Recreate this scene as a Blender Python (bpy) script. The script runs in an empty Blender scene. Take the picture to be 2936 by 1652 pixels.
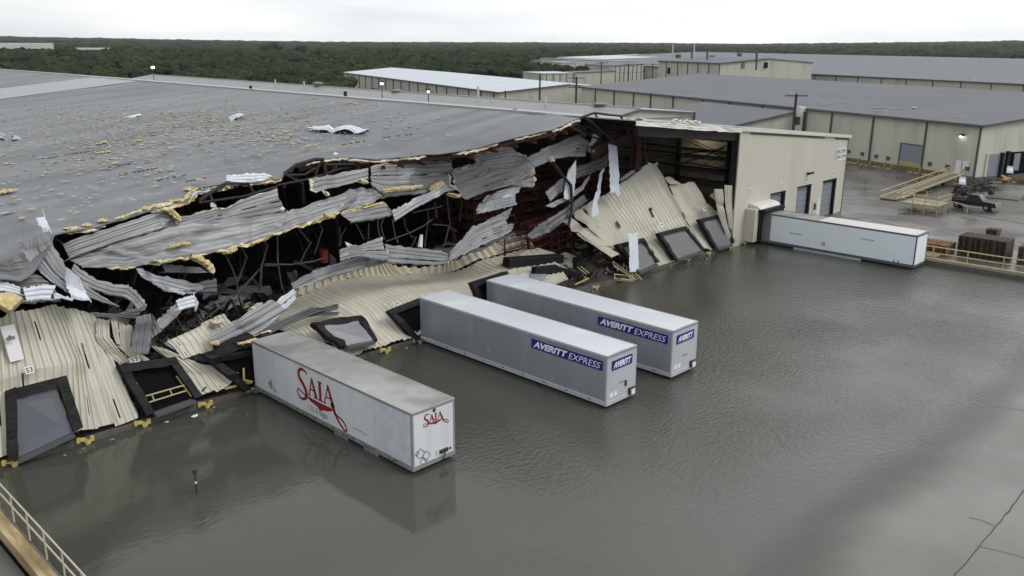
import bpy, math, random
import numpy as np
from mathutils import Vector, Matrix, noise
random.seed(7)
SC = bpy.context.scene
COL = SC.collection

# ------------------------------------------------------------------ camera
FPX, PITCH, ROLL, YAW = 2494.948, 0.2762419, 0.0059771, 0.7975759
CAM = Vector((29.308, -42.898, 19.391))
_fw = Vector((math.sin(YAW)*math.cos(PITCH), math.cos(YAW)*math.cos(PITCH), -math.sin(PITCH)))
_r0 = Vector((math.cos(YAW), -math.sin(YAW), 0)); _u0 = _r0.cross(_fw)
RT = _r0*math.cos(ROLL) + _u0*math.sin(ROLL); UP = -_r0*math.sin(ROLL) + _u0*math.cos(ROLL)
cam = bpy.data.cameras.new('camera'); cam.sensor_width = 36; cam.lens = 36*FPX/2936
cam.clip_start = 0.5; cam.clip_end = 20000
co = bpy.data.objects.new('camera', cam); COL.objects.link(co)
M = Matrix((RT, UP, -_fw)).transposed().to_4x4(); M.translation = CAM
co.matrix_world = M
SC.camera = co

# ------------------------------------------------------------------ world, sun, exposure
SUN_EL, SUN_AZ = 48, 150        # azimuth clockwise from +Y
w = bpy.data.worlds.new("World"); SC.world = w; w.use_nodes = True
nt = w.node_tree; nt.nodes.clear()
N = nt.nodes.new; L = nt.links.new
out = N('ShaderNodeOutputWorld'); bg = N('ShaderNodeBackground'); L(bg.outputs[0], out.inputs[0])
sky = N('ShaderNodeTexSky'); sky.sky_type = 'NISHITA'; sky.sun_disc = False
sky.sun_elevation = math.radians(SUN_EL); sky.sun_rotation = math.radians(SUN_AZ)
sky.air_density = 1.0; sky.dust_density = 3.0
# overcast: cloud deck in front of the blue sky
tc = N('ShaderNodeTexCoord'); sep = N('ShaderNodeSeparateXYZ'); L(tc.outputs['Generated'], sep.inputs[0])
mp = N('ShaderNodeMapping'); mp.inputs['Scale'].default_value = (1.2, 1.2, 9); L(tc.outputs['Generated'], mp.inputs[0])
nz = N('ShaderNodeTexNoise'); nz.inputs['Scale'].default_value = 2.2; nz.inputs['Detail'].default_value = 5; L(mp.outputs[0], nz.inputs[0])
cr = N('ShaderNodeValToRGB'); cr.color_ramp.elements[0].position = .3; cr.color_ramp.elements[1].position = .68
cr.color_ramp.elements[0].color = (5.6, 5.95, 6.3, 1); cr.color_ramp.elements[1].color = (8.6, 8.55, 8.35, 1)
L(nz.outputs[0], cr.inputs[0])
# brighter cloud towards the hidden sun, duller behind
dt = N('ShaderNodeVectorMath'); dt.operation = 'DOT_PRODUCT'
a_ = math.radians(SUN_AZ-55); dt.inputs[1].default_value = (math.sin(a_), math.cos(a_), 0.25)
L(tc.outputs['Generated'], dt.inputs[0])
mr = N('ShaderNodeMapRange'); mr.inputs['From Min'].default_value = -1; mr.inputs['From Max'].default_value = 1
mr.inputs['To Min'].default_value = .72; mr.inputs['To Max'].default_value = 1.15
L(dt.outputs['Value'], mr.inputs['Value'])
# zenith a little darker than the horizon glow
mz = N('ShaderNodeMapRange'); mz.inputs['From Min'].default_value = 0.0; mz.inputs['From Max'].default_value = .6
mz.inputs['To Min'].default_value = .95; mz.inputs['To Max'].default_value = 1.14; L(sep.outputs['Z'], mz.inputs['Value'])
mm = N('ShaderNodeMath'); mm.operation = 'MULTIPLY'; L(mr.outputs[0], mm.inputs[0]); L(mz.outputs[0], mm.inputs[1])
sc_ = N('ShaderNodeVectorMath'); sc_.operation = 'SCALE'; L(cr.outputs[0], sc_.inputs[0]); L(mm.outputs[0], sc_.inputs['Scale'])
mx = N('ShaderNodeMixRGB'); mx.inputs[0].default_value = .90; L(sky.outputs[0], mx.inputs[1]); L(sc_.outputs[0], mx.inputs[2])
L(mx.outputs[0], bg.inputs[0]); bg.inputs[1].default_value = 0.115
sun = bpy.data.lights.new('sun', 'SUN'); sun.energy = 0.9; sun.angle = math.radians(24); sun.color = (1, .965, .92)
so = bpy.data.objects.new('sun', sun); COL.objects.link(so)
az, el = math.radians(SUN_AZ), math.radians(SUN_EL)
sd = Vector((math.sin(az)*math.cos(el), math.cos(az)*math.cos(el), math.sin(el)))
so.rotation_euler = sd.to_track_quat('Z', 'Y').to_euler(); so.location = (60, -80, 120)
SC.view_settings.view_transform = 'Standard'; SC.view_settings.look = 'None'
SC.view_settings.gamma = 1; SC.view_settings.exposure = 0.40
SC.view_settings.use_curve_mapping = False
SC.cycles.max_bounces = 6; SC.cycles.diffuse_bounces = 3; SC.cycles.glossy_bounces = 3

# ------------------------------------------------------------------ points in the place
KS = 2936/2575
def ray(vx, vy):
    X = (vx*KS-1468)/FPX; Y = (826-vy*KS)/FPX
    return _fw + X*RT + Y*UP
def onZ(vx, vy, h): d = ray(vx, vy); return CAM + d*((h-CAM.z)/d.z)
def onY(vx, vy, h): d = ray(vx, vy); return CAM + d*((h-CAM.y)/d.y)
def onX(vx, vy, h): d = ray(vx, vy); return CAM + d*((h-CAM.x)/d.x)
def onPlane(vx, vy, p, n): d = ray(vx, vy); n = Vector(n); return CAM + d*((Vector(p)-CAM).dot(n)/d.dot(n))
ZM = {'V': (0, 0, 1), 'A': (0, 482.4, .2724), 'B': (614, 333.3, .2724), 'C': (1228, 263.1, .2724), 'D': (0, 745.6, .2724)}
def P(t, x, y, dep):
    a, b, k = ZM[t]; return onY(a+x*k, b+y*k, dep)
def PZ(t, x, y, h):
    a, b, k = ZM[t]; return onZ(a+x*k, b+y*k, h)

# ------------------------------------------------------------------ materials
MATS = {}
def pmat(name, col, rough=.6, metal=0., var=.12, vs=1.5, st=(1, 1, 1), coords='Object', col2=None, c2pos=(.55, .75), c2s=.6,
         seam=0., bump=0., bs=8., bst=None, wave=0., wdir='X', wsc=1., emit=0., spec=.5, rvar=0.):
    if name in MATS: return MATS[name]
    m = bpy.data.materials.new(name); m.use_nodes = True; MATS[name] = m
    t = m.node_tree; n = t.nodes; l = t.links; b = n['Principled BSDF']
    b.inputs['Roughness'].default_value = rough; b.inputs['Metallic'].default_value = metal
    b.inputs['Specular IOR Level'].default_value = spec
    tc = n.new('ShaderNodeTexCoord'); mp = n.new('ShaderNodeMapping'); mp.inputs['Scale'].default_value = st
    l.new(tc.outputs[coords], mp.inputs[0])
    nz = n.new('ShaderNodeTexNoise'); nz.inputs['Scale'].default_value = vs; nz.inputs['Detail'].default_value = 6
    nz.inputs['Roughness'].default_value = .65
    l.new(mp.outputs[0], nz.inputs[0])
    r = n.new('ShaderNodeMapRange'); r.inputs['From Min'].default_value = .3; r.inputs['From Max'].default_value = .7
    r.inputs['To Min'].default_value = 1-var; r.inputs['To Max'].default_value = 1+var; l.new(nz.outputs[0], r.inputs[0])
    s = n.new('ShaderNodeVectorMath'); s.operation = 'SCALE'; l.new(r.outputs[0], s.inputs['Scale'])
    if col2:
        n2 = n.new('ShaderNodeTexNoise'); n2.inputs['Scale'].default_value = c2s; n2.inputs['Detail'].default_value = 7
        l.new(mp.outputs[0], n2.inputs[0])
        cr = n.new('ShaderNodeMapRange'); cr.inputs['From Min'].default_value = c2pos[0]; cr.inputs['From Max'].default_value = c2pos[1]
        l.new(n2.outputs[0], cr.inputs[0])
        mx = n.new('ShaderNodeMixRGB'); mx.inputs[1].default_value = (*col, 1); mx.inputs[2].default_value = (*col2, 1)
        l.new(cr.outputs[0], mx.inputs[0]); l.new(mx.outputs[0], s.inputs[0])
    else:
        s.inputs[0].default_value = col
    if seam:
        sp = n.new('ShaderNodeSeparateXYZ'); l.new(tc.outputs['Object'], sp.inputs[0]); dv = n.new('ShaderNodeMath'); dv.operation = 'DIVIDE'; dv.inputs[1].default_value = seam; l.new(sp.outputs['Y'], dv.inputs[0])
        fc = n.new('ShaderNodeMath'); fc.operation = 'FRACT'; l.new(dv.outputs[0], fc.inputs[0]); lt = n.new('ShaderNodeMath'); lt.operation = 'LESS_THAN'; lt.inputs[1].default_value = .03; l.new(fc.outputs[0], lt.inputs[0])
        mh = n.new('ShaderNodeMath'); mh.operation = 'MULTIPLY_ADD'; mh.inputs[1].default_value = -.16; mh.inputs[2].default_value = 1; l.new(lt.outputs[0], mh.inputs[0])
        s2 = n.new('ShaderNodeVectorMath'); s2.operation = 'SCALE'; l.new(s.outputs[0], s2.inputs[0]); l.new(mh.outputs[0], s2.inputs['Scale']); s = s2
    l.new(s.outputs[0], b.inputs['Base Color'])
    if rvar:
        rr = n.new('ShaderNodeMapRange'); rr.inputs['From Min'].default_value = .35; rr.inputs['From Max'].default_value = .65
        rr.inputs['To Min'].default_value = max(.03, rough-rvar); rr.inputs['To Max'].default_value = min(1, rough+rvar)
        n3 = n.new('ShaderNodeTexNoise'); n3.inputs['Scale'].default_value = vs*.35; n3.inputs['Detail'].default_value = 4
        l.new(mp.outputs[0], n3.inputs[0]); l.new(n3.outputs[0], rr.inputs[0]); l.new(rr.outputs[0], b.inputs['Roughness'])
    last = None
    if wave:
        wv = n.new('ShaderNodeTexWave'); wv.wave_type = 'BANDS'; wv.bands_direction = wdir
        wv.inputs['Scale'].default_value = wsc; wv.inputs['Distortion'].default_value = 0
        l.new(tc.outputs[coords], wv.inputs[0])
        bp = n.new('ShaderNodeBump'); bp.inputs['Strength'].default_value = min(1, wave); bp.inputs['Distance'].default_value = .08
        l.new(wv.outputs['Fac'], bp.inputs['Height']); last = bp
    if bump:
        mb = n.new('ShaderNodeMapping'); mb.inputs['Scale'].default_value = bst or (1, 1, 1); l.new(tc.outputs[coords], mb.inputs[0])
        nb = n.new('ShaderNodeTexNoise'); nb.inputs['Scale'].default_value = bs; nb.inputs['Detail'].default_value = 4
        l.new(mb.outputs[0], nb.inputs[0])
        bp = n.new('ShaderNodeBump'); bp.inputs['Strength'].default_value = bump; bp.inputs['Distance'].default_value = .1
        l.new(nb.outputs[0], bp.inputs['Height'])
        if last: l.new(last.outputs[0], bp.inputs['Normal'])
        last = bp
    if last: l.new(last.outputs[0], b.inputs['Normal'])
    if emit:
        b.inputs['Emission Color'].default_value = (1, .97, .92, 1); b.inputs['Emission Strength'].default_value = emit
    return m

GALV = pmat('galvanised', (.21, .215, .222), .45, .25, .38, 1.2, (.25, 3.5, 1), 'UV', (.095, .098, .103), (.52, .72), .8, spec=.4)
GALVD = pmat('galvanised_dark', (.115, .116, .12), .5, .3, .3, 1.2, (.3, 3, 1), 'UV')
GALVL = pmat('galvanised_light', (.31, .325, .345), .38, .2, .2, 1.5, (.3, 2.5, 1), 'UV')
CREAM = pmat('cream_sheet', (.47, .45, .375), .5, 0, .1, .8, (.15, 2.2, 1), 'UV', (.36, .33, .25), (.6, .8), .7)
CREAMO = pmat('cream_wall', (.50, .485, .42), .55, 0, .05, .5, (1, 1, .3), 'Object', (.38, .365, .30), (.55, .85), .25, wave=.35, wdir='X', wsc=1.05)
CREAMB = pmat('cream_wall_far', (.42, .415, .36), .6, 0, .07, .4, (1, 1, .25), 'Object', (.28, .27, .22), (.55, .85), .3)
WHITE = pmat('white_sheet', (.56, .59, .65), .4, 0, .12, 1.5, (.4, 2.5, 1), 'UV')
WALLTRIM = pmat('pale_trim', (.55, .55, .5), .5, 0, .1)
YEL = pmat('yellow_insulation', (.50, .40, .19), .95, 0, .3, 4, bump=.6, bs=9, col2=(.56, .50, .36), c2s=1.0, c2pos=(.45, .6))
FOAM = pmat('tan_foam', (.46, .37, .24), .95, 0, .3, 4, bump=.6, bs=9, col2=(.60, .57, .50), c2s=.9, c2pos=(.4, .6))
STEELR = pmat('red_primer_steel', (.045, .018, .014), .65, 0, .35, 2, spec=.25)
STEELD = pmat('dark_steel', (.022, .019, .019), .6, 0, .3, 2, spec=.2)
STEELG = pmat('grey_steel', (.062, .057, .055), .55, .1, .3, 2, spec=.3)
BLACK = pmat('black_pad', (.0065, .007, .0075), .6, 0, .4, 2.5, bump=.6, bs=4, spec=.22)
BLACKM = pmat('black_opening_shade', (.004, .004, .004), .9, spec=.1)  # flat black that puts the shade inside openings into colour
DOCKG = pmat('dock_door_grey', (.085, .092, .11), .5, 0, .08, .8, bump=.05, spec=.3)
DOORG = pmat('grey_door', (.20, .22, .26), .5, 0, .06, .8, bump=.05)
CONC = pmat('dock_concrete', (.09, .085, .075), .7, 0, .3, 1.5, col2=(.04, .04, .036), c2s=.8, bump=.2)
YPAINT = pmat('yellow_paint', (.50, .42, .13), .55, 0, .2, 5)
CPAINT = pmat('cream_paint', (.40, .34, .19), .55, 0, .15, 4)
TWHITE = pmat('trailer_white', (.62, .645, .68), .32, 0, .06, .9, st=(1, 1, .25), seam=1.22, col2=(.56, .575, .60), c2s=.5, bump=.012, bs=1.2)
TTOP = pmat('trailer_worn_roof', (.27, .265, .258), .24, 0, .16, .5, col2=(.17, .168, .162), c2pos=(.5, .62), c2s=.35, rvar=.15)
TTOPW = pmat('trailer_white_roof', (.52, .545, .59), .3, 0, .05, .5, col2=(.62, .645, .68), c2s=.3, bump=.02, bs=.6)
TALU = pmat('trailer_silver', (.31, .335, .37), .38, .35, .08, .9, st=(1, 1, .25), seam=1.22, col2=(.31, .33, .36), c2s=.4, bump=.015, bs=.9)
TALUL = pmat('trailer_silver_front', (.50, .52, .56), .36, .2, .05, .4)
TRAIL = pmat('trailer_rail', (.36, .37, .38), .4, .5, .1)
RUBBER = pmat('rubber', (.012, .012, .012), .8)
RED = pmat('dark_red_paint', (.22, .008, .018), .45, 0, .08)
INK = pmat('ink', (.03, .035, .04), .6, 0, .1)
INKG = pmat('faint_ink', (.16, .20, .20), .6, 0, .15)
GREENT = pmat('faint_grey_print', (.33, .38, .38), .6, 0, .15)
BLUE = pmat('deep_blue', (.012, .012, .19), .4, 0, .06)
LETW = pmat('letter_white', (.74, .76, .80), .4, 0, .04)
SIGNW = pmat('sign_white', (.66, .68, .66), .5, 0, .06)
LAMP = pmat('lit_lamp', (.9, .9, .9), .4, emit=14)
WOODO = pmat('weathered_orange_wood', (.17, .085, .035), .85, 0, .45, 2, (1, 1, 3), col2=(.10, .06, .04), c2s=1.3)
WOODD = pmat('wet_dark_wood', (.060, .042, .030), .85, 0, .4, 2, (1, 1, 3), col2=(.11, .065, .035), c2s=1.1)
CARP = pmat('dark_green_car_paint', (.010, .016, .018), .22, .3, .1)
GLASS = pmat('dark_glass', (.02, .025, .03), .08, 0, .05)
CHROME = pmat('chrome', (.5, .5, .5), .2, .9, .05)
POLE = pmat('creosote_pole', (.035, .032, .03), .8, 0, .2)
TRIMD = pmat('dark_trim', (.07, .075, .075), .6, 0, .1)
ROOFB = pmat('grey_metal_roof', (.100, .105, .116), .75, 0, .1, .25, (1, .3, 1), col2=(.090, .094, .103), c2s=.12)
ROOFB2 = pmat('bluish_metal_roof', (.115, .126, .144), .75, 0, .1, .2, (1, .3, 1), col2=(.115, .124, .14), c2s=.1)
ROOFW = pmat('white_metal_roof', (.43, .465, .51), .6, 0, .06, .3, col2=(.36, .39, .42), c2s=.2)

# ------------------------------------------------------------------ object helpers
ORG = {}
def tag(o, label, cat, group=None, kind=None):
    if label: o['label'] = label
    if cat: o['category'] = cat
    if group: o['group'] = group
    if kind: o['kind'] = kind
    return o
def thing(name, loc, label, cat, group=None):
    o = bpy.data.objects.new(name, None); COL.objects.link(o); o.location = loc; o.empty_display_size = .3
    ORG[o.name] = Vector(loc); return tag(o, label, cat, group)
class MB:
    def __init__(s): s.v = []; s.f = []; s.uv = None
    def quad(s, a, b, c, d):
        i = len(s.v); s.v += [Vector(p) for p in (a, b, c, d)]; s.f.append((i, i+1, i+2, i+3)); return s
    def hexa(s, lo, hi):
        i = len(s.v); s.v += [Vector(p) for p in lo] + [Vector(p) for p in hi]
        s.f += [(i+3, i+2, i+1, i), (i+4, i+5, i+6, i+7)] + [(i+k, i+(k+1) % 4, i+4+(k+1) % 4, i+4+k) for k in range(4)]; return s
    def box(s, x0, x1, y0, y1, z0, z1):
        return s.hexa([(x0, y0, z0), (x1, y0, z0), (x1, y1, z0), (x0, y1, z0)], [(x0, y0, z1), (x1, y0, z1), (x1, y1, z1), (x0, y1, z1)])
    def beam(s, p, q, w, h=None, up=(0, 0, 1)):
        h = h or w; p = Vector(p); q = Vector(q); d = (q-p)
        if d.length < 1e-6: return s
        d.normalize(); up = Vector(up)
        if abs(d.dot(up)) > .98: up = Vector((1, 0, 0))
        a = d.cross(up).normalized(); b = a.cross(d).normalized(); a = a*w/2; b = b*h/2
        return s.hexa([p-a-b, p+a-b, p+a+b, p-a+b], [q-a-b, q+a-b, q+a+b, q-a+b])
    def tube(s, pts, r, n=7, r2=None):
        pts = [Vector(p) for p in pts]; K = len(pts); base = len(s.v); pa = None
        for i, p in enumerate(pts):
            d = (pts[min(i+1, K-1)]-pts[max(i-1, 0)]); d = d.normalized() if d.length > 1e-9 else Vector((0, 0, 1))
            if pa is None:
                ref = Vector((0, 0, 1)) if abs(d.z) < .9 else Vector((1, 0, 0)); a = d.cross(ref).normalized()
            else:
                a = (pa - d*pa.dot(d)); a = a.normalized() if a.length > 1e-6 else d.orthogonal().normalized()
            pa = a; b = d.cross(a); rr = r if r2 is None else r+(r2-r)*i/(K-1)
            for k in range(n):
                t = 2*math.pi*k/n; s.v.append(p + a*rr*math.cos(t) + b*rr*math.sin(t))
        for i in range(K-1):
            for k in range(n):
                s.f.append((base+i*n+k, base+i*n+(k+1) % n, base+(i+1)*n+(k+1) % n, base+(i+1)*n+k))
        s.f.append(tuple(base+k for k in range(n))[::-1]); s.f.append(tuple(base+(K-1)*n+k for k in range(n))); return s
    def cyl(s, p, q, r, n=16): return s.tube([p, q], r, n)
    def poly(s, pts, d):
        "prism: polygon pts extruded by vector d"
        i = len(s.v); n = len(pts); d = Vector(d); s.v += [Vector(p) for p in pts] + [Vector(p)+d for p in pts]
        s.f.append(tuple(range(i, i+n))[::-1]); s.f.append(tuple(range(i+n, i+2*n)))
        s.f += [(i+k, i+(k+1) % n, i+n+(k+1) % n, i+n+k) for k in range(n)]; return s
    def lump(s, c, rx, ry, rz, seed=0, n=8, m=6, amp=.35):
        c = Vector(c); i0 = len(s.v)
        for a in range(m+1):
            th = math.pi*a/m
            for b in range(n):
                ph = 2*math.pi*b/n; d = Vector((math.sin(th)*math.cos(ph), math.sin(th)*math.sin(ph), math.cos(th)))
                k = 1+amp*2*noise.noise(d*1.7+Vector((seed*3.1, seed*1.7, 0)))
                s.v.append(c+Vector((d.x*rx*k, d.y*ry*k, d.z*rz*k)))
        for a in range(m):
            for b in range(n):
                s.f.append((i0+a*n+b, i0+(a+1)*n+b, i0+(a+1)*n+(b+1) % n, i0+a*n+(b+1) % n))
        return s
    def build(s, name, mat, parent=None, smooth=False, bevel=0, kind=None, solid=0):
        org = ORG[parent.name] if parent else Vector((0, 0, 0))
        if not parent and s.v:
            c = sum(s.v, Vector())/len(s.v); zmin = min(p.z for p in s.v); org = Vector((c.x, c.y, zmin))
        me = bpy.data.meshes.new(name)
        me.from_pydata([p-org for p in s.v], [], s.f)
        if s.uv:
            ul = me.uv_layers.new(name='UVMap'); li = np.empty(len(me.loops), dtype=np.int32); me.loops.foreach_get('vertex_index', li)
            ul.data.foreach_set('uv', np.array(s.uv, dtype=np.float32)[li].ravel())
        me.materials.append(mat); me.update()
        o = bpy.data.objects.new(name, me); COL.objects.link(o)
        if smooth:
            me.polygons.foreach_set('use_smooth', [True]*len(me.polygons))
        if parent:
            o.parent = parent
        else: o.location = org
        ORG[o.name] = org
        if solid: md = o.modifiers.new('sol', 'SOLIDIFY'); md.thickness = solid; md.offset = 0
        if bevel: md = o.modifiers.new('bev', 'BEVEL'); md.width = bevel; md.segments = 2; md.limit_method = 'ANGLE'
        if kind: o['kind'] = kind
        return o
def copy_tree(o, dloc=None, rotz=None, parent=None):
    c = o.copy(); COL.objects.link(c); c.parent = parent
    if dloc is not None: c.location = dloc
    if rotz is not None: c.rotation_euler.z = rotz
    for ch in list(o.children): copy_tree(ch, parent=c)
    return c
def crv(pts, t):
    "catmull-rom through pts, t in 0..1"
    K = len(pts)-1
    if K == 1: return pts[0].lerp(pts[1], t)
    x = min(t*K, K-1e-6); i = int(x); f = x-i
    a = pts[max(i-1, 0)]; b = pts[i]; c = pts[i+1]; d = pts[min(i+2, K)]
    cat = .5*((2*b)+(c-a)*f+(2*a-5*b+4*c-d)*f*f+(3*b-a-3*c+d)*f**3)
    return b.lerp(c, f)*.94 + cat*.06
def sheet(name, rows, mat, ribw=.32, amp=.045, nu=22, jag=.25, crump=.07, seed=0, parent=None, label=None, cat=None, group=None, thick=.02, fr=None, tear=0, slit=0):
    """corrugated sheet; each row is a polyline ALONG the ribs, rows follow one another ACROSS the ribs"""
    rn = random.Random(seed*977+13)
    rows = [[Vector(p) for p in r] for r in rows]
    Ln = max(sum((r[i+1]-r[i]).length for i in range(len(r)-1)) for r in rows)
    Wd = max(sum((rows[j+1][k]-rows[j][k]).length for j in range(len(rows)-1)) for k in (0, -1)) if all(len(r) == len(rows[0]) for r in rows) else sum((rows[j+1][0]-rows[j][0]).length for j in range(len(rows)-1))
    nr = max(3, int(Wd/ribw)); nv = nr*4; mb = MB(); mb.uv = []; tear = tear or (.14 if Wd > 1.2 and name == 'roof_sheet' else 0)
    ja = [rn.uniform(-1, 1)*jag/Ln for _ in range(nr//3+2)]; jb = [rn.uniform(-1, 1)*jag/Ln for _ in range(nr//3+2)]
    pan = [rn.uniform(-1, 1)*crump*1.2 for _ in range(nr//3+2)]
    kinks = [(rn.uniform(.05, .95), rn.uniform(-1, 1)*crump*3.2, rn.uniform(-.12, .12)) for _ in range(max(2, int(Ln/1.3)))]
    pts = []
    for j in range(nv+1):
        tv = j/nv; g = min(j//12, nr//3)
        line = []
        for i in range(nu+1):
            tu = i/nu; t = ja[g]*(1-tu) + tu*(1+jb[g]) + (0 if 0 < i < nu else 0)
            t2 = max(0., min(1., t))
            cols = [crv(r, t2) for r in rows]
            p = crv(cols, tv)
            if t != t2:
                q = crv([crv(r, abs(t2-.03)) for r in rows], tv); p = p + (p-q).normalized()*abs(t-t2)*Ln
            line.append(p)
        pts.append(line)
    prof = [0, 0, 1, 1]
    V = []
    for j in range(nv+1):
        for i in range(nu+1):
            a = pts[min(j+1, nv)][i]-pts[max(j-1, 0)][i]; b = pts[j][min(i+1, nu)]-pts[j][max(i-1, 0)]
            n = a.cross(b); n = n.normalized() if n.length > 1e-9 else Vector((0, 0, 1))
            if n.z < 0: n = -n
            p = pts[j][i]; tu = i/nu; tv = j/nv
            h = amp*prof[j % 4] + crump*1.1*noise.noise(p*.45+Vector((seed, 0, 0))) + crump*.4*noise.noise(p*1.6+Vector((0, seed, 0)))
            g = min(j//12, nr//3); h += pan[g]*(.3+.7*math.sin(3.1*tu+g))
            for q_, (k, am, sk) in enumerate(kinks):
                dd = abs(tu-(k+sk*tv)); h += am*max(0, 1-dd*Ln/(.5 if q_ % 2 else 1.1))
            if j in (0, nv) and 0 < i < nu: e_ = (pts[min(j+1, nv)][i]-pts[max(j-1, 0)][i]).normalized(); p = p+e_*jag*.55*noise.noise(Vector((i*.9, j, seed*3.3)))
            V.append(p+n*h); mb.uv.append((tu*Ln, tv*Wd))
    mb.v = V
    for j in range(nv):
        for i in range(nu):
            if tear and (j % 12 == 11) and noise.noise(Vector((i*.35, j*.3, seed))) > .35-tear: continue
            if slit and (j % 12 == 3) and 2 < i < nu-1 and noise.noise(Vector((i*.13, j*.7, seed*2.7))) > .02: continue
            mb.f.append((j*(nu+1)+i, j*(nu+1)+i+1, (j+1)*(nu+1)+i+1, (j+1)*(nu+1)+i))
    o = mb.build(name, mat, parent, solid=thick)
    if label: tag(o, label, cat or 'metal sheet', group)
    if fr:
        for (which, m, r) in fr:
            if which == 'first': path = V[0:nu+1]
            elif which == 'last': path = V[nv*(nu+1):]
            elif which == 'start': path = [V[j*(nu+1)] for j in range(0, nv+1, 2)]
            else: path = [V[j*(nu+1)+nu] for j in range(0, nv+1, 2)]
            fringe('insulation_fringe', path, m, r, seed+5, o)
    return o
def fringe(name, path, mat, r, seed, parent, label=None):
    """torn batt along an edge: a lumpy, flattened, broken strip with hanging tatters"""
    mb = MB(); rn = random.Random(seed); path = [Vector(p) for p in path]; fine = []
    for i in range(len(path)-1):
        a, b = path[i], path[i+1]; k = max(1, int((b-a).length/(r*.55)))
        fine += [a.lerp(b, j/k) for j in range(k)]
    fine.append(path[-1]); n = 8; prev = False; K = len(fine)
    for i, p in enumerate(fine):
        g = noise.noise(p*.55+Vector((seed*7.7, 0, 0))) + .35*noise.noise(p*2.3+Vector((0, seed, 0)))
        w = max(0., min(1., (g+.22)*2.4))
        if w <= .05 or i == K-1:
            prev = False; continue
        d = (fine[min(i+1, K-1)]-fine[max(i-1, 0)]); d = d.normalized() if d.length > 1e-9 else Vector((1, 0, 0))
        up = Vector((0, 0, 1)); s = d.cross(up); s = s.normalized() if s.length > 1e-3 else Vector((1, 0, 0)); u = s.cross(d)
        base = len(mb.v); c = p+s*r*.5*noise.noise(p*1.9)+u*r*(.3*noise.noise(p*2.7+Vector((3, 0, 0)))-.12)
        for k in range(n):
            t = 2*math.pi*k/n; q = p*3.1+Vector((k*1.7, seed, 0)); rr = r*w*(.75+.9*noise.noise(q)); hang = 1+(1.3*max(0, noise.noise(p*4.3+Vector((seed, 9, 0)))) if math.sin(t) < -.3 else 0)
            mb.v.append(c+s*math.cos(t)*rr*1.5+u*math.sin(t)*rr*.7*hang)
        if prev:
            for k in range(n): mb.f.append((base-n+k, base-n+(k+1) % n, base+(k+1) % n, base+k))
        prev = True
    if not mb.f: return None
    return mb.build(name, mat, parent, smooth=False)
def text_obj(body, size, mat, parent, origin, xdir, ydir, name='lettering', shear=0, width=None, bold=0, th=.01, height=None, align='LEFT'):
    cu = bpy.data.curves.new('t', 'FONT'); cu.body = body; cu.size = size; cu.shear = shear; cu.extrude = th; cu.offset = bold; cu.align_x = align
    cu.resolution_u = 3
    ob = bpy.data.objects.new('t', cu); COL.objects.link(ob)
    dg = bpy.context.evaluated_depsgraph_get(); dg.update(); me = bpy.data.meshes.new_from_object(ob.evaluated_get(dg)); bpy.data.objects.remove(ob)
    xs = [v.co.x for v in me.vertices]; ys = [v.co.y for v in me.vertices]; kx = ky = 1
    if width: kx = width/(max(xs)-min(xs))
    if height: ky = height/(max(ys)-min(ys))
    X = Vector(xdir).normalized(); Y = Vector(ydir).normalized(); Z = X.cross(Y)
    org = ORG[parent.name]; O = Vector(origin); mnx, mny = (min(xs), min(ys)) if align == 'LEFT' else (0, min(ys))
    for v in me.vertices:
        c = v.co.copy(); v.co = O + X*(c.x-mnx)*kx + Y*(c.y-mny)*ky + Z*c.z - org
    me.materials.clear(); me.materials.append(mat); me.name = name
    o = bpy.data.objects.new(name, me); COL.objects.link(o); o.parent = parent; ORG[o.name] = org
    return o
def stroke(mb, pts, ws, X, Y, O, th=.012):
    "flat ribbon of changing width in the plane O,X,Y"
    X = Vector(X).normalized(); Y = Vector(Y).normalized(); Zn = X.cross(Y); O = Vector(O)
    P2 = [Vector((p[0], p[1], 0)) for p in pts]; K = len(P2); n = K*7
    cs = [];
    for i in range(n+1):
        t = i/n; p = crv3(P2, t); q = crv3(P2, min(1, t+.01)); q0 = crv3(P2, max(0, t-.01)); d = (q-q0)
        d = d.normalized() if d.length > 1e-9 else Vector((1, 0, 0)); nn = Vector((-d.y, d.x, 0))
        x = t*(K-1); k = min(int(x), K-2); f = x-k; wd = ws[k]*(1-f)+ws[k+1]*f
        cs.append((p-nn*wd/2, p+nn*wd/2))
    for i in range(n):
        a, b = cs[i]; c, d = cs[i+1]
        pts3 = [O+X*u.x+Y*u.y for u in (a, c, d, b)]
        mb.poly(pts3, Zn*th)
def crv3(pts, t):
    K = len(pts)-1; x = min(t*K, K-1e-6); i = int(x); f = x-i
    a = pts[max(i-1, 0)]; b = pts[i]; c = pts[i+1]; d = pts[min(i+2, K)]
    return .5*((2*b)+(c-a)*f+(2*a-5*b+4*c-d)*f*f+(3*b-a-3*c+d)*f**3)
# ================================================================== SETTING
def waterline_noise(x, y): return .35*noise.noise(Vector((x*.05, y*.05, 2)))
def court_z(x, y):
    yy = y + 32.5 + 1.2*noise.noise(Vector((x*.06, y*.06, 4)))
    z = -.042*yy if yy > 0 else -.012*yy
    if x > 96: z += 0
    return max(z, -1.15) + .012*noise.noise(Vector((x*.5, y*.5, 0)))
def grid_obj(name, xs, ys, zf, mat, kind='structure', smooth=True):
    mb = MB(); nx, ny = len(xs), len(ys)
    for y in ys:
        for x in xs: mb.v.append(Vector((x, y, zf(x, y))))
    for j in range(ny-1):
        for i in range(nx-1): mb.f.append((j*nx+i, j*nx+i+1, (j+1)*nx+i+1, (j+1)*nx+i))
    return mb.build(name, mat, None, smooth, kind=kind)
def ground_mat():
    m = pmat('earth_and_grass', (.035, .042, .018), .95, 0, .4, .02, col2=(.06, .055, .03), c2s=.01)
    return m
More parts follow.
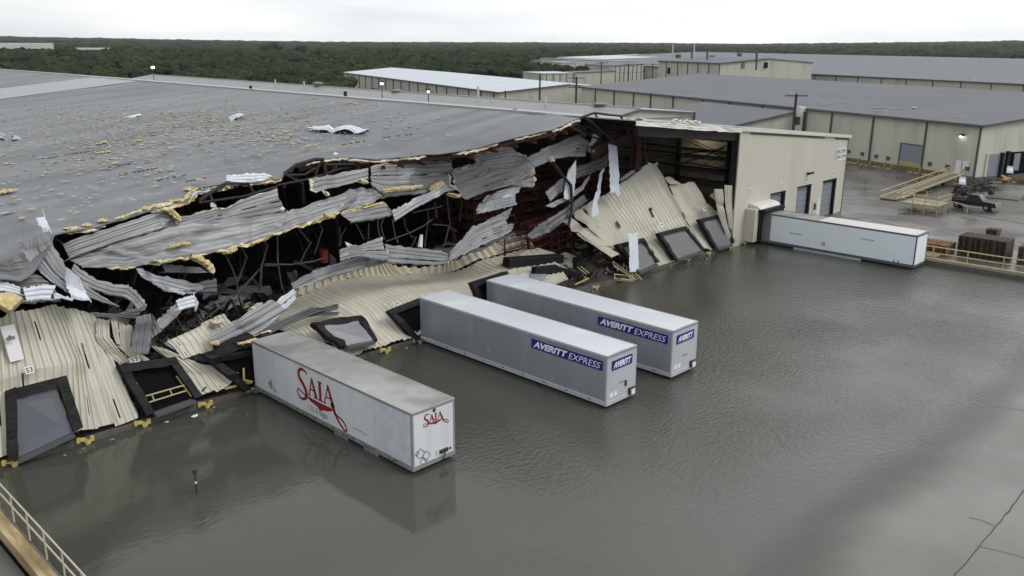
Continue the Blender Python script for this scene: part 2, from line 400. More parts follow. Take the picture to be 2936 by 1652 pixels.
def terr(x, y):
    dx, dy = x-CAM.x, y-CAM.y; r = math.hypot(dx, dy); a = math.degrees(math.atan2(dx, dy))
    if -160 < x < 112 and -170 < y < 210: return -2.2
    z = .25
    if r > 1500:
        k = min(1, (r-1500)/3000)
        z += k*(6*noise.noise(Vector((x*.0006, y*.0006, 1))) + 4)
        if a > 60: z += k*26*min(1, (a-60)/16)
        if a < 34: z += k*16*min(1, (34-a)/18)
    if r > 5200: z -= (r-5200)*.012
    return z
def geo(a, b, n): return [a*(b/a)**(i/n) for i in range(n+1)]
gx = [-x for x in reversed(geo(160, 9000, 16))] + [-159.9, -80, 0, 60, 111.9, 112.1] + geo(150, 9000, 40)
gy = [-x for x in reversed(geo(170, 6000, 12))] + [-169.9, -100, 0, 100, 209.9, 210.1] + geo(260, 9000, 40)
grid_obj('ground', gx, gy, terr, ground_mat())

# wet concrete court
def wet_concrete(name, c1, c2, r0, r1, vs):
    m = pmat(name, c1, .3, 0, .13, vs, col2=c2, c2pos=(.42, .62), c2s=vs*.45, bump=.05, bs=6)
    t = m.node_tree; n = t.nodes; l = t.links; b = n['Principled BSDF']
    nz = n.new('ShaderNodeTexNoise'); nz.inputs['Scale'].default_value = .16; nz.inputs['Detail'].default_value = 5
    tc = n.new('ShaderNodeTexCoord'); l.new(tc.outputs['Object'], nz.inputs[0])
    r = n.new('ShaderNodeMapRange'); r.inputs['From Min'].default_value = .42; r.inputs['From Max'].default_value = .58
    r.inputs['To Min'].default_value = r0; r.inputs['To Max'].default_value = r1
    l.new(nz.outputs[0], r.inputs[0]); l.new(r.outputs[0], b.inputs['Roughness'])
    return m
WETC = wet_concrete('wet_concrete', (.118, .113, .102), (.146, .141, .129), .22, .42, .3)
ASPH = wet_concrete('wet_asphalt', (.044, .037, .031), (.082, .075, .069), .2, .55, .22)
lx = [-60+i*3 for i in range(58)]; lx = [x for x in lx if x < 111] + [111.2]
ly = [-170, -140, -110, -90, -75, -65, -58] + [-52+i*1.0 for i in range(53)]
grid_obj('truck_court', lx, ly, court_z, WETC)
mb = MB()
# yard to the east, slightly higher than the court, with a real edge
def yard_z(x, y): return .4 + .02*noise.noise(Vector((x*.1, y*.1, 0)))
yx = [111.2+i*2.2 for i in range(40)]+[220, 260, 320]; yy_ = [-110, -80, -60]+[-48+i*2.2 for i in range(50)]+[80, 120, 200, 300]
grid_obj('yard_pavement', yx, yy_, yard_z, ASPH)
MB().box(110.85, 111.2, -60, -.6, -1.3, .43).build('yard_edge_wall', CONC, None, kind='structure')
# joints in the court slabs
JOINT = pmat('joint_tar', (.025, .022, .02), .7)
def strip(name, pts, wd, mat, zoff=.006, zf=court_z, wob=.0):
    mb = MB(); pts = [Vector((p[0], p[1], 0)) for p in pts]; fine = []
    for i in range(len(pts)-1):
        k = max(1, int((pts[i+1]-pts[i]).length/.5))
        fine += [pts[i].lerp(pts[i+1], j/k) for j in range(k)]
    fine.append(pts[-1])
    for i, p in enumerate(fine):
        d = (fine[min(i+1, len(fine)-1)]-fine[max(i-1, 0)]).normalized(); n = Vector((-d.y, d.x, 0))
        c = p + n*wob*noise.noise(p*1.3); ww = wd*(.6+.8*abs(noise.noise(p*2.1)))
        for s in (-1, 1):
            q = c+n*s*ww/2; mb.v.append(Vector((q.x, q.y, zf(q.x, q.y)+zoff+.012)))
        if i: k = 2*i; mb.f.append((k-2, k-1, k+1, k))
    return mb.build(name, mat, None, kind='structure')
def z0(vx, vy, h=.05): return onZ(vx, vy, h)
strip('slab_joint', [z0(2575, 1232), z0(2536, 1284), z0(2470, 1362), z0(2395, 1460)], .045, JOINT, wob=.12)
strip('slab_joint', [z0(2436, 1300), z0(2470, 1308), z0(2500, 1322)], .05, JOINT, wob=.1)
strip('slab_joint', [z0(2455, 1372), z0(2560, 1398), z0(2640, 1425)], .04, JOINT, wob=.1)
strip('slab_joint', [z0(2500, 1018), z0(2560, 1028), z0(2640, 1045)], .05, JOINT, wob=.12)

# flood water
def water_mat():
    m = bpy.data.materials.new('muddy_flood_water'); m.use_nodes = True; t = m.node_tree; n = t.nodes; l = t.links; b = n['Principled BSDF']
    b.inputs['IOR'].default_value = 1.33; b.inputs['Specular IOR Level'].default_value = .5
    tc = n.new('ShaderNodeTexCoord')
    # silt: paler and more turbid towards the shallow edge, where the depth runs out
    sep = n.new('ShaderNodeSeparateXYZ'); geo_ = n.new('ShaderNodeNewGeometry'); l.new(geo_.outputs['Position'], sep.inputs[0])
    nz = n.new('ShaderNodeTexNoise'); nz.inputs['Scale'].default_value = .055; nz.inputs['Detail'].default_value = 4; l.new(tc.outputs['Object'], nz.inputs[0])
    ma = n.new('ShaderNodeMath'); ma.operation = 'MULTIPLY_ADD'; ma.inputs[1].default_value = 14; l.new(nz.outputs[0], ma.inputs[0]); l.new(sep.outputs['Y'], ma.inputs[2])
    r = n.new('ShaderNodeMapRange'); r.inputs['From Min'].default_value = -9; r.inputs['From Max'].default_value = -26; r.interpolation_type = 'SMOOTHSTEP'
    l.new(ma.outputs[0], r.inputs[0])
    mx = n.new('ShaderNodeMixRGB'); mx.inputs[1].default_value = (.056, .057, .047, 1); mx.inputs[2].default_value = (.092, .092, .083, 1)
    l.new(r.outputs[0], mx.inputs[0]); l.new(mx.outputs[0], b.inputs['Base Color'])
    # wind ripples: calm in the lee of the dock and near the left ramp
    mp = n.new('ShaderNodeMapping'); mp.inputs['Rotation'].default_value = (0, 0, math.radians(-48)); mp.inputs['Scale'].default_value = (1.0, 1.9, 1); l.new(tc.outputs['Object'], mp.inputs[0])
    n1 = n.new('ShaderNodeTexNoise'); n1.inputs['Scale'].default_value = 2.6; n1.inputs['Detail'].default_value = 3; n1.inputs['Roughness'].default_value = .55; l.new(mp.outputs[0], n1.inputs[0])
    n2 = n.new('ShaderNodeTexNoise'); n2.inputs['Scale'].default_value = .09; n2.inputs['Detail'].default_value = 3; l.new(tc.outputs['Object'], n2.inputs[0])
    sx = n.new('ShaderNodeMapRange'); sx.inputs['From Min'].default_value = 52; sx.inputs['From Max'].default_value = 74; l.new(sep.outputs['X'], sx.inputs[0])
    sy = n.new('ShaderNodeMapRange'); sy.inputs['From Min'].default_value = -33; sy.inputs['From Max'].default_value = -25; l.new(sep.outputs['Y'], sy.inputs[0])
    ry = n.new('ShaderNodeMapRange'); ry.inputs['From Min'].default_value = 0; ry.inputs['From Max'].default_value = -14; ry.inputs['To Min'].default_value = .25; l.new(sep.outputs['Y'], ry.inputs[0])
    r2 = n.new('ShaderNodeMapRange'); r2.inputs['From Min'].default_value = .36; r2.inputs['From Max'].default_value = .62; r2.inputs['To Min'].default_value = .35; r2.inputs['To Max'].default_value = 1.1; l.new(n2.outputs[0], r2.inputs[0])
    m1 = n.new('ShaderNodeMath'); m1.operation = 'MULTIPLY'; l.new(sx.outputs[0], m1.inputs[0]); l.new(sy.outputs[0], m1.inputs[1])
    m2 = n.new('ShaderNodeMath'); m2.operation = 'MULTIPLY'; l.new(m1.outputs[0], m2.inputs[0]); l.new(r2.outputs[0], m2.inputs[1])
    m3 = n.new('ShaderNodeMath'); m3.operation = 'MULTIPLY'; l.new(m2.outputs[0], m3.inputs[0]); l.new(ry.outputs[0], m3.inputs[1])
    ad = n.new('ShaderNodeMath'); ad.operation = 'MULTIPLY_ADD'; ad.inputs[1].default_value = .85; ad.inputs[2].default_value = .035; l.new(m3.outputs[0], ad.inputs[0])
    bp = n.new('ShaderNodeBump'); bp.inputs['Distance'].default_value = .17; l.new(n1.outputs[0], bp.inputs['Height']); l.new(ad.outputs[0], bp.inputs['Strength'])
    n4 = n.new('ShaderNodeTexNoise'); n4.inputs['Scale'].default_value = .35; n4.inputs['Detail'].default_value = 2; l.new(mp.outputs[0], n4.inputs[0])
    b4 = n.new('ShaderNodeBump'); b4.inputs['Distance'].default_value = .12; b4.inputs['Strength'].default_value = .10; l.new(n4.outputs[0], b4.inputs['Height']); l.new(bp.outputs[0], b4.inputs['Normal'])
    l.new(b4.outputs[0], b.inputs['Normal'])
    rg = n.new('ShaderNodeMapRange'); rg.inputs['To Min'].default_value = .05; rg.inputs['To Max'].default_value = .16; l.new(m3.outputs[0], rg.inputs[0]); l.new(rg.outputs[0], b.inputs['Roughness'])
    # a thin film near the edge lets the slab show through
    a = n.new('ShaderNodeMath'); a.operation = 'ADD'; 
    ra = n.new('ShaderNodeMapRange'); ra.inputs['From Min'].default_value = -28.2; ra.inputs['From Max'].default_value = -32.6; ra.inputs['To Min'].default_value = 1; ra.inputs['To Max'].default_value = 0; ra.interpolation_type = 'SMOOTHSTEP'
    ns = n.new('ShaderNodeTexNoise'); ns.inputs['Scale'].default_value = .12; ns.inputs['Detail'].default_value = 5; l.new(tc.outputs['Object'], ns.inputs[0])
    mq = n.new('ShaderNodeMath'); mq.operation = 'MULTIPLY_ADD'; mq.inputs[1].default_value = 3; l.new(ns.outputs[0], mq.inputs[0]); 
    off = n.new('ShaderNodeMath'); off.operation = 'SUBTRACT'; off.inputs[1].default_value = 1.5; l.new(sep.outputs['Y'], off.inputs[0]); l.new(off.outputs[0], mq.inputs[2])
    l.new(mq.outputs[0], ra.inputs[0]); l.new(ra.outputs[0], b.inputs['Alpha'])
    return m
wx = [37.2+i*2 for i in range(37)]+[110.9]; wy = [-52+i*2 for i in range(26)]+[-.02]
grid_obj('water', wx, wy, lambda x, y: 0.0, water_mat(), smooth=False)

# ================================================================== MAIN WAREHOUSE
RX, RZ, SL = 82., 13.75, .0975
def roofz(x): return RZ - SL*abs(RX-x)
WH = thing('storm_damaged_warehouse', (82, 0, 0), 'huge cream metal warehouse torn open along its flooded loading dock, grey roof littered with debris', 'warehouse')
# slab and dock face
MB().box(35, 128.3, .05, 200, -1.2, .18).build('floor_slab', CONC, WH)
mb = MB(); mb.box(34.9, 103.9, -.12, .05, -1.2, .30); mb.build('dock_face', CONC, WH)
# torn roof edge: points seen in the photo, each at its own depth behind the dock wall
EDGE = [(-90, 735, .6), (0, 702, .6), (60, 712, .8), (110, 655, 2.0), (135, 592, 3.8), (180, 585, 4.6), (235, 574, 5.2), (330, 545, 5.4), (430, 519, 5.4), (468, 508, 5.6), (490, 482, 7),
        (560, 468, 7), (640, 462, 7), (700, 450, 7), (745, 418, 8), (800, 402, 8), (860, 398, 7.4), (935, 402, 5.8), (1030, 396, 5.2), (1130, 385, 3.4), (1200, 374, 2.4), (1240, 361, 1.7), (1300, 346, 1.0), (1345, 336, .5), (1375, 330, .1),
        (1410, 318, .0), (1432, 305, .6), (1455, 297, 1.2)]
ep = [onY(a, b, c) for a, b, c in EDGE]
ep = sorted(ep, key=lambda p: p.x)
def edge_at(x):
    if x <= ep[0].x: return Vector((x, ep[0].y, ep[0].z+(x-ep[0].x)*SL))
    for i in range(len(ep)-1):
        if ep[i].x <= x <= ep[i+1].x:
            return ep[i].lerp(ep[i+1], (x-ep[i].x)/max(1e-6, ep[i+1].x-ep[i].x))
    return Vector((x, ep[-1].y, ep[-1].z))
xs = [34.5+i*.45 for i in range(int((RX-34.5)/.45)+1)]+[RX]
dys = [0, .3, .6, 1, 1.5, 2.2, 3, 4, 5, 6.2, 7.5, 9, 11, 13, 16, 20, 26, 34, 45, 60, 80, 100, 125, 150, 175, 195]
mb = MB(); nx = len(xs)
for j, d in enumerate(dys):
    for i, x in enumerate(xs):
        e = edge_at(x); sag = e.z-roofz(x); k = math.exp(-d/6.5)
        jx = .35*noise.noise(Vector((x*1.3, 0, 5)))*(1 if j == 0 else 0)
        y = e.y+d+jx
        wv = .10*noise.noise(Vector((x*.35, y*.35, 0)))*math.exp(-d/14)
        z = roofz(x)+sag*k+wv+.03*noise.noise(Vector((x*.2, y*.9, 3)))
        mb.v.append(Vector((x, y, z)))
for j in range(len(dys)-1):
    for i in range(nx-1): mb.f.append((j*nx+i, j*nx+i+1, (j+1)*nx+i+1, (j+1)*nx+i))
ROOFM = pmat('weathered_roof', (.152, .158, .166), .62, 0, .16, .55, (.35, 2.0, 1), 'Object', (.108, .113, .12), (.48, .72), .14, spec=.3, wave=.10, wdir='Y', wsc=.52, bump=.05, bs=2, bst=(.2, 2, 1), rvar=.1)
mb.build('roof', ROOFM, WH, solid=.07)
FRONT = [mb.v[i] for i in range(nx)]
fringe('torn_insulation_edge', [p+Vector((0, .1, -.10)) for p in FRONT if 44.3 < p.x < 60], YEL, .22, 3, WH); fringe('torn_insulation_edge', [p+Vector((0, .35, .06)) for p in FRONT if 44.6 < p.x < 54], YEL, .2, 11, WH)
fringe('torn_insulation_edge', [p+Vector((0, .05, -.12)) for p in FRONT if p.x >= 60], FOAM, .17, 4, WH)
# brown purlin edge seen below the sheets
mb = MB(); pr_ = [p for p in FRONT if p.x > 61]
for i in range(0, len(pr_)-3, 3): mb.beam(pr_[i]+Vector((0, .25, -.34)), pr_[i+3]+Vector((0, .25, -.34)), .12, .26)
mb.build('edge_purlin', STEELR, WH)
mb = MB()
for x in [59+i*1.4 for i in range(16)]:
    e = edge_at(x); mb.beam(e+Vector((0, -.5, -.55)), Vector((x+.2, e.y+9, roofz(x)-.5)), .07, .22)
mb.build('rafters', STEELR, WH)
mb = MB(); mb.box(60, 88, 0, .01, 0, .01) if 0 else None
# newer pale roofing band and ridge cap
def roof_patch(name, x0, x1, y0, y1, mat, off=.05):
    mb = MB(); n = 24
    for k in range(n+1):
        x = x0+(x1-x0)*k/n
        for y in (y0, y1): mb.v.append(Vector((x, y, roofz(x)+.035+off)))
        if k: q = 2*k; mb.f.append((q-2, q, q+1, q-1))
    return mb.build(name, mat, WH, solid=.01)
roof_patch('newer_roof_band', 36, 81.6, 80.5, 97, pmat('newer_roof', (.20, .213, .232), .4, .1, .05, .3))
RXF = RX; mb = MB(); mb.beam((RX, 4.5, RZ+.08), (RX, 200, RZ+.08), .5, .16); mb.build('ridge_cap', pmat('ridge_metal', (.34, .35, .35), .4, .2, .15, .8), WH)
mb = MB(); mb.quad((RX, 4, RZ+.03), (128.6, 4, roofz(128.6)+.03), (128.6, 200, roofz(128.6)+.03), (RX, 200, RZ+.03))
mb.quad((88.5, 0, roofz(88.5)+.03), (128.6, 0, roofz(128.6)+.03), (128.6, 4, roofz(128.6)+.03), (84.5, 4, roofz(84.5)+.03)); 
mb.build('roof_east_slope', pmat('pale_roof', (.21, .215, .212), .45, .05, .12, .4, (.4, 2, 1)), WH, solid=.08)
# intact end wall with three drive-in doors
WZ = .42
def wall_holes(name, x0, x1, zt, holes, mat, y=0, parent=WH, th=.12):
    mb = MB(); xs = sorted(set([x0, x1]+[a for h in holes for a in h[:2]]))
    for i in range(len(xs)-1):
        a, b = xs[i], xs[i+1]; h = [q for q in holes if q[0] <= a and b <= q[1]]; zb = h[0][2] if h else -.3
        mb.hexa([(a, y, zb), (b, y, zb), (b, y+th, zb), (a, y+th, zb)], [(a, y, zt(a)), (b, y, zt(b)), (b, y+th, zt(b)), (a, y+th, zt(a))])
    return mb.build(name, mat, parent)
DR = [(111.15, 114.35, 4.5), (116.95, 120.2, 4.55), (123.0, 126.45, 4.55)]
wt = lambda x: roofz(x)-.28
wall_holes('end_wall', 104.25, 128.5, wt, DR, CREAMO)
for a, b, h in DR:
    d = MB().box(a+.18, b-.12, .28, .34, .3, h-.14); 
    dr = d.build('roll_up_door', DOORG, WH)
    mb = MB(); mb.box(b-.34, b-.005, -.03, .26, .3, h-.02); mb.box(a+.02, b-.005, -.03, .26, h-.16, h-.02); mb.build('door_seal', BLACK, WH)
    k = MB(); [k.box(a+.2, b-.14, .255, .28, z-.012, z+.012) for z in (1, 1.6, 2.2, 2.8, 3.4, 4.)]; k.build('door_slat_lines', TRIMD, dr)
md_ = MB().box(120.95, 121.95, -.06, -.01, .42, 2.55).build('walk_door', pmat('pale_green_door', (.40, .44, .36), .5), WH)
MB().box(122.02, 122.5, -.07, -.01, .45, 2.6).build('notice_panel', SIGNW, WH)
mb = MB(); mb.box(121.2, 121.7, -.09, -.06, 1.5, 2.2); mb.build('door_window', GLASS, md_)
# rake trim, dark strip painted as the gap's shade below it, ragged white edge over the opening
mb = MB(); mb.beam((104.0, -.12, roofz(104)-.1), (128.8, -.12, roofz(128.8)-.1), .22, .34); mb.build('rake_trim', WALLTRIM, WH)
mb = MB(); mb.beam((106.1, -.03, roofz(106)-.42), (122.2, -.03, roofz(122.2)-.42), .05, .2); mb.beam((125, -.03, roofz(125)-.42), (128.5, -.03, roofz(128.5)-.42), .05, .2); mb.build('gap_shade_strip', TRIMD, WH)
sheet('torn_roof_edge', [[(87.2, -.2, roofz(87.2)-.0), (96, -.25, roofz(96)+.05), (104.3, -.2, roofz(104.3)+.02)], [(87.2, -.28, roofz(87.2)-.35), (96, -.35, roofz(96)-.42), (104.3, -.25, roofz(104.3)-.4)]], WALLTRIM, ribw=.2, amp=.02, jag=.3, crump=.06, seed=2, parent=WH)
mb = MB(); mb.box(128.38, 128.6, -.02, .25, -.2, roofz(128.5)-.2); mb.build('corner_trim', TRIMD, WH)
mb = MB(); mb.beam((104.15, -.03, 0), (104.15, -.03, roofz(104)-.3), .14, .1); mb.build('torn_wall_edge', WALLTRIM, WH)
# wall lamp, numbers, plate
mb = MB(); mb.beam((119.0, -.1, 5.75), (119.0, -.65, 5.95), .42, .22); mb.beam((118.9, 0, 5.9), (118.9, -.2, 5.9), .1); mb.build('wall_lamp', STEELD, WH)
pl = MB().box(125.6, 128.2, -.05, -.01, 6.55, 7.9).build('company_sign', SIGNW, WH)
for i, zz in enumerate((7.35, 6.75)):
    text_obj('DECON' if i else 'DECODE', .5, INK, pl, (125.7, -.06, zz), (1, 0, 0), (0, 0, 1), width=2.3, height=.42)
for (x, z, s) in ((113.2, 5.25, '41'), (118.9, 5.15, '40'), (125.1, 5.2, '39'), (106.9, 5.35, '42')):
    q = MB().box(x-.32, x+.32, -.04, -.01, z-.22, z+.22).build('door_number_plate', SIGNW, WH)
    text_obj(s, .34, INKG, q, (x-.2, -.05, z-.13), (1, 0, 0), (0, 0, 1), width=.4)
# east, west and rear walls, with girts seen from inside through the hole
mb = MB(); mb.box(128.2, 128.4, .25, 200, -.2, roofz(128.4)-.1); mb.build('east_wall', pmat('cream_inside', (.60, .57, .47), .7, 0, .1, .6, wave=.3, wdir='Y', wsc=1), WH)
TR = bpy.data.materials.new('translucent_panel'); TR.use_nodes = True; t = TR.node_tree; t.nodes.clear(); o_ = t.nodes.new('ShaderNodeOutputMaterial'); tr = t.nodes.new('ShaderNodeBsdfTranslucent'); tr.inputs[0].default_value = (.92, .88, .76, 1); t.links.new(tr.outputs[0], o_.inputs[0])
HB = thing('high_bay_lamp', (126.2, 18.6, 8.3), 'lit warehouse lamp glowing warm on the inner wall seen through the torn opening', 'lamp')
MB().cyl((126.2, 18.6, 8.35), (126.2, 18.6, 8.75), .3, 12).build('lamp_housing', STEELD, HB)
WL = pmat('warm_lit_lens', (.9, .8, .6), .4, emit=55); WL.node_tree.nodes['Principled BSDF'].inputs['Emission Color'].default_value = (1, .86, .62, 1)
MB().lump((126.2, 18.6, 8.3), .22, .22, .13, 1, 8, 6, 0).build('lit_lens', WL, HB, True)
MB().box(35, 35.15, .8, 200, -1.2, roofz(35)-.15).build('west_wall', CREAMB, WH)
mb = MB(); mb.hexa([(35, 199.8, 0), (128, 199.8, 0), (128, 200, 0), (35, 200, 0)], [(35, 199.8, 9), (128, 199.8, 9), (128, 200, 9), (35, 200, 9)]); mb.build('rear_wall', CREAMB, WH)
mb = MB()
for z in (2.1, 3.6, 5.2, 6.0, 7.4): mb.beam((128.05, .3, z), (128.05, 60, z), .2, .17)
for y in (7.5, 15, 22.5, 30, 38): mb.box(127.6, 128.15, y-.2, y+.2, .2, 9.1)
mb.beam((127.7, 13, 7.3), (127.7, 21.5, 2.3), .08); mb.beam((127.7, 13.2, 5.0), (127.7, 22, 7.6), .07)
mb.build('inside_wall_framing', STEELD, WH)
mb = MB()
for z in (4.2, 5.6, 7.0): mb.beam((104.4, .35, z+.4), (128, .35, z), .14)
mb.box(104.05, 104.9, .15, .75, .2, roofz(104.5)-.3); mb.beam((88.3, .4, roofz(88.3)-.75), (104.5, .4, roofz(104.5)-.75), .3, .9); mb.beam((104.3, .5, roofz(104)-.7), (128, .5, roofz(128)-.7), .3, .8)
mb.build('end_frame', STEELD, WH)
# bays of interior columns and roof beams
mb = MB()
for x in (58.5, 66, 73.5, 81.5, 89.5, 97, 112):
    for y in (22.5, 37.5, 52.5): mb.box(x-.14, x+.14, y-.14, y+.14, .1, roofz(x)-.6)
for y in (15, 22.5, 30, 37.5, 45, 60):
    mb.beam((35, y, roofz(35)-.6), (82, y, RZ-.6), .22, .7); mb.beam((82, y, RZ-.6), (128, y, roofz(128)-.6), .22, .7)
mb.build('interior_frame', STEELR, WH)
mb = MB()
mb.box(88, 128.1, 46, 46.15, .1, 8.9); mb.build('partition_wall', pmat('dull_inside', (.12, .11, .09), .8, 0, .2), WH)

# ================================================================== OTHER BUILDINGS
TH = math.radians(20.1); D1 = Vector((math.sin(TH), math.cos(TH), 0)); D2 = Vector((math.cos(TH), -math.sin(TH), 0))
def fr_(A, u, v, z): return Vector((A[0], A[1], 0)) + D1*u + D2*v + Vector((0, 0, z))
def gbuild(name, A, Lu, Wv, eave, slope, label, cat='warehouse', wmat=CREAMB, rmat=ROOFB, cols=(), gut=True, zb=.2, ridge=None, group=None, far_eave=None, colg=()):
    """long side from A along D1 facing the camera side, gable at A along D2"""
    r = thing(name, tuple(fr_(A, 0, 0, 0)), label, cat, group)
    rv = ridge if ridge is not None else Wv/2; zr = eave+slope*rv; ze = far_eave if far_eave is not None else zr-slope*(Wv-rv)
    th = .25; mb = MB()
    mb.hexa([fr_(A, 0, 0, zb), fr_(A, 0, th, zb), fr_(A, Lu, th, zb), fr_(A, Lu, 0, zb)], [fr_(A, 0, 0, eave), fr_(A, 0, th, eave), fr_(A, Lu, th, eave), fr_(A, Lu, 0, eave)])
    mb.build('side_wall', wmat, r)
    for u, nm in ((.01, 'gable_wall'), (Lu-.25, 'rear_gable_wall')):
        mb = MB(); mb.poly([fr_(A, u, th, zb), fr_(A, u, Wv, zb), fr_(A, u, Wv, ze), fr_(A, u, rv, zr), fr_(A, u, th, eave)], D1*.24); mb.build(nm, wmat, r)
    o = .35
    mb = MB(); mb.hexa([fr_(A, -o, -o, eave-.0), fr_(A, -o, rv, zr), fr_(A, Lu+o, rv, zr), fr_(A, Lu+o, -o, eave)], [fr_(A, -o, -o, eave+.18), fr_(A, -o, rv, zr+.18), fr_(A, Lu+o, rv, zr+.18), fr_(A, Lu+o, -o, eave+.18)])
    mb.build('roof_slope', rmat, r)
    mb = MB(); mb.hexa([fr_(A, -o, rv, zr), fr_(A, -o, Wv+o, ze), fr_(A, Lu+o, Wv+o, ze), fr_(A, Lu+o, rv, zr)], [fr_(A, -o, rv, zr+.18), fr_(A, -o, Wv+o, ze+.18), fr_(A, Lu+o, Wv+o, ze+.18), fr_(A, Lu+o, rv, zr+.18)])
    mb.build('rear_roof_slope', rmat, r)
    if gut:
        MB().beam(fr_(A, -.3, -.5, eave-.02), fr_(A, Lu+.3, -.5, eave-.02), .22, .26).build('gutter', TRIMD, r)
        MB().beam(fr_(A, -.42, -.4, eave-.02), fr_(A, -.42, rv, zr+.02), .12, .26).build('gable_trim', TRIMD, r)
    for u in cols:
        MB().beam(fr_(A, u, -.12, zb), fr_(A, u, -.12, eave-.1), .26, .2).build('downspout', TRIMD, r)
    for v in colg:
        MB().beam(fr_(A, -.1, v, zb), fr_(A, -.1, v, eave+slope*min(v, 2*rv-v)-.1), .16, .16).build('downspout', TRIMD, r)
    return r
RA = (165.4, -3.2)
def u_on(A, vx, vy, ln=D1, nrm=D2):
    p = onPlane(vx, vy, Vector((A[0], A[1], 0)), nrm); return (p-Vector((A[0], A[1], 0))).dot(ln), p.z
rc = [u_on(RA, vx, vy)[0] for vx, vy in ((2327, 350), (2193, 340), (2089, 330), (1917, 290), (1833, 280), (1768, 270), (1693, 260), (1637, 250), (1594, 243), (1545, 240), (1498, 235))]
RB = gbuild('long_warehouse', RA, 114, 90, 8.2, .079, 'long cream warehouse with grey roof, loading dock side and one tall grey roll-up door', cols=[0.15]+rc, ridge=36.5, far_eave=4.5, wmat=pmat('cream_long_wall', (.48, .47, .40), .6, 0, .05, .4, (1, 1, .25), 'Object', (.30, .29, .24), (.55, .85), .3, wave=.2, wdir='Y', wsc=.9))
# its dock side: base band, roll-up door, small vents, dock leveller lips
def rface(a, b, z0_, z1_, off=.05, t=.08): # box on side wall
    return MB().hexa([fr_(RA, a, -off-t, z0_), fr_(RA, b, -off-t, z0_), fr_(RA, b, -off, z0_), fr_(RA, a, -off, z0_)], [fr_(RA, a, -off-t, z1_), fr_(RA, b, -off-t, z1_), fr_(RA, b, -off, z1_), fr_(RA, a, -off, z1_)])
rface(-.2, 60, .2, .95, 0, .25).build('dock_base', pmat('stained_base', (.14, .115, .055), .8, 0, .3, 1), RB)
(ua, za), (ub, zb_) = u_on(RA, 2319, 415), u_on(RA, 2262, 415)
d = rface(ua, ub, 1.0, 4.35).build('roll_up_door', DOORG, RB)
rface(ua, ub, 1.0, 1.75, .13, .03).build('yellow_kick_panel', pmat('faded_yellow', (.36, .31, .13), .7, 0, .15), d)
mb = rface(ub, ub+.25, 1.0, 4.5, .02, .14); rface_ = mb
m2 = rface(ua, ub+.25, 4.35, 4.5, .02, .16); mb.v += m2.v; mb.f += [tuple(i+8 for i in f) for f in m2.f]; mb.build('door_surround', TRIMD, RB)
for vx, vy in ((2135, 381), (2169, 387), (2204, 393), (2234, 398), (2339, 412), (2383, 419), (2433, 424)):
    u, z = u_on(RA, vx, vy); rface(u-.32, u+.32, z-.28, z+.28, .02, .12).build('wall_vent', TRIMD, RB)
for vx, vy in ((2137, 407), (2167, 412), (2199, 418), (2230, 420), (2290, 432), (2325, 438), (2360, 443), (2400, 450)):
    p = onZ(vx, vy+3, .45); t_ = (p-Vector((RA[0], RA[1], 0))).dot(D1)
    b_ = MB(); b_.beam(fr_(RA, t_, -.3, .45), fr_(RA, t_, -.3, 1.25), .16); b_.beam(fr_(RA, t_-1.0, -1.7, .47), fr_(RA, t_-.2, -1.7, .47), .35, .14); b_.beam(fr_(RA, t_+.2, -1.7, .47), fr_(RA, t_+1.0, -1.7, .47), .35, .14)
    o = b_.build('wheel_stop', CPAINT, None); tag(o, 'cream painted post and wheel stop at the foot of the long warehouse wall', 'wheel stop', 'wheel stops below the long warehouse wall')
(u1, z1), (u0, z0_) = u_on(RA, 2416, 407), u_on(RA, 2401, 443)
for ab in (((2403, 2417)), ((2420, 2436))):
    q = rface(u_on(RA, ab[1], 425)[0], u_on(RA, ab[0], 425)[0], (.95 if ab[0] == 2403 else 1.9), 3.0).build('posted_notice', SIGNW, RB)
u, z = u_on(RA, 2422, 342)
L1 = MB().hexa([fr_(RA, u-.3, -.7, z), fr_(RA, u+.3, -.7, z), fr_(RA, u+.3, -.05, z), fr_(RA, u-.3, -.05, z)], [fr_(RA, u-.25, -.3, z+.35), fr_(RA, u+.25, -.3, z+.35), fr_(RA, u+.25, -.05, z+.35), fr_(RA, u-.25, -.05, z+.35)]).build('wall_lamp', TRIMD, RB)
MB().lump(fr_(RA, u, -.45, z-.06), .2, .2, .12, 1, 8, 6, 0).build('lamp_lens', LAMP, L1, True)
# gable side: two dock doors
def gface(a, b, z0_, z1_, off=.0, t=.1):
    return MB().hexa([fr_(RA, -off-t, a, z0_), fr_(RA, -off-t, b, z0_), fr_(RA, -off, b, z0_), fr_(RA, -off, a, z0_)], [fr_(RA, -off-t, a, z1_), fr_(RA, -off-t, b, z1_), fr_(RA, -off, b, z1_), fr_(RA, -off, a, z1_)])
def v_on(vx, vy): p = onPlane(vx, vy, Vector((RA[0], RA[1], 0)), D1); return (p-Vector((RA[0], RA[1], 0))).dot(D2), p.z
va, vb = v_on(2478, 430)[0], v_on(2508, 430)[0]
gface(va, vb, .9, 4.1, .02).build('dock_door', DOORG, RB); gface(vb, vb+.45, .7, 4.25, .0, .5).build('dock_seal', BLACK, RB); gface(va-.3, va, .7, 4.25, .0, .2).build('dock_seal', WALLTRIM, RB)
vc = v_on(2533, 400)[0]
gface(vc, vc+9, .9, 4.2, .0, .15).build('dock_opening_shade', BLACKM, RB); gface(vc+1, vc+2.3, 1.5, 4.0, .3, .1).build('dock_door', DOORG, RB); gface(vc-.5, vc, .7, 4.4, 0, .45).build('dock_seal', BLACK, RB)  # first box is a black panel painting the shade inside the dock
gface(-.3, 30, .2, .9, .0, .2).build('dock_base', CONC, RB)

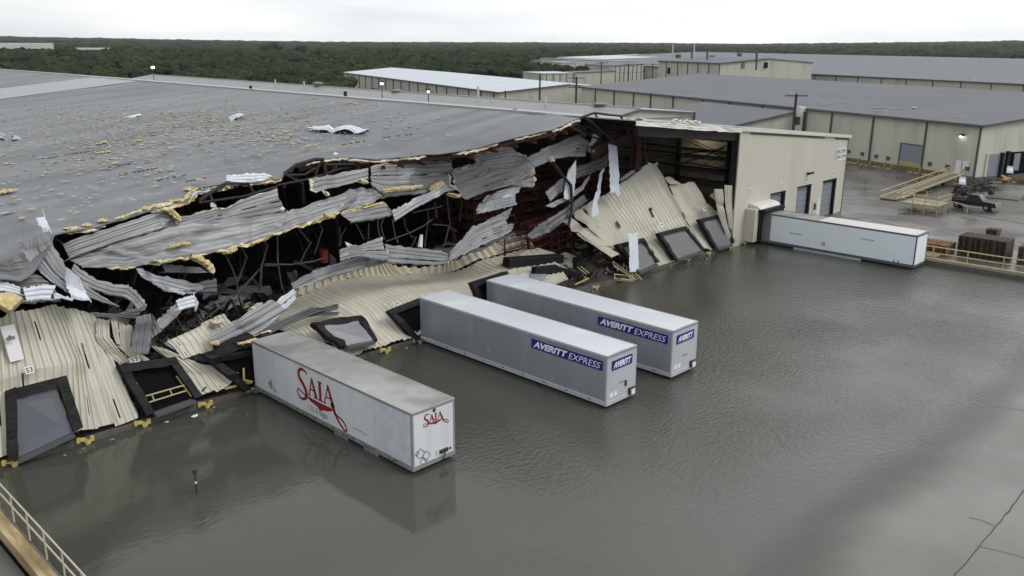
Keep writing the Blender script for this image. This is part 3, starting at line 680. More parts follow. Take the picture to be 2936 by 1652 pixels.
# white-roofed long shed behind the damaged warehouse
LA = onZ(1255, 233, 7); LA = (LA.x, LA.y)
gbuild('white_roofed_shed', LA, 148, 44, 7, .083, 'long low cream shed with bright white ribbed roof in front of the woods', rmat=ROOFW, cols=[3+i*8.2 for i in range(18)], ridge=20)
def cpx(vx, vy, h): p = onZ(vx, vy, h); return (p.x, p.y)
C1 = cpx(1811.6, 159.7, 12.6)
c1 = gbuild('plant_building', C1, 36, 41, 12.6, .07, 'tall cream plant building with grey roof, tall vent stacks and two small dark gable openings', 'industrial building', cols=[.2, 6, 12, 18, 24, 31], ridge=20.5)
for vx, vy, hh in ((1692, 112, 8), (1746, 108, 9.5), (1779, 122, 6), (1903, 128, 6), (1740, 120, 6)):
    p = onZ(vx, vy+30, 13.2); rr = .35
    MB().cyl((p.x, p.y, 11), onY(vx, vy, p.y), rr, 8).build('vent_stack', ROOFW if vx in (1692, 1746) else TRIMD, c1)
for (vx, vy, wd) in ((1868, 164, 1.1), (1925, 164, 1.5)):
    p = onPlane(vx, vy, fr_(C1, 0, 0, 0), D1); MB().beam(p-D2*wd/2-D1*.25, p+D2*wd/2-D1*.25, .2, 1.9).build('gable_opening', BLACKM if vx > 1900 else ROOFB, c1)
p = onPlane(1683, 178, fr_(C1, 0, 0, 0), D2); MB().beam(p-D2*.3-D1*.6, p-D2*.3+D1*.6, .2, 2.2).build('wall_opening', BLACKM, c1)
for vx, vy in ((1706, 134), (1790, 137), (1860, 131)):
    p = onZ(vx, vy+4, 13.8); MB().cyl(p-Vector((0, 0, 1.5)), p+Vector((0, 0, .2)), 1.3, 10).build('roof_fan', TRIMD, c1)
def bbox(name, vx0, vy0, vx1, h, depth, label, zb=.2, wmat=None, rmat=ROOFB, lean=0, cols=0, cat='industrial building', split=None):
    "box whose near top edge runs from (vx0,vy0) to column vx1 along D2, at height h"
    A = onZ(vx0, vy0, h); q = onPlane(vx1, vy0, A, D1); wv = (q-A).dot(D2); A2 = (A.x, A.y)
    r = thing(name, (A.x, A.y, 0), label, cat)
    mb = MB(); mb.hexa([fr_(A2, 0, 0, zb), fr_(A2, 0, wv, zb), fr_(A2, depth, wv, zb), fr_(A2, depth, 0, zb)], [fr_(A2, 0, 0, h), fr_(A2, 0, wv, h-lean), fr_(A2, depth, wv, h-lean), fr_(A2, depth, 0, h)]); mb.build('walls', wmat or CREAMB, r)
    mb = MB(); mb.hexa([fr_(A2, -.3, -.3, h+.01), fr_(A2, -.3, wv+.3, h-lean+.01), fr_(A2, depth+.3, wv+.3, h-lean+.01), fr_(A2, depth+.3, -.3, h+.01)], [fr_(A2, -.3, -.3, h+.3), fr_(A2, -.3, wv+.3, h-lean+.3), fr_(A2, depth+.3, wv+.3, h-lean+.3), fr_(A2, depth+.3, -.3, h+.3)]); mb.build('roof', rmat, r)
    for k in range(cols):
        v = wv*(k+.5)/cols; MB().beam(fr_(A2, -.1, v, zb), fr_(A2, -.1, v, h-lean-.1), .22, .2).build('downspout', TRIMD, r)
    return r
PALEW = pmat('pale_green_wall', (.40, .42, .38), .6, 0, .05)
bbox('white_block_building', 1448, 150, 1605, 10.5, 40, 'tall pale green-grey box building behind the utility poles', wmat=PALEW, cols=3, rmat=ROOFW, lean=1.2)
bbox('small_tower_building', 1414, 158, 1447, 9.0, 14, 'narrow pale tower-like building with two dark vents, left of the tall pale block', wmat=CREAMB, rmat=ROOFW)
bbox('low_annex_building', 1366, 186, 1450, 5.8, 20, 'low cream annex with white flat roof beside the woods', rmat=ROOFW, cols=5, lean=0)
bbox('low_link_building', 1447, 184, 1545, 6.0, 12, 'low cream link building under the tall pale block, right of the low annex', rmat=ROOFB, cols=0, lean=-.5)
bbox('ribbed_panel_building', 1543, 167, 1618, 8.6, 26, 'cream building with dark vertical strips next to the tall plant building', rmat=ROOFB, cols=7, lean=-.8)
# far white roof behind the plant
A_ = onZ(1523, 143, 11.0); A_ = (A_.x, A_.y)
gbuild('far_white_roofed_building', A_, 60, 300, 9.5, .03, 'very long white-roofed building on the horizon behind the plant stacks', rmat=ROOFW, ridge=60, far_eave=5, gut=False, wmat=PALEW)
# big blue-grey roof at the far right
DA = onZ(2575, 212.7, 8); DA = (DA.x, DA.y); DB = onZ(1984, 188, 8)
Ld = (DB-Vector((DA[0], DA[1], 8))).dot(D1)
d_ = gbuild('huge_far_warehouse', (DA[0]-D1.x*120, DA[1]-D1.y*120), Ld+360, 250, 8, .041, 'huge far warehouse with broad blue-grey roof below the wooded ridge', rmat=ROOFB2, ridge=125, cols=[120+i*10.5 for i in range(-3, 9)])
MB().beam(onZ(2434, 200, 8.3)+Vector((0, 0, .2)), onZ(2475, 211, 5.5), .6, .5).build('fallen_gutter', TRIMD, d_)
# distant buildings among the trees at the far left
def fbox(vx0, vx1, vyt, dist, hz, label, dep=40):
    a = ray(vx0, vyt); b = ray(vx1, vyt); a = CAM+a*(dist/a.length); b = CAM+b*(dist/b.length); n = Vector((a.y-b.y, b.x-a.x, 0)).normalized()
    if n.dot(a-CAM) < 0: n = -n
    zt = a.z; r = MB().hexa([(a.x, a.y, zt-hz), (b.x, b.y, zt-hz), (b.x+n.x*dep, b.y+n.y*dep, zt-hz), (a.x+n.x*dep, a.y+n.y*dep, zt-hz)], [(a.x, a.y, zt), (b.x, b.y, zt), (b.x+n.x*dep, b.y+n.y*dep, zt), (a.x+n.x*dep, a.y+n.y*dep, zt)]).build('far_building', pmat('far_white', (.50, .52, .50), .6, 0, .1, .05), None)
    tag(r, label, 'building'); return r
fbox(-20, 134, 109, 900, 14, 'long white far building showing above the trees at the left edge', 60)
fbox(190, 275, 121, 820, 4, 'thin white roof showing between the trees right of the long white far building', 25)
# adjoining gabled hall directly behind the damaged one
BH = thing('adjoining_hall', (135.7, 35, 0), 'cream gabled hall joined behind the damaged warehouse, with roof vents along its ridge', 'warehouse')
bxr, bzr = 135.74, 9.82; bxe = 150.0; bze = bzr-.0815*(bxe-bxr); bxl = 128.9; bzl = bzr-.135*(bxr-bxl)
mb = MB(); mb.poly([(bxl, 35, 0), (bxe, 35, 0), (bxe, 35, bze), (bxr, 35, bzr), (bxl, 35, bzl)], (0, .2, 0)); mb.build('gable_wall', CREAMB, BH)
mb = MB(); mb.quad((bxl-3, 34.8, bzl-.4), (bxr, 34.8, bzr+.1), (bxr, 200, bzr+.1), (bxl-3, 200, bzl-.4)); mb.build('roof_slope', pmat('pale_grey_roof', (.17, .174, .172), .5, 0, .12, .25, (.3, 1.5, 1)), BH, solid=.1)
mb = MB(); mb.quad((bxr, 34.8, bzr+.1), (bxe+.3, 34.8, bze+.1), (bxe+.3, 62, bze+.1), (bxr, 62, bzr+.1)); mb.build('white_roof_slope', ROOFW, BH, solid=.1)
mb = MB(); mb.quad((bxr, 62, bzr+.1), (bxe+.3, 62, bze+.1), (bxe+.3, 200, bze+.1), (bxr, 200, bzr+.1)); mb.build('rear_roof_slope', ROOFB, BH, solid=.1)
MB().box(bxe-.2, bxe, 35.2, 200, 0, bze).build('side_wall', CREAMB, BH)
MB().beam((bxr, 34.8, bzr+.2), (bxr, 200, bzr+.2), .4, .2).build('ridge_cap', pmat('ridge_metal2', (.34, .35, .33), .5), BH)
mb = MB(); mb.beam((bxl, 34.7, bzl-.15), (bxr, 34.7, bzr-.1), .1, .28); mb.beam((bxr, 34.7, bzr-.1), (bxe, 34.7, bze-.1), .1, .28); mb.beam((bxr+.6, 34.7, bze-.25), (bxe, 34.7, bze-.6), .08, .12); mb.beam((bxe+.1, 34.7, 2), (bxe+.1, 34.7, bze+.1), .3, .3); mb.build('gable_trim', TRIMD, BH)
for vx, vy in ((998, 231), (1510, 265), (1722-0, 300),) [:2]+((800, 212), (1312, 266)):
    if vx in (1312,): p = onZ(vx, vy, 13.0)
    else: p = onX(vx, vy, bxr)
    b_ = MB(); b_.cyl(p-Vector((0, 0, .5)), p+Vector((0, 0, .05)), .75, 12); b_.cyl(p+Vector((0, 0, .05)), p+Vector((0, 0, .3)), 1.15, 12); b_.tube([p+Vector((0, 0, .3)), p+Vector((0, 0, .5))], 1.0, 12, .3)
    if vx == 1312: continue
    tag(b_.build('roof_vent', pmat('vent_metal', (.16, .16, .155), .5, .2), None), 'squat round mushroom vent on the ridge of the adjoining hall', 'roof vent', 'round vents on the adjoining hall ridge')
for vx, vy, h, m_ in ((692, 200, 1.9, ROOFW), (1371, 245, 2.6, ROOFW), (764, 205, 1.3, ROOFW), (1236, 250, 1.5, ROOFW), (630, 208, 1.7, STEELD), (1294, 266, 1.7, STEELD), (1202, 218, 1.5, ROOFW), (868, 222, 1.2, STEELD)):
    k = onX(vx, vy, bxr-2.5) if vx not in (1294, 868, 630) else onX(vx, vy+8, RX+.8)
    o = MB().tube([k-Vector((0, 0, h+.6)), k+Vector((0, 0, .0))], .18, 8).build('vent_pipe', m_, None)
    tag(o, ('dark' if m_ is STEELD else 'white')+' vent pipe standing upright near the '+('warehouse' if m_ is STEELD else 'adjoining hall')+' ridge', 'vent pipe', ('dark' if m_ is STEELD else 'white')+' vent pipes on the roofs')
# low lean-to against the long warehouse
LT = thing('lean_to_shed', (150, 25, 0), 'low cream lean-to with sloping grey roof against the long warehouse wall', 'shed')
p0 = Vector((176.2, 31, 0)); a = onPlane(1850, 316, p0, D1); b = onPlane(1996, 282.5, p0, D1)
lo_ = a + (a-b)*.35
mb = MB(); mb.poly([(lo_.x, lo_.y, 0), (b.x, b.y, 0), b, lo_], D1*.2); mb.build('end_wall', CREAMB, LT)
dd = D1*26; mb = MB(); mb.hexa([lo_-D1*.3, b-D1*.3, b+dd, lo_+dd], [lo_-D1*.3+Vector((0, 0, .2)), b-D1*.3+Vector((0, 0, .2)), b+dd+Vector((0, 0, .2)), lo_+dd+Vector((0, 0, .2))]); mb.build('roof', ROOFB, LT)
mb = MB(); mb.beam(lo_-D1*.4, b-D1*.4, .1, .3); mb.build('roof_trim', TRIMD, LT)
# cream duct shaft by the big pole
o = MB().box(0, 1, 0, 1, 0, 1); o.v = [Vector((p0.x-.6, p0.y-1.5, 0))+D1*(q.y*1.2)+D2*(q.x*1.3)+Vector((0, 0, q.z*8.6)) for q in o.v]
tag(o.build('wall_duct', WALLTRIM, None), 'pale square duct rising beside the lean-to and the utility pole', 'duct')

# pale scraps and patches on the long warehouse roof
rn = random.Random(31)
def on_long(vx, vy):
    n = (Vector((0, 0, 1))-D2*.079).normalized(); return onPlane(vx, vy, fr_(RA, 0, 0, 8.2+.24), n)
for k, (vx, vy, l) in enumerate(((1820, 212, 3), (1850, 215, 2), (1880, 222, 1), (1900, 214, 1.5), (2100, 262, 3), (2130, 258, 2), (2068, 258, 1), (2235, 271, 3), (2275, 275, 2), (2300, 270, 2), (2220, 280, 1.2), (2418, 295, 1), (1985, 232, 2), (2190, 240, 1))):
    p = on_long(vx, vy); d = Vector((rn.uniform(.3, 1), rn.uniform(-1, .2), 0)).normalized()*l; m = MB(); m.beam(p-d, p+d, rn.uniform(.2, .5), .05)
    tag(m.build('roof_scrap', pmat('pale_scrap_sheet', (.30, .32, .35), .6), None), 'pale thin scrap lying on the grey roof of the long warehouse', 'debris', 'scraps on the long warehouse roof')
# ================================================================== TRAILERS
BZ0, BZ1 = .19, 3.09
def wheel(r, c, name='wheel'):
    c = Vector(c); w_ = MB(); w_.cyl(c-Vector((.14, 0, 0)), c+Vector((.14, 0, 0)), .5, 20); o = w_.build(name, RUBBER, r)
    q = MB(); q.cyl(c-Vector((.16, 0, 0)), c+Vector((.16, 0, 0)), .26, 14); q.build('rim', TRAIL, o); return o
def trailer(x0, y1, L, label, side, top, nose, rail, y0=-.05, radius=0):
    x1 = x0+2.6; r = thing('semi_trailer', ((x0+x1)/2, (y0+y1)/2, 0), label, 'trailer')
    b = MB().box(x0, x1, y1, y0, BZ0+.14, BZ1-.03).build('cargo_box', side, r, bevel=.04)
    t = MB().box(x0+.03, x1-.03, y1+.03, y0, BZ1-.05, BZ1+.015)
    # slight crown and sag of the thin roof skin
    t = MB(); nx, ny = 10, 40
    for j in range(ny+1):
        for i in range(nx+1):
            X = x0+.02+(x1-x0-.04)*i/nx; Y = y1+.02+(y0-y1-.02)*j/ny
            t.v.append(Vector((X, Y, BZ1-.005+.03*math.sin(math.pi*i/nx)+.012*noise.noise(Vector((X*1.2, Y*.8, x0))))))
    for j in range(ny):
        for i in range(nx): k = j*(nx+1)+i; t.f.append((k, k+1, k+nx+2, k+nx+1))
    t.build('roof_skin', top, r, smooth=True)
    for xx in (x0-.025, x1-.035):
        MB().box(xx, xx+.06, y1, y0, BZ1-.12, BZ1+.02).build('top_rail', rail, r, bevel=.015)
        m = MB().box(xx, xx+.06, y1, y0, BZ0-.02, BZ0+.24); q = m.build('bottom_rail', rail, r, bevel=.01)
        if xx < x0:
            for yy in np.arange(y0-1, y1+.6, -1.7):
                MB().box(xx-.015, xx+.0, yy-.10, yy+.10, BZ0+.10, BZ0+.15).build('marker_lamp', INK, q)
    MB().box(x0-.02, x1+.02, y1-.05, y1+.02, BZ0-.02, BZ0+.22).build('nose_sill', rail, r, bevel=.01)
    MB().box(x0-.02, x1+.02, y1-.05, y1+.02, BZ1-.14, BZ1+.02).build('nose_header', rail if radius == 0 else side, r, bevel=.02)
    for xx in (x0-.02, x1-.10):
        MB().box(xx, xx+.12, y1-.045, y1+.08, BZ0, BZ1).build('corner_post', rail if radius == 0 else nose, r, bevel=.03)
    MB().box(x0+.10, x1-.10, y1-.03, y1+.01, BZ0+.2, BZ1-.13).build('nose_panel', nose, r)
    m = MB(); m.box(x0+.1, x1-.1, y1+.2, y0, .03, .2); m.build('under_frame', STEELD, r)
    for xx in (x0+.35, x1-.5):
        m = MB(); m.box(xx, xx+.15, y1+2.5, y1+2.7, -.7, .1); m.box(xx-.1, xx+.25, y1+2.4, y1+2.8, -.75, -.68); m.build('landing_leg', STEELG, r)
    for yy in (y0-1.9, y0-3.2):
        for xx in (x0+.2, x1-.2): wheel(r, (xx, yy, -.52))
    return r
t1x, t1y = 52.222, -14.18
T1 = trailer(t1x, t1y, 14, 'white semi-trailer with red freight lettering and a worn grey roof, nearest of the docked trailers', TWHITE, TTOP, TWHITE, TRAIL)
t2x, t2y = 64.478, -15.8
T2 = trailer(t2x, t2y, 15.6, 'nearer of the two silver trailers with blue banners standing side by side', TALU, TTOPW, TALUL, pmat('silver_rail', (.50, .52, .55), .4, .2, .05), radius=1)
t3x, t3y = 70.611, -15.83
T3 = trailer(t3x, t3y, 15.6, 'farther of the two silver trailers with blue banners standing side by side', TALU, TTOPW, TALUL, MATS['silver_rail'], radius=1)
t4x, t4y = 107.974, -16.0
TPALE = pmat('trailer_pale_blue', (.76, .83, .88), .35, 0, .035, .4, col2=(.71, .78, .83), c2s=.4, bump=.01, bs=1)
T4 = trailer(t4x, t4y, 16, 'plain pale blue-white semi-trailer docked beside the undamaged end wall, water under it', TPALE, TTOP, TPALE, pmat('slate_rail', (.12, .14, .17), .4, .3, .1))
MB().box(t4x-.03, t4x+2.63, t4y+.1, t4y+9.2, BZ1+.03, BZ1+.05).build('dry_roof_part', pmat('dry_roof', (.50, .48, .48), .5, 0, .05, .5), T4)
MB().box(t4x-.035, t4x-.005, -2.0, -.2, BZ0+.2, BZ1-.1).build('grey_rear_panel', pmat('dull_grey', (.19, .185, .19), .6), T4)
MB().box(t4x-.04, t4x, -11.3, -4.6, -.25, .17).build('side_skirt', pmat('skirt', (.40, .42, .44), .5), T4)
MB().box(t4x+.3, t4x+2.5, -4.4, -.3, -.3, .1).build('tandem_frame', RUBBER, T4)
def circle(mb, o, X, Y, r, n=20, th=.01):
    X = Vector(X); Y = Vector(Y); mb.poly([Vector(o)+X*r*math.cos(2*math.pi*k/n)+Y*r*math.sin(2*math.pi*k/n) for k in range(n)], X.cross(Y)*th)
m = MB(); circle(m, (t4x-.002, -7.55, .98), (0, -1, 0), (0, 0, 1), .19); q = m.build('round_emblem', pmat('slate_print', (.12, .17, .22), .5), T4)
m = MB(); m.poly([Vector((t4x-.016, -7.5+.14*math.cos(t), .98+.14*math.sin(t))) for t in [math.pi/2+math.pi*k/8 for k in range(9)]], (-.004, 0, 0)); m.build('emblem_half', LETW, q)
for yy in (-14.6, -14.2): MB().box(t4x-.012, t4x, yy-.12, yy, .45, .6).build('small_mark', INK, T4)
MB().box(t4x-.008, t4x, -12.3, -11.0, 2.0, 2.12).build('faded_lettering', pmat('faded_grey_letters', (.40, .45, .49), .5), T4)
MB().box(t4x-.008, t4x, -5.3, -4.0, 1.45, 1.58).build('faded_lettering', MATS['faded_grey_letters'], T4)
# --- banners
SX = (0, -1, 0); SU = (0, 0, 1)
for (tx, ty, tr_) in ((t2x, t2y, T2), (t3x, t3y, T3)):
    bn = MB().box(tx-.02, tx-.002, -15.5, -10.2, 2.16, 2.74).build('blue_banner', BLUE, tr_)
    text_obj('AVERITT', .5, LETW, bn, (tx-.022, -10.36, 2.26), SX, SU, shear=.28, width=2.62, height=.39, bold=.022)
    text_obj('EXPRESS', .5, LETW, bn, (tx-.022, -13.06, 2.25), SX, SU, shear=.28, width=2.3, height=.37, bold=-.004)
    es = MB().box(tx+.36, tx+2.16, ty-.075, ty-.052, 2.17, 2.72).build('blue_banner', BLUE, tr_)
    text_obj('AVERITT', .5, LETW, es, (tx+.46, ty-.078, 2.27), (1, 0, 0), SU, shear=.28, width=1.58, height=.34, bold=.02)
    m = MB(); m.box(tx+1.05, tx+1.65, ty-.04, ty-.03, 1.22, 1.30); m.build('trailer_number', INKG, tr_)
    for xx in (tx+.42, tx+.80):
        m = MB(); circle(m, (xx, ty-.03, .72), (1, 0, 0), (0, 0, 1), .15); m.build('round_sticker', LETW, tr_)
    m = MB(); m.box(tx+1.95, tx+2.5, ty-.12, ty-.03, .62, .70); m.box(tx+1.95, tx+2.05, ty-.14, ty-.03, .3, .7); m.box(tx+2.1, tx+2.16, ty-.12, ty-.03, .25, .5); m.build('hose_bracket', INK, tr_)
    MB().box(tx+2.15, tx+2.5, ty-.12, ty-.03, .28, .56).build('document_box', LETW, tr_)
    for yy in (-3.6, -6.0, -8.3, -12.6):
        MB().box(tx-.04, tx-.02, yy-.14, yy+.02, BZ1-.28, BZ1-.23).build('marker_lamp', INKG, tr_)
    for yy in (-.5, -.95, -1.3): MB().box(tx-.045, tx-.02, yy-.07, yy+.07, .30, .42).build('marker_lamp', LETW, tr_)
m = MB(); circle(m, (t2x-.005, -6.6, 1.1), SX, SU, .2); m.build('round_emblem', pmat('faint_silver_print', (.25, .30, .35), .5), T2)
m = MB(); m.box(t2x+1.6, t2x+1.72, t2y-.1, t2y-.03, .95, 1.25); m.build('hook', INK, T2)
# --- red script logo of the nearest trailer
def logo(O, X, Y, s, parent, mat, name='red_logo'):
    m = MB(); st = lambda pts, ws: stroke(m, [(a*s, b*s) for a, b in pts], [q*s for q in ws], X, Y, O)
    st([(1.02, 2.02), (.86, 2.14), (.50, 2.18), (.26, 1.95), (.33, 1.66), (.62, 1.40), (.84, 1.10), (.80, .76), (.52, .60), (.22, .62), (.06, .84), (.14, 1.04), (.38, .98), (.86, .84), (1.3, .80)], [.06, .10, .15, .18, .21, .22, .22, .18, .13, .10, .08, .07, .07, .09, .12])
    def tri(x, w_, h, b=.98):
        st([(x, b+.02), (x+w_*.52, b+h)], [.07, .08]); st([(x+w_*.47, b+h+.02), (x+w_, b+.02)], [.13, .22]); st([(x+w_*.22, b+h*.36), (x+w_*.8, b+h*.36)], [.07, .07])
        st([(x-.10, b), (x+.14, b)], [.055, .055]); st([(x+w_-.20, b), (x+w_+.13, b)], [.055, .055])
    tri(1.10, .62, .95); 
    st([(2.08, .98), (2.08, 1.92)], [.2, .2]); st([(1.9, 1.93), (2.26, 1.93)], [.07, .07]); st([(1.9, .98), (2.26, .98)], [.07, .07])
    tri(2.42, .72, .98)
    st([(3.05, 1.15), (3.25, .72), (3.55, .36), (3.95, .06), (4.15, .08), (4.12, .26), (3.88, .50), (3.45, .62), (3.2, .72)], [.26, .18, .13, .10, .09, .09, .09, .08, .05])
    X_ = Vector(X).normalized(); Y_ = Vector(Y).normalized(); F = lambda a, b: Vector(O)+X_*a*s+Y_*b*s
    m.poly([F(.92, .80), F(1.5, .86), F(2.0, .84), F(2.0, .40), F(1.75, .58), F(1.3, .66)], X_.cross(Y_)*.012)
    m.poly([F(2.0, .84), F(2.9, .86), F(3.15, .80), F(2.7, .60), F(2.3, .55), F(2.0, .40)], X_.cross(Y_)*.012)
    return m.build(name, mat, parent)
logo(Vector((t1x-.004, -4.55, .44)), SX, SU, 1.07, T1, RED)
text_obj('LTL Freight', .4, GREENT, T1, (t1x-.012, -5.62, .52), SX, SU, name='freight_lettering', width=1.75, height=.42, bold=.004)
text_obj('www.saia.com', .14, GREENT, T1, (t1x-.010, -9.6, .86), SX, SU, name='small_lettering', width=1.15)
logo(Vector((t1x+.66, t1y-.035, 1.98)), (1, 0, 0), SU, .37, T1, RED)
m = MB(); circle(m, (t1x+1.34, t1y-.03, 2.86), (1, 0, 0), (0, 0, 1), .10); m.build('nose_vent', INK, T1)
def diamond(O, X, Y, r, parent, mat=None):
    m = MB(); pts = [(0, r), (r, 0), (0, -r), (-r, 0), (0, r)]
    for a, b in zip(pts, pts[1:]): 
        X_ = Vector(X); Y_ = Vector(Y); m.beam(Vector(O)+X_*a[0]+Y_*a[1], Vector(O)+X_*b[0]+Y_*b[1], .035)
    return m.build('placard_holder', mat or TRAIL, parent)
diamond((t1x+.45, t1y-.03, .95), (1, 0, 0), SU, .26, T1); diamond((t1x+.80, t1y-.03, .72), (1, 0, 0), SU, .26, T1); diamond((t1x+.62, t1y-.03, .52), (1, 0, 0), SU, .2, T1); diamond((t1x+.28, t1y-.03, 1.02), (1, 0, 0), SU, .12, T1)
m = MB(); m.box(t1x+1.62, t1x+2.12, t1y-.12, t1y-.03, .55, .72); m.tube([(t1x+1.85, t1y-.12, .6), (t1x+1.86, t1y-.16, .4), (t1x+1.8, t1y-.1, .22)], .03, 6); m.build('air_hose_couplings', INK, T1)
m = MB(); circle(m, (t1x+2.3, t1y-.03, .6), (1, 0, 0), (0, 0, 1), .07); m.build('nose_socket', INK, T1)
text_obj('2', .3, GREENT, T1, (t1x+1.35, t1y-.04, .55), (1, 0, 0), SU, name='small_number')
m = MB(); X_, Y_ = Vector(SX), Vector(SU)
m.poly([Vector((t1x-.004, -1.55, .95)), Vector((t1x-.004, -1.95, 1.32)), Vector((t1x-.004, -2.05, .75)), Vector((t1x-.004, -1.8, .7))], (-.008, 0, 0)); m.poly([Vector((t1x-.004, -2.1, .95)), Vector((t1x-.004, -2.35, .7)), Vector((t1x-.004, -2.2, .5))], (-.008, 0, 0)); m.build('faded_placard', pmat('faded_green_grey', (.22, .27, .26), .6), T1)
MB().box(t1x-.006, t1x, t1y+.1, t1y+2.9, BZ0+.25, BZ1-.14).build('replaced_side_panel', pmat('replaced_panel', (.55, .58, .63), .35), T1)
for yy in np.arange(-1.5, -14, -1.85):
    m = MB(); m.box(t1x-.045, t1x-.025, yy-.22, yy-.08, .235, .28); m.box(t1x-.045, t1x-.025, yy+.06, yy+.2, .235, .28); m.build('reflector_strip', INK, T1)
for yy in (-7.9, -10.4):
    MB().box(t1x-.02, t1x+.02, yy-1.2, yy, .02, .14).build('lower_frame_bar', TRAIL, T1)

# ================================================================== RAILINGS, POSTS, YARD THINGS
RAILW = pmat('white_rail', (.44, .41, .30), .5, 0, .12, 3)
def railing(name, pts, ztop, zmid, zbase, every, mat, label, cat='railing', r=.035):
    pts = [Vector(p) for p in pts]; root = thing(name, tuple(pts[0]+Vector((0, 0, zbase))), label, cat)
    for z, nm in ((ztop, 'top_rail'), (zmid, 'mid_rail')):
        MB().tube([p+Vector((0, 0, z)) for p in pts], r, 6).build(nm, mat, root)
    ln = (pts[-1]-pts[0]).length; d = (pts[-1]-pts[0]).normalized(); k = 0
    while k*every < ln:
        p = pts[0]+d*k*every; MB().tube([p+Vector((0, 0, zbase)), p+Vector((0, 0, ztop))], r*.9, 6).build('post', mat, root); k += 1
    return root
# left ramp wall with its timber bumper and white rail
rw = MB(); rw.box(37.1, 37.58, -60, -1.2, -1.3, .72); RW = rw.build('ramp_wall', CONC, None); tag(RW, 'stained concrete ramp wall beside the water at the lower left corner', 'retaining wall')
m = MB(); m.box(36.9, 37.1, -60, -1.2, .45, .95); m.box(37.1, 37.45, -60, -1.4, .72, .80)
o = m.build('timber_bumper', pmat('ochre_timber', (.25, .18, .085), .8, 0, .35, 1.5, (1, .3, 1), col2=(.42, .33, .2), c2s=.9), None); tag(o, 'ochre timber edge along the top of the ramp wall under the white rail', 'timber edge')
railing('ramp_railing', [(37.55, -1.6, 0), (37.55, -40, 0)], 2.02, 1.50, .78, 1.85, RAILW, 'white pipe railing on the ramp wall at the lower left corner')
MB().box(-60, 36.9, -60, -.0, -1, .12).build('ramp_pavement', WETC, None, kind='structure')
# post standing in the water
m = MB(); a = onZ(495, 1240, 0); m.tube([(a.x, a.y, -1), (a.x, a.y, 1.05)], .045, 8); root = thing('water_post', (a.x, a.y, 0), 'thin black post with a white band sticking out of the flood water', 'post')
m.build('shaft', INK, root); MB().tube([(a.x, a.y, 1.0), (a.x, a.y, 1.16)], .09, 10).build('cap', INK, root); MB().tube([(a.x, a.y, .48), (a.x, a.y, .58)], .055, 8).build('white_band', SIGNW, root)
# right edge rail by the timber stacks
railing('yard_railing', [(111.35, -13.5, 0), (111.75, -30, 0)], 1.62, 1.05, .46, 2.9, CPAINT, 'cream pipe railing on the yard edge right of the pale blue trailer', r=.06)
m = MB(); m.beam((111.3, -12.5, .5), (111.75, -34, .5), .22, .16); tag(m.build('edge_curb', CPAINT, None), 'cream painted steel curb under the railing at the yard edge', 'curb')
def stack(x0, y0, nx_, ny_, nz_, mat, label, cat, s=(1.2, 1.0, .145), jit=.06, group=None, name='pallet'):
    for i in range(nx_):
        for j in range(ny_):
            for k in range(nz_):
                yield
def pallet_mesh(mat, rough_=0):
    mb = MB()
    for k in range(6): mb.box(-.6, .6, -.5+k*.175, -.5+k*.175+.11, .115, .14)
    for yy in (-.5, -.05, .4): mb.box(-.6, .6, yy, yy+.1, .02, .115)
    for k in range(3): mb.box(-.6+k*.55, -.5+k*.55, -.5, .5, 0, .02)
    return mb
def pallets(mat, rows, label, group):
    proto = None; rn = random.Random(len(rows)*7)
    for (x, y, z, n) in rows:
        for k in range(n):
            p = (x+rn.uniform(-.02, .02), y+rn.uniform(-.02, .02), z+k*.145)
            if proto is None:
                proto = pallet_mesh(mat).build('wooden_pallet', mat, None); proto.location = p; ORG[proto.name] = Vector(p); c = proto
            else: c = proto.copy(); COL.objects.link(c); c.location = p
            c.rotation_euler.z = rn.uniform(-.015, .015); tag(c, label, 'pallet', group)
pallets(WOODD, [(116.2+i*1.24, -17.6-j*1.04, .44, 12) for i in range(2) for j in range(4)]+[(119.6, -18.9, .44, 14)], 'dark wet wooden pallet in the tall stacks right of the pale blue trailer', 'dark stacked pallets by the yard edge')
pallets(WOODO, [(114.6+i*1.3, -13.8-j*1.2, .44, 6) for i in range(2) for j in range(3)]+[(116.6+i*1.3, -22.6-j*1.15, .44, 10) for i in range(2) for j in range(2)], 'orange weathered wooden pallet stacked near the yard railing', 'orange stacked pallets by the yard edge')
m = MB(); [m.box(112.3+.3*k, 112.5+.3*k, -16.4, -14.6, .44, .52+.04*(k % 2)) for k in range(4)]; tag(m.build('loose_planks', pmat('pale_timber', (.32, .25, .14), .8, 0, .3, 3), None), 'pale loose planks lying behind the yard railing', 'planks')
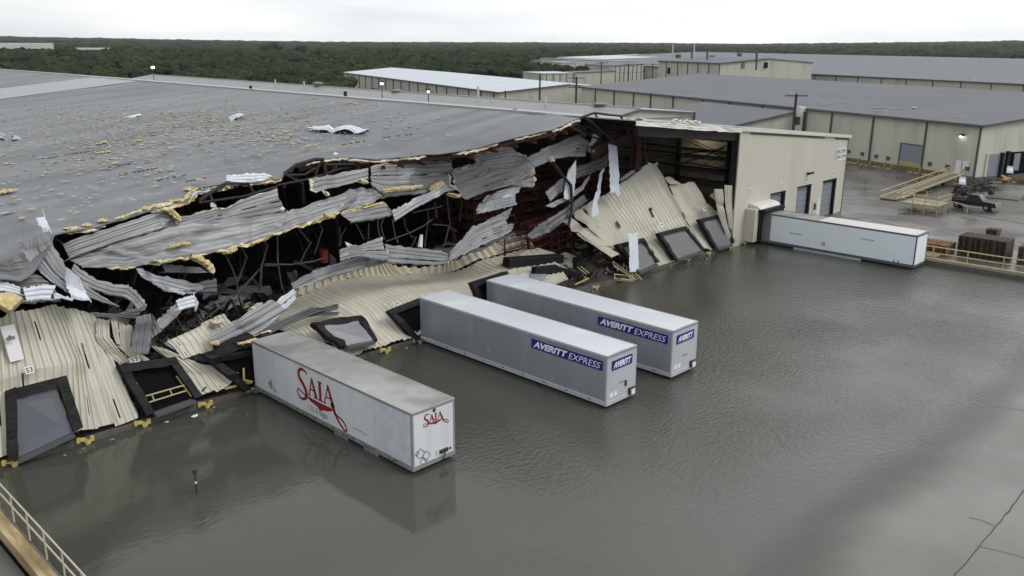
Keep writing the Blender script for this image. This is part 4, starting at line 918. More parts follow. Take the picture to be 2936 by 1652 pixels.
# pickup truck: long low dark car with open bed
def pickup(p, q):
    p = Vector(p); d = (Vector(q)-p); L_ = 5.3; d.normalize(); n = Vector((d.y, -d.x, 0)); root = thing('pickup_truck', tuple(p), 'dark green pickup truck parked in the wet yard near the long warehouse', 'pickup')
    F = lambda u, v, z: p+d*u+n*v+Vector((0, 0, z))
    def prism(prof, w0, w1, nm, mat, bev=.05, par=root):
        m = MB(); m.poly([F(u, w0, z) for u, z in prof], n*(w1-w0)); return m.build(nm, mat, par, bevel=bev)
    body = prism([(0, .45), (0, .98), (1.9, 1.02), (2.0, 1.05), (3.75, 1.08), (5.15, .95), (5.3, .8), (5.3, .42)], -.93, .93, 'body', CARP, .07)
    cab = prism([(1.85, 1.02), (2.15, 1.66), (2.45, 1.72), (3.2, 1.70), (3.85, 1.06)], -.76, .76, 'cab', CARP, .06)
    for s in (-1, 1):
        m = MB(); v = s*.775; m.poly([F(2.08, v, 1.10), F(2.32, v, 1.58), F(3.15, v, 1.58), F(3.62, v, 1.10)], n*s*.01); m.build('side_window', GLASS, cab)
    m = MB(); m.hexa([F(3.72, -.68, 1.14), F(3.72, .68, 1.14), F(3.70, .68, 1.14), F(3.70, -.68, 1.14)], [F(3.32, -.62, 1.66), F(3.32, .62, 1.66), F(3.30, .62, 1.66), F(3.30, -.62, 1.66)]); m.build('windscreen', GLASS, cab)
    m = MB(); m.hexa([F(.12, -.75, .99), F(1.75, -.75, .99), F(1.75, .75, .99), F(.12, .75, .99)], [F(.12, -.75, 1.03), F(1.75, -.75, 1.03), F(1.75, .75, 1.03), F(.12, .75, 1.03)]); m.build('bed', BLACKM, body)
    for u, nm in ((-.06, 'rear_bumper'), (5.27, 'front_bumper')):
        m = MB(); m.hexa([F(u, -.88, .45), F(u+.12, -.88, .45), F(u+.12, .88, .45), F(u, .88, .45)], [F(u, -.88, .62), F(u+.12, -.88, .62), F(u+.12, .88, .62), F(u, .88, .62)]); m.build(nm, CHROME, root, bevel=.02)
    for v in (-.72, .72):
        m = MB(); m.beam(F(5.29, v-.13, .76), F(5.29, v+.13, .76), .06, .14); m.build('headlight', LETW, body)
        m = MB(); m.beam(F(-.01, v-.08, .8), F(-.01, v+.08, .8), .04, .22); m.build('tail_light', RED, body)
    for u in (1.0, 4.25):
        for v in (-.86, .86):
            c = F(u, v, .36); m = MB(); m.cyl(c-n*.11, c+n*.11, .36, 18); w_ = m.build('wheel', RUBBER, root); m = MB(); m.cyl(c-n*.125, c+n*.125, .19, 12); m.build('rim', CHROME, w_)
pa, pb = onZ(2388, 517, .4), onZ(2480, 528, .4)
pickup((pa.x, pa.y, .42), (pb.x, pb.y, .42))
# steel ramp on wheels leading up to the doors, platform cage, barriers
def frame_path(m, pts, r=.06): m.tube(pts, r, 6)
ra = onZ(2232, 503, .45); rb = onPlane(2400, 462, Vector((RA[0], RA[1], 0))-D2*2.2, D2)
rb = Vector((rb.x, rb.y, 1.1)); dr_ = (rb-ra); dr_.z = 0; dl = dr_.length; dr_.normalize(); nn = Vector((dr_.y, -dr_.x, 0))
RP = thing('yard_ramp', tuple(ra), 'long cream steel loading ramp with side rails sloping up in the wet yard', 'loading ramp')
Fp = lambda t, v, z: ra+dr_*dl*t+nn*v+Vector((0, 0, z+.75*t))
m = MB(); m.hexa([Fp(0, -1, 0), Fp(0, 1, 0), Fp(1, 1, 0), Fp(1, -1, 0)], [Fp(0, -1, .14), Fp(0, 1, .14), Fp(1, 1, .14), Fp(1, -1, .14)]); m.build('deck', pmat('ramp_deck', (.11, .095, .075), .7, 0, .2, 2), RP)
for v in (-1, 1):
    m = MB(); m.beam(Fp(0, v, .25), Fp(1, v, .25), .08, .2); m.build('side_curb', CPAINT, RP)
    m = MB(); m.tube([Fp(0, v, 1.0), Fp(1, v, 1.0)], .05, 6); m.build('hand_rail', CPAINT, RP)
    for k in range(7): MB().tube([Fp(k/6, v, .2), Fp(k/6, v, 1.0)], .045, 6).build('rail_post', CPAINT, RP)
for t in (.3, .55, .8): MB().box(*(lambda c: (c.x-.2, c.x+.2, c.y-.2, c.y+.2, .42, c.z))(Fp(t, 0, 0))).build('support', STEELD, RP)
da = onZ(2262, 527, .42); DK = thing('steel_platform', tuple(da), 'cream steel-railed platform cage standing alone in the yard in front of the ramp', 'platform')
dx = dr_; Fd = lambda u, v, z: da+nn*u*1.0+dx*v+Vector((0, 0, z))
m = MB(); m.hexa([Fd(0, 0, .75), Fd(4.2, 0, .75), Fd(4.2, 4.2, .75), Fd(0, 4.2, .75)], [Fd(0, 0, .9), Fd(4.2, 0, .9), Fd(4.2, 4.2, .9), Fd(0, 4.2, .9)]); m.build('deck', pmat('platform_deck', (.24, .21, .14), .7, 0, .3, 2), DK)
for u in (0, 1.4, 2.8, 4.2):
    for v in (0, 4.2): MB().tube([Fd(u, v, 0), Fd(u, v, 1.9)], .06, 6).build('post', CPAINT, DK)
for z in (1.35, 1.9):
    m = MB(); m.tube([Fd(0, 0, z), Fd(4.2, 0, z), Fd(4.2, 4.2, z), Fd(0, 4.2, z), Fd(0, 0, z)], .05, 6); m.build('guard_rail', CPAINT, DK)
for v in (0, 4.2):
    m = MB(); m.tube([Fd(0, v, 0), Fd(1.4, v, .75), Fd(2.8, v, 0), Fd(4.2, v, .75)], .05, 6); m.build('cross_brace', CPAINT, DK)
b0, b1 = onZ(2372, 508, 1.0), onZ(2433, 523, 1.0)
m = MB(); m.tube([(b0.x, b0.y, 1.25), (b1.x, b1.y, 1.25), (b1.x, b1.y, .4)], .07, 6); m.tube([(b0.x, b0.y, .4), (b0.x, b0.y, 1.25)], .07, 6); tag(m.build('pipe_barrier', CPAINT, None), 'single cream pipe barrier beside the dark pickup', 'barrier')
# debris heap in front of the long warehouse gable
rn = random.Random(5); HP = MB()
for k in range(46):
    c = onZ(2455+rn.uniform(-55, 40), 470+rn.uniform(-4, 22), .5); c += Vector((0, 0, rn.uniform(0, .7))); d = Vector((rn.uniform(-1, 1), rn.uniform(-1, 1), rn.uniform(-.4, .5)))*rn.uniform(.5, 1.6)
    HP.beam(c-d, c+d, rn.uniform(.1, .5), rn.uniform(.04, .2))
tag(HP.build('rubble_heap', STEELD, None), 'dark tangled heap of scrap behind the pickup at the warehouse corner', 'rubble', kind='stuff')
for (vx, vy, m_, lb) in ((2420, 458, WHITE, 'white bent panel standing on the scrap heap behind the pickup'), (2540, 430, WHITE, 'white square panel tilted in front of the far dock door')):
    c = onZ(vx, vy, 1.6); sheet('sheet_scrap', [[c+Vector((-.5, .3, -.5)), c+Vector((-.2, .3, .6))], [c+Vector((.3, -.4, -.6)), c+Vector((.6, -.3, .5))]], m_, amp=.02, nu=8, seed=3, label=lb, cat='panel')
c = onZ(2556, 462, .5); m = MB(); rn = random.Random(3)
for k in range(16): q = c+Vector((rn.uniform(-2, 2.5), rn.uniform(-2, 2), rn.uniform(0, .8))); m.beam(q, q+Vector((rn.uniform(-1, 1), rn.uniform(-1, 1), rn.uniform(-.2, .2))), .5, .15)
tag(m.build('scrap_pile', pmat('ochre_scrap', (.30, .20, .09), .8, 0, .35, 2), None), 'ochre scrap and boards piled at the right edge in front of the dock opening', 'rubble', kind='stuff')
# curb arcs painted / raised in yard
def yz(x, y): return yard_z(x, y)
strip('pavement_line', [(lambda p: (p.x, p.y))(onZ(a, b, .4)) for a, b in ((2270, 605), (2300, 588), (2345, 580), (2390, 584), (2412, 592))], .35, pmat('pale_concrete_curb', (.20, .195, .18), .5), .01, yz)
strip('pavement_line', [(lambda p: (p.x, p.y))(onZ(a, b, .4)) for a, b in ((2430, 536), (2500, 549), (2600, 570))], .25, MATS['pale_concrete_curb'], .01, yz)
strip('tar_line', [(lambda p: (p.x, p.y))(onZ(a, b, .4)) for a, b in ((2180, 548), (2230, 560), (2280, 575), (2300, 590))], .5, pmat('dark_wet_tar', (.03, .027, .025), .25), .012, yz, wob=.8)
strip('tar_line', [(lambda p: (p.x, p.y))(onZ(a, b, .4)) for a, b in ((2400, 529), (2470, 545), (2575, 562))], .3, MATS['dark_wet_tar'], .014, yz, wob=.4)
MB().hexa(*[[(p.x, p.y, zz) for p in [onZ(a, b, .45) for a, b in ((2440, 492), (2560, 505), (2600, 470), (2500, 465))]] for zz in (.3, .56)]).build('dock_apron', WETC, None, kind='structure')
# dock shelter over the pale trailer's rear
SH = thing('dock_shelter', (107, -1, 0), 'cream box-shaped dock shelter with a rounded white canopy over the pale blue trailer end', 'dock shelter')
m = MB(); m.box(106.25, 107.0, -1.1, -.02, .35, 3.6); m.build('side_panel', CREAMO, SH); MB().box(107.0, 107.6, -1.25, -.02, .35, 3.5).build('side_pad', BLACK, SH)
m = MB(); pr2 = [(-1.35, 3.4), (-1.25, 3.65), (-1.0, 3.85), (-.6, 3.95), (-.02, 4.0), (-.02, 3.45)]; m.poly([Vector((106.9, a, b)) for a, b in pr2], (4.1, 0, 0)); m.build('canopy', WALLTRIM, SH, bevel=.05)
MB().box(106.9, 111.0, -1.8, -.1, 3.3, 3.56).build('head_pad', BLACK, SH); MB().box(110.7, 111.05, -1.4, -.02, .35, 3.5).build('side_pad', BLACK, SH)

# ================================================================== POLES AND LAMPS
def upole(vx, vyb, vyt, dist_y=None, x=None, arms=1, label='', tr=False, wd=2.4, r=.16):
    p = onX(vx, vyt, x); root = thing('utility_pole', (p.x, p.y, 0), label, 'utility pole', None)
    MB().tube([(p.x, p.y, 0), (p.x, p.y, p.z)], r*1.2, 8, r).build('mast', POLE, root)
    for k in range(arms):
        z = p.z-.3-1.9*k; MB().beam((p.x-wd*.5, p.y+wd*.5, z), (p.x+wd*.5, p.y-wd*.5, z), .16).build('cross_arm', POLE, root)
    if tr: MB().tube([(p.x+.4, p.y-.4, p.z-4.6), (p.x+.4, p.y-.4, p.z-3.4)], .38, 10).build('transformer', POLE, root)
    return root
upole(2003, 325, 236, x=155, arms=1, label='tall dark utility pole with cross arm and transformer in front of the long warehouse', tr=True, r=.2)
upole(2026, 325, 281, x=157, arms=0, label='thick short dark pole with a lamp head right of the tall utility pole', r=.32)
upole(1450, 262, 193, x=175, arms=2, label='utility pole with two cross arms before the low annex, left of the long warehouse', r=.2)
upole(1358, 240, 186, x=185, arms=0, label='plain dark pole at the corner of the white-roofed shed', r=.2)
upole(1513, 195, 157, x=330, arms=2, label='far utility pole in front of the tall pale block', r=.22, wd=4)
upole(1642, 190, 160, x=330, arms=2, label='far utility pole in front of the tall plant building', r=.22, wd=5)
upole(1581, 185, 161, x=330, arms=1, label='far dark pole beside the ribbed cream building', r=.25, wd=2)
upole(1271, 255, 228, x=165, arms=0, label='short dark pole against the end of the white-roofed shed', r=.15)
for i in range(1):
    a, b = onX(1513, 173, 330), onX(1642, 176, 330); m = MB(); m.tube([a.lerp(b, t/10)-Vector((0, 0, 1.5*math.sin(math.pi*t/10))) for t in range(11)], .05, 4); tag(m.build('overhead_wire', POLE, None), 'sagging overhead wire between the two far utility poles', 'wire')
def lamp(vx, vy, dist, label, s=.5, mast=True):
    d = ray(vx, vy); p = CAM+d*(dist/d.length); root = thing('yard_lamp', (p.x, p.y, 0), label, 'lamp')
    MB().tube([(p.x, p.y, 0), (p.x, p.y, p.z)], .07, 6).build('mast', STEELG, root); MB().beam(p+Vector((-s, .3, .35)), p+Vector((s, -.3, .35)), .25, .2).build('lamp_housing', STEELG, root)
    MB().lump(p, s, s, s*.7, 1, 10, 8, 0).build('lit_lens', LAMP, root, True)
lamp(384, 170, 235, 'bright lit yard lamp in front of the dark trees at the left', .36)
lamp(960, 210.5, 150, 'lit lamp on a short mast before the left part of the white-roofed shed', .22)
lamp(1077, 231, 128, 'lit lamp on a short mast before the middle of the white-roofed shed', .17)
lamp(1746, 228.5, 350, 'far lit lamp between the annex and the ribbed building', .5) if 0 else None
lamp(1500+0, 252, 150, 'small lit lamp at the right end of the white-roofed shed', .15) if 0 else None

# ================================================================== WOODS
def leafmat(name, c, c2):
    m = pmat(name, c, .9, 0, .3, .5, col2=c2, c2s=.06, spec=.12); return m
LF = [leafmat('foliage_dark', (.019, .029, .013), (.029, .040, .017)), leafmat('foliage_olive', (.033, .044, .017), (.044, .054, .021)), leafmat('foliage_deep', (.014, .026, .011), (.024, .037, .014))]
BARK = pmat('bark', (.05, .042, .035), .9)
def crown_arrays(seed, h=8., rad=4., lumps=9, per=26, q=.55, nl=9, ml=6):
    "rounded leafy masses with loose leaf clumps standing off them; all quads"
    rn = np.random.RandomState(seed); V = []; F = []; cs = []
    for _ in range(lumps):
        a = rn.rand()*6.283; rr = rad*.66*math.sqrt(rn.rand()); z = h*(.38+.42*rn.rand()); cs.append((rr*math.cos(a), rr*math.sin(a), z, rad*(.32+.24*rn.rand())))
    cs.append((rn.normal()*.4, rn.normal()*.4, h*.76, rad*.46))
    for (cx, cy, cz, cr_) in cs:
        i0 = len(V); ph0 = rn.rand()*6
        for a in range(ml+1):
            th = math.pi*(.04+.92*a/ml)
            for b in range(nl):
                ph = 2*math.pi*b/nl+ph0; k = cr_*(1+.26*rn.normal()*(.7)); V.append(np.array([cx+k*math.sin(th)*math.cos(ph), cy+k*math.sin(th)*math.sin(ph), cz+k*.82*math.cos(th)]))
        for a in range(ml):
            for b in range(nl): F.append((i0+a*nl+b, i0+(a+1)*nl+b, i0+(a+1)*nl+(b+1) % nl, i0+a*nl+(b+1) % nl))
        for _ in range(per):
            d = rn.normal(size=3); d /= np.linalg.norm(d); d[2] = abs(d[2])*.9-.15
            c = np.array([cx, cy, cz])+d*cr_*(.95+.3*rn.rand())*np.array([1, 1, .82])
            n = d+rn.normal(size=3)*.3; n /= np.linalg.norm(n); t = np.cross(n, [0, 0, 1.]); t /= np.linalg.norm(t)+1e-6; b = np.cross(n, t); s = q*(.5+.8*rn.rand())
            i = len(V); V += [c+t*s+b*s*.3, c+b*s*.9-t*s*.2, c-t*s-b*s*.25, c-b*s*.8+t*s*.15]; F.append((i, i+1, i+2, i+3))
    return np.array(V), np.array(F)
def mesh_np(name, V, F, mat):
    me = bpy.data.meshes.new(name); me.vertices.add(len(V)); me.vertices.foreach_set('co', V.astype(np.float32).ravel())
    me.loops.add(F.size); me.loops.foreach_set('vertex_index', F.astype(np.int32).ravel()); me.polygons.add(len(F))
    me.polygons.foreach_set('loop_start', np.arange(0, F.size, 4, dtype=np.int32)); me.polygons.foreach_set('loop_total', np.full(len(F), 4, dtype=np.int32))
    me.update(calc_edges=True); me.materials.append(mat); me.polygons.foreach_set('use_smooth', [True]*len(F)); return me
rs = np.random.RandomState(4)
LAb = (LA[0], LA[1])
def inrect(x, y, A, u0, u1, v0, v1):
    dx, dy = x-A[0], y-A[1]; u = dx*D1.x+dy*D1.y; v = dx*D2.x+dy*D2.y; return u0 < u < u1 and v0 < v < v1
def clear(x, y):
    if 25 < x < 165 and -60 < y < 208: return False
    for A, u0, u1, v0, v1 in ((LAb, -15, 165, -16, 62), (RA, -40, 130, -20, 110), (C1, -130, 130, -60, 320), ((DA[0], DA[1]), -170, Ld+40, -20, 270)):
        if inrect(x, y, A, u0, u1, v0, v1): return False
    if inrect(x, y, LAb, -150, -10, -60, 200): return False
    return True
cand = []
for _ in range(60000):
    a = math.radians(rs.uniform(8, 84)); r = math.sqrt(rs.uniform(215**2, 1250**2)); 
    x, y = CAM.x+r*math.sin(a), CAM.y+r*math.cos(a)
    if clear(x, y): cand.append((r, x, y, a))
# thin out to a sensible spacing
cell = {}; keep = []
for r, x, y, a in cand:
    g = 6.5 if r < 420 else (8.5 if r < 800 else 12); k = (int(x//g), int(y//g), g)
    if k in cell: continue
    cell[k] = 1; keep.append((r, x, y, a))
keep.sort()
near = [k for k in keep if k[0] < 700]
def hgt(x, y):
    dx, dy = x-CAM.x, y-CAM.y; r = math.hypot(dx, dy); a = math.degrees(math.atan2(dx, dy))
    if a < 24 and 560 < r < 905: return 9.9+1.6*noise.noise(Vector((x*.03, y*.03, 8)))
    return 6.8+4.0*noise.noise(Vector((x*.012, y*.012, 0)))+1.8*noise.noise(Vector((x*.07, y*.07, 5)))
protos = []
for s in range(5):
    V, F = crown_arrays(100+s, 8, 3.8+.4*(s % 3), 9, 22, .42, 10, 7)
    protos.append((mesh_np('crown', V, F, LF[s % 3]), s))
trm = MB(); trm.tube([(0, 0, -.3), (.1, .05, 2.2), (-.05, .1, 4.2)], .22, 7, .1); trm.tube([(.05, 0, 2.4), (.9, .5, 4.8)], .1, 5, .05); trm.tube([(.05, 0, 2.8), (-.8, -.6, 5.0)], .1, 5, .05)
tro = trm.build('trunk', BARK, None); trunk_me = tro.data; 
for v in trunk_me.vertices: v.co += tro.location
bpy.data.objects.remove(tro)
# the trees whose crowns show at the front of the wood
front = {}
for r, x, y, a in near:
    b = int(math.degrees(a)*5)
    front.setdefault(b, []).append((r, x, y, a))
ind = []
for b in sorted(front): ind += front[b][:2]
ind = sorted(ind)[:240]; inds = set((k[1], k[2]) for k in ind)
KL = ['dark green tree at the near edge of the woods', 'olive green tree at the near edge of the woods', 'deep green tree at the near edge of the woods']
for r, x, y, a in ind:
    me, s = protos[rs.randint(5)]; h = hgt(x, y); k = h/8
    root = thing('tree', (x, y, .2), KL[s % 3], 'tree', KL[s % 3].replace(' tree at', ' trees along'))
    for nm, mm in (('crown', me), ('trunk', trunk_me)):
        o = bpy.data.objects.new(nm, mm); COL.objects.link(o); o.parent = root
    root.scale = (k*rs.uniform(.9, 1.25), k*rs.uniform(.9, 1.25), k); root.rotation_euler.z = rs.uniform(0, 6.28)
for vx, rr_, hh_ in ((150, 620, 14), (168, 610, 12.5), (690, 1050, 17), (672, 1060, 15), (760, 1040, 14.5), (60, 560, 11.5), (800, 900, 13), (420, 900, 12), (1000, 950, 13)):
    d = ray(vx, 120); d.z = 0; d.normalize(); me, s = protos[rs.randint(5)]; root = thing('tree', (CAM.x+d.x*rr_, CAM.y+d.y*rr_, 0), 'tall dark tree standing above the rest of the woods', 'tree', 'tall trees rising above the woods')
    for nm, mm in (('crown', me), ('trunk', trunk_me)):
        o = bpy.data.objects.new(nm, mm); COL.objects.link(o); o.parent = root
    root.scale = (hh_/8*1.1, hh_/8*1.1, hh_/8)
# the rest of the wood reads as one mass
packs = {0: [], 1: [], 2: []}; pf = {0: [], 1: [], 2: []}; off = {0: 0, 1: 0, 2: 0}
def addp(i, W_, F):
    packs[i].append(W_); pf[i].append(F+off[i]); off[i] += len(W_)
lows = [crown_arrays(300+s, 8, 4.6, 5, 8, .6, 7, 5) for s in range(6)]
lows2 = [crown_arrays(400+s, 8, 5.6, 3, 3, .9, 6, 4) for s in range(6)]
for r, x, y, a in keep:
    if (x, y) in inds: continue
    V, F_ = (lows if r < 620 else lows2)[rs.randint(6)]; h = hgt(x, y); th = rs.uniform(0, 6.28); c, s_ = math.cos(th), math.sin(th); k = h/8*(1.0 if r < 620 else 1.05); kw = k*rs.uniform(.95, 1.4)
    W_ = np.empty_like(V); W_[:, 0] = (V[:, 0]*c-V[:, 1]*s_)*kw+x; W_[:, 1] = (V[:, 0]*s_+V[:, 1]*c)*kw+y; W_[:, 2] = V[:, 2]*k
    addp(rs.choice([0, 0, 1, 2]), W_, F_)
def far_pack(r0, r1, n, size, hh):
    for _ in range(n):
        a = math.radians(rs.uniform(8, 86)); r = math.sqrt(rs.uniform(r0**2, r1**2)); x, y = CAM.x+r*math.sin(a), CAM.y+r*math.cos(a)
        if not clear(x, y): continue
        V, F_ = lows2[rs.randint(6)]; k = hh*(.8+.5*noise.noise(Vector((x*.01, y*.01, 3)))+.15*rs.rand())/8; W_ = V*np.array([size, size, k])+np.array([x, y, terr(x, y)]); addp(rs.choice([0, 1, 2]), W_, F_)
far_pack(1200, 2400, 5200, 2.0, 8); far_pack(2200, 5000, 6500, 4.2, 9)
for i, nm in ((0, 'green'), (1, 'olive'), (2, 'deep green')):
    V = np.concatenate(packs[i]); F = np.concatenate(pf[i])
    o = bpy.data.objects.new('forest', mesh_np('forest', V, F, LF[i])); COL.objects.link(o); tag(o, f'{nm} tree mass of the wide woods stretching to the horizon', 'woods', kind='stuff')
# ================================================================== WRECKAGE
def R_(t, pts, y=None):
    out_ = []
    for p in pts:
        if len(p) == 4: out_.append(P(p[3], p[0], p[1], p[2]))
        elif len(p) == 3: out_.append(P(t, *p))
        else: out_.append(P(t, p[0], p[1], y))
    return out_
SN = [0]
def S(name, t, rows, mat, label, y=None, **k):
    SN[0] += 1
    return sheet(name, [R_(t, r, y) for r in rows], mat, seed=SN[0], label=label, **k)
# ---- fallen roof sheets (ribs run along the rows)
G1 = 'roof sheets hanging below the torn roof edge'
def RS(t, rows, label, mat=None, **k): return S('roof_sheet', t, rows, mat or GALV, label, cat='roof sheet', **k)
RS('A', [[(540, 505, 5.0), (1050, 318, 5.2), (1480, 175, 5.4), (1640, 235, 5.2)], [(575, 575, 4.8), (1050, 400, 5), (1500, 240, 5.1), (1640, 270, 5)], [(610, 640, 4.6), (1040, 480, 4.8), (1330, 390, 4.8), (1640, 310, 4.8)]],
   'long grey roof sheet sloping up rightwards from the big curled sheet', fr=[('end', YEL, .17)])
RS('A', [[(1640, 240, 5.2), (2100, 130, 5.4), (2584, -47, 5.6)], [(1640, 300, 5.1), (2100, 190, 5.1), (2600, 60, 5.2)], [(1640, 370, 4.9), (2100, 270, 4.9), (2620, 185, 5)]],
   'grey roof sheet with a white torn right end, upper left of the hanging row', fr=[('end', FOAM, .15), ('first', FOAM, .07)])
RS('A', [[(610, 650, 4.5), (1040, 490, 4.7), (1640, 312, 4.8), (2300, 230, 4.9), (2620, 188, 5.0), (500, 690, 5.1, 'B'), (800, 600, 5.2, 'B'), (1095, 503, 5.4, 'B'), (1250, 560, 5.2, 'B')],
         [(660, 680, 4.3), (1180, 600, 4.4), (1700, 460, 4.4), (2300, 350, 4.5), (2620, 270, 4.6), (500, 760, 4.7, 'B'), (820, 670, 4.7, 'B'), (1100, 590, 4.8, 'B'), (1290, 600, 4.8, 'B')],
         [(720, 705, 4.0), (1180, 692, 4.0), (1760, 600, 3.9), (2300, 480, 4.0), (2600, 372, 4.2), (490, 860, 4.3, 'B'), (740, 785, 4.3, 'B'), (1000, 700, 4.4, 'B'), (1290, 620, 4.6, 'B')]],
   'longest grey roof sheet, crossing the left half of the wreck', nu=64, fr=[('last', YEL, .17), ('end', FOAM, .14)], crump=.09)
RS('B', [[(640, 425, 5.8), (900, 370, 5.8), (1165, 322, 5.8)], [(650, 490, 5.6), (900, 440, 5.6), (1165, 380, 5.5)], [(672, 552, 5.4), (900, 490, 5.4), (1165, 430, 5.4)]],
   'narrow grey roof flap left of the middle hanging sheet, just under the roof edge', fr=[('start', FOAM, .1)])
RS('B', [[(1150, 330, 5.6), (1290, 288, 5.7), (1600, 272, 5.7), (1890, 262, 5.6)], [(1160, 420, 5.3), (1300, 420, 5.3), (1600, 420, 5.2), (1920, 400, 5.2)], [(1180, 500, 5), (1300, 592, 4.9), (1600, 568, 4.8), (1930, 540, 4.8)]],
   'broad grey roof sheet in the middle with yellow insulation lying on its lower part', fr=[('first', FOAM, .09), ('end', FOAM, .13)])
RS('B', [[(1905, 352, 5.4), (2130, 290, 5.4), (2120, 205, 5.5), (2440, 130, 5.4), (280, 440, 5.3, 'C'), (350, 490, 5.2, 'C')],
         [(1940, 440, 5.2), (2150, 400, 5.2), (2300, 310, 5.2), (2480, 300, 5.0), (330, 520, 5, 'C'), (405, 560, 4.9, 'C')],
         [(1980, 530, 4.9), (2170, 500, 4.9), (2350, 440, 4.8), (2520, 400, 4.7), (300, 700, 4.6, 'C'), (400, 640, 4.6, 'C')],
         [(2050, 622, 4.6), (2250, 545, 4.6), (2400, 480, 4.5), (0, 800, 4.4, 'C'), (200, 740, 4.3, 'C'), (385, 770, 4.3, 'C')]],
   'largest ribbed grey roof sheet right of the middle, with cream torn insulation on its edges', nu=44, fr=[('first', FOAM, .14), ('end', FOAM, .16), ('start', FOAM, .1)], crump=.05)
RS('C', [[(350, 492, 5.2), (600, 370, 5.2), (840, 272, 5.2), (925, 335, 5)], [(380, 540, 5), (600, 440, 5), (850, 345, 5), (930, 370, 4.9)], [(412, 592, 4.8), (600, 505, 4.8), (760, 480, 4.8), (900, 480, 4.8)]],
   'grey roof sheet at the right end of the hanging row, edged with cream foam', fr=[('first', FOAM, .12)])
RS('B', [[(1370, 722, 4.0), (1560, 620, 4.2), (1870, 470, 4.6)], [(1385, 770, 3.9), (1600, 645, 4), (1890, 500, 4.5)], [(1402, 815, 3.8), (1640, 665, 4), (1912, 525, 4.4)]],
   'bent narrow grey strip dipping between the middle sheets', GALVL, nu=24)
RS('B', [[(850, 745, 4.4), (1080, 690, 4.4), (1300, 650, 4.4), (1372, 728, 4.2)], [(910, 790, 4.2), (1100, 745, 4.2), (1320, 710, 4.2), (1376, 740, 4.1)], [(980, 835, 4), (1160, 810, 4), (1340, 772, 4), (1380, 752, 4)]],
   'small grey sheet folded below the longest roof sheet', fr=[('first', YEL, .1), ('end', FOAM, .09)])
RS('B', [[(2250, 575, 4.6), (2400, 520, 4.6), (2576, 440, 4.6)], [(2180, 660, 4.2), (2350, 620, 4.2), (2510, 590, 4.3)], [(2140, 755, 4), (2330, 715, 4), (2520, 668, 4.1)]],
   'pale grey crumpled sheet beneath the largest roof sheet', GALVL)
RS('B', [[(850, 1100, 3.4), (1060, 1040, 3.5), (1282, 962, 3.6)], [(850, 1150, 3.2), (1070, 1090, 3.2), (1290, 1070, 3.3)], [(850, 1205, 3), (1080, 1140, 3), (1300, 1185, 3)]],
   'grey roof sheet with white end standing on the fallen wall, left one of the pair', fr=[('end', FOAM, .08)])
RS('B', [[(415, 1400, 4.6), (640, 1290, 4.4), (850, 1210, 4.2), (1100, 1130, 4), (1300, 1120, 4)], [(430, 1430, 4.4), (650, 1330, 4.2), (870, 1260, 4), (1100, 1200, 3.8), (1305, 1170, 3.8)], [(440, 1460, 4.2), (680, 1380, 4), (900, 1310, 3.8), (1120, 1250, 3.6), (1310, 1205, 3.6)]],
   'long low grey band of roofing lying along the top of the fallen cream wall', GALV, nu=30)
RS('B', [[(1300, 1030, 3.4), (1560, 1070, 3.4), (1790, 1090, 3.4), (1900, 1130, 3.4)], [(1310, 1110, 3.2), (1560, 1140, 3.2), (1790, 1160, 3.2), (1895, 1170, 3.2)], [(1322, 1205, 3), (1560, 1220, 3), (1760, 1230, 3), (1890, 1205, 3)]],
   'grey roof sheet standing on the fallen wall, right of the white-ended one', fr=[('end', YEL, .08)])
RS('B', [[(1890, 1115, 3.4), (2000, 1000, 3.6), (2100, 870, 3.8), (2270, 810, 3.8), (2415, 760, 3.8)], [(1890, 1150, 3.2), (2030, 1050, 3.3), (2150, 960, 3.4), (2300, 900, 3.5), (2440, 850, 3.5)], [(1895, 1195, 3), (2060, 1110, 3), (2200, 1040, 3), (2350, 980, 3.1), (2465, 915, 3.1)]],
   'crumpled grey roof sheet climbing to the right above the folded cream strip', nu=26)
RS('B', [[(2100, 1090, 3), (2300, 990, 3), (2500, 925, 3)], [(2130, 1110, 2.8), (2310, 1010, 2.8), (2510, 940, 2.8)]], 'thin brownish sheet strip along the right part of the folded cream strip', GALVD)
RS('C', [[(370, 1190, 4.4), (460, 1110, 4.4), (560, 1060, 4.4), (730, 940, 4.4), (900, 820, 4.4)], [(350, 1215, 4.2), (470, 1150, 4.2), (600, 1110, 4.2), (760, 990, 4.2), (910, 850, 4.2)], [(400, 1250, 4), (500, 1210, 4), (570, 1170, 4), (770, 1020, 4), (925, 880, 4)]],
   'dark grey buckled sheet leaning against the left side of the standing cream wall', GALVD, nu=26)
RS('C', [[(510, 822, 5), (610, 740, 5), (700, 665, 5)], [(530, 860, 4.8), (640, 770, 4.8), (700, 720, 4.8)], [(560, 902, 4.6), (640, 840, 4.6), (700, 790, 4.6)]],
   'small grey sheet scrap left of the white hanging strip')
RS('C', [[(770, 590, 5.2), (920, 540, 5.2), (1085, 465, 5.2)], [(780, 640, 5), (930, 590, 5), (1088, 520, 5)], [(770, 700, 4.8), (930, 640, 4.8), (1088, 575, 4.8)]],
   'grey sheet behind the tall white vertical strip', GALVD)
RS('C', [[(540, 930, 4.6), (680, 860, 4.6), (850, 760, 4.6), (940, 650, 4.8)], [(600, 945, 4.5), (720, 890, 4.5), (880, 790, 4.5), (930, 690, 4.7)]], 'curved grey sheet with cream edge below the white hanging strip', GALVL, fr=[('last', FOAM, .05)])
RS('C', [[(0, 1060, 4), (110, 1010, 4), (215, 950, 4)], [(0, 1130, 3.8), (110, 1080, 3.8), (170, 1060, 3.8)]], 'grey sheet scrap above the end of the folded cream strip', GALV)
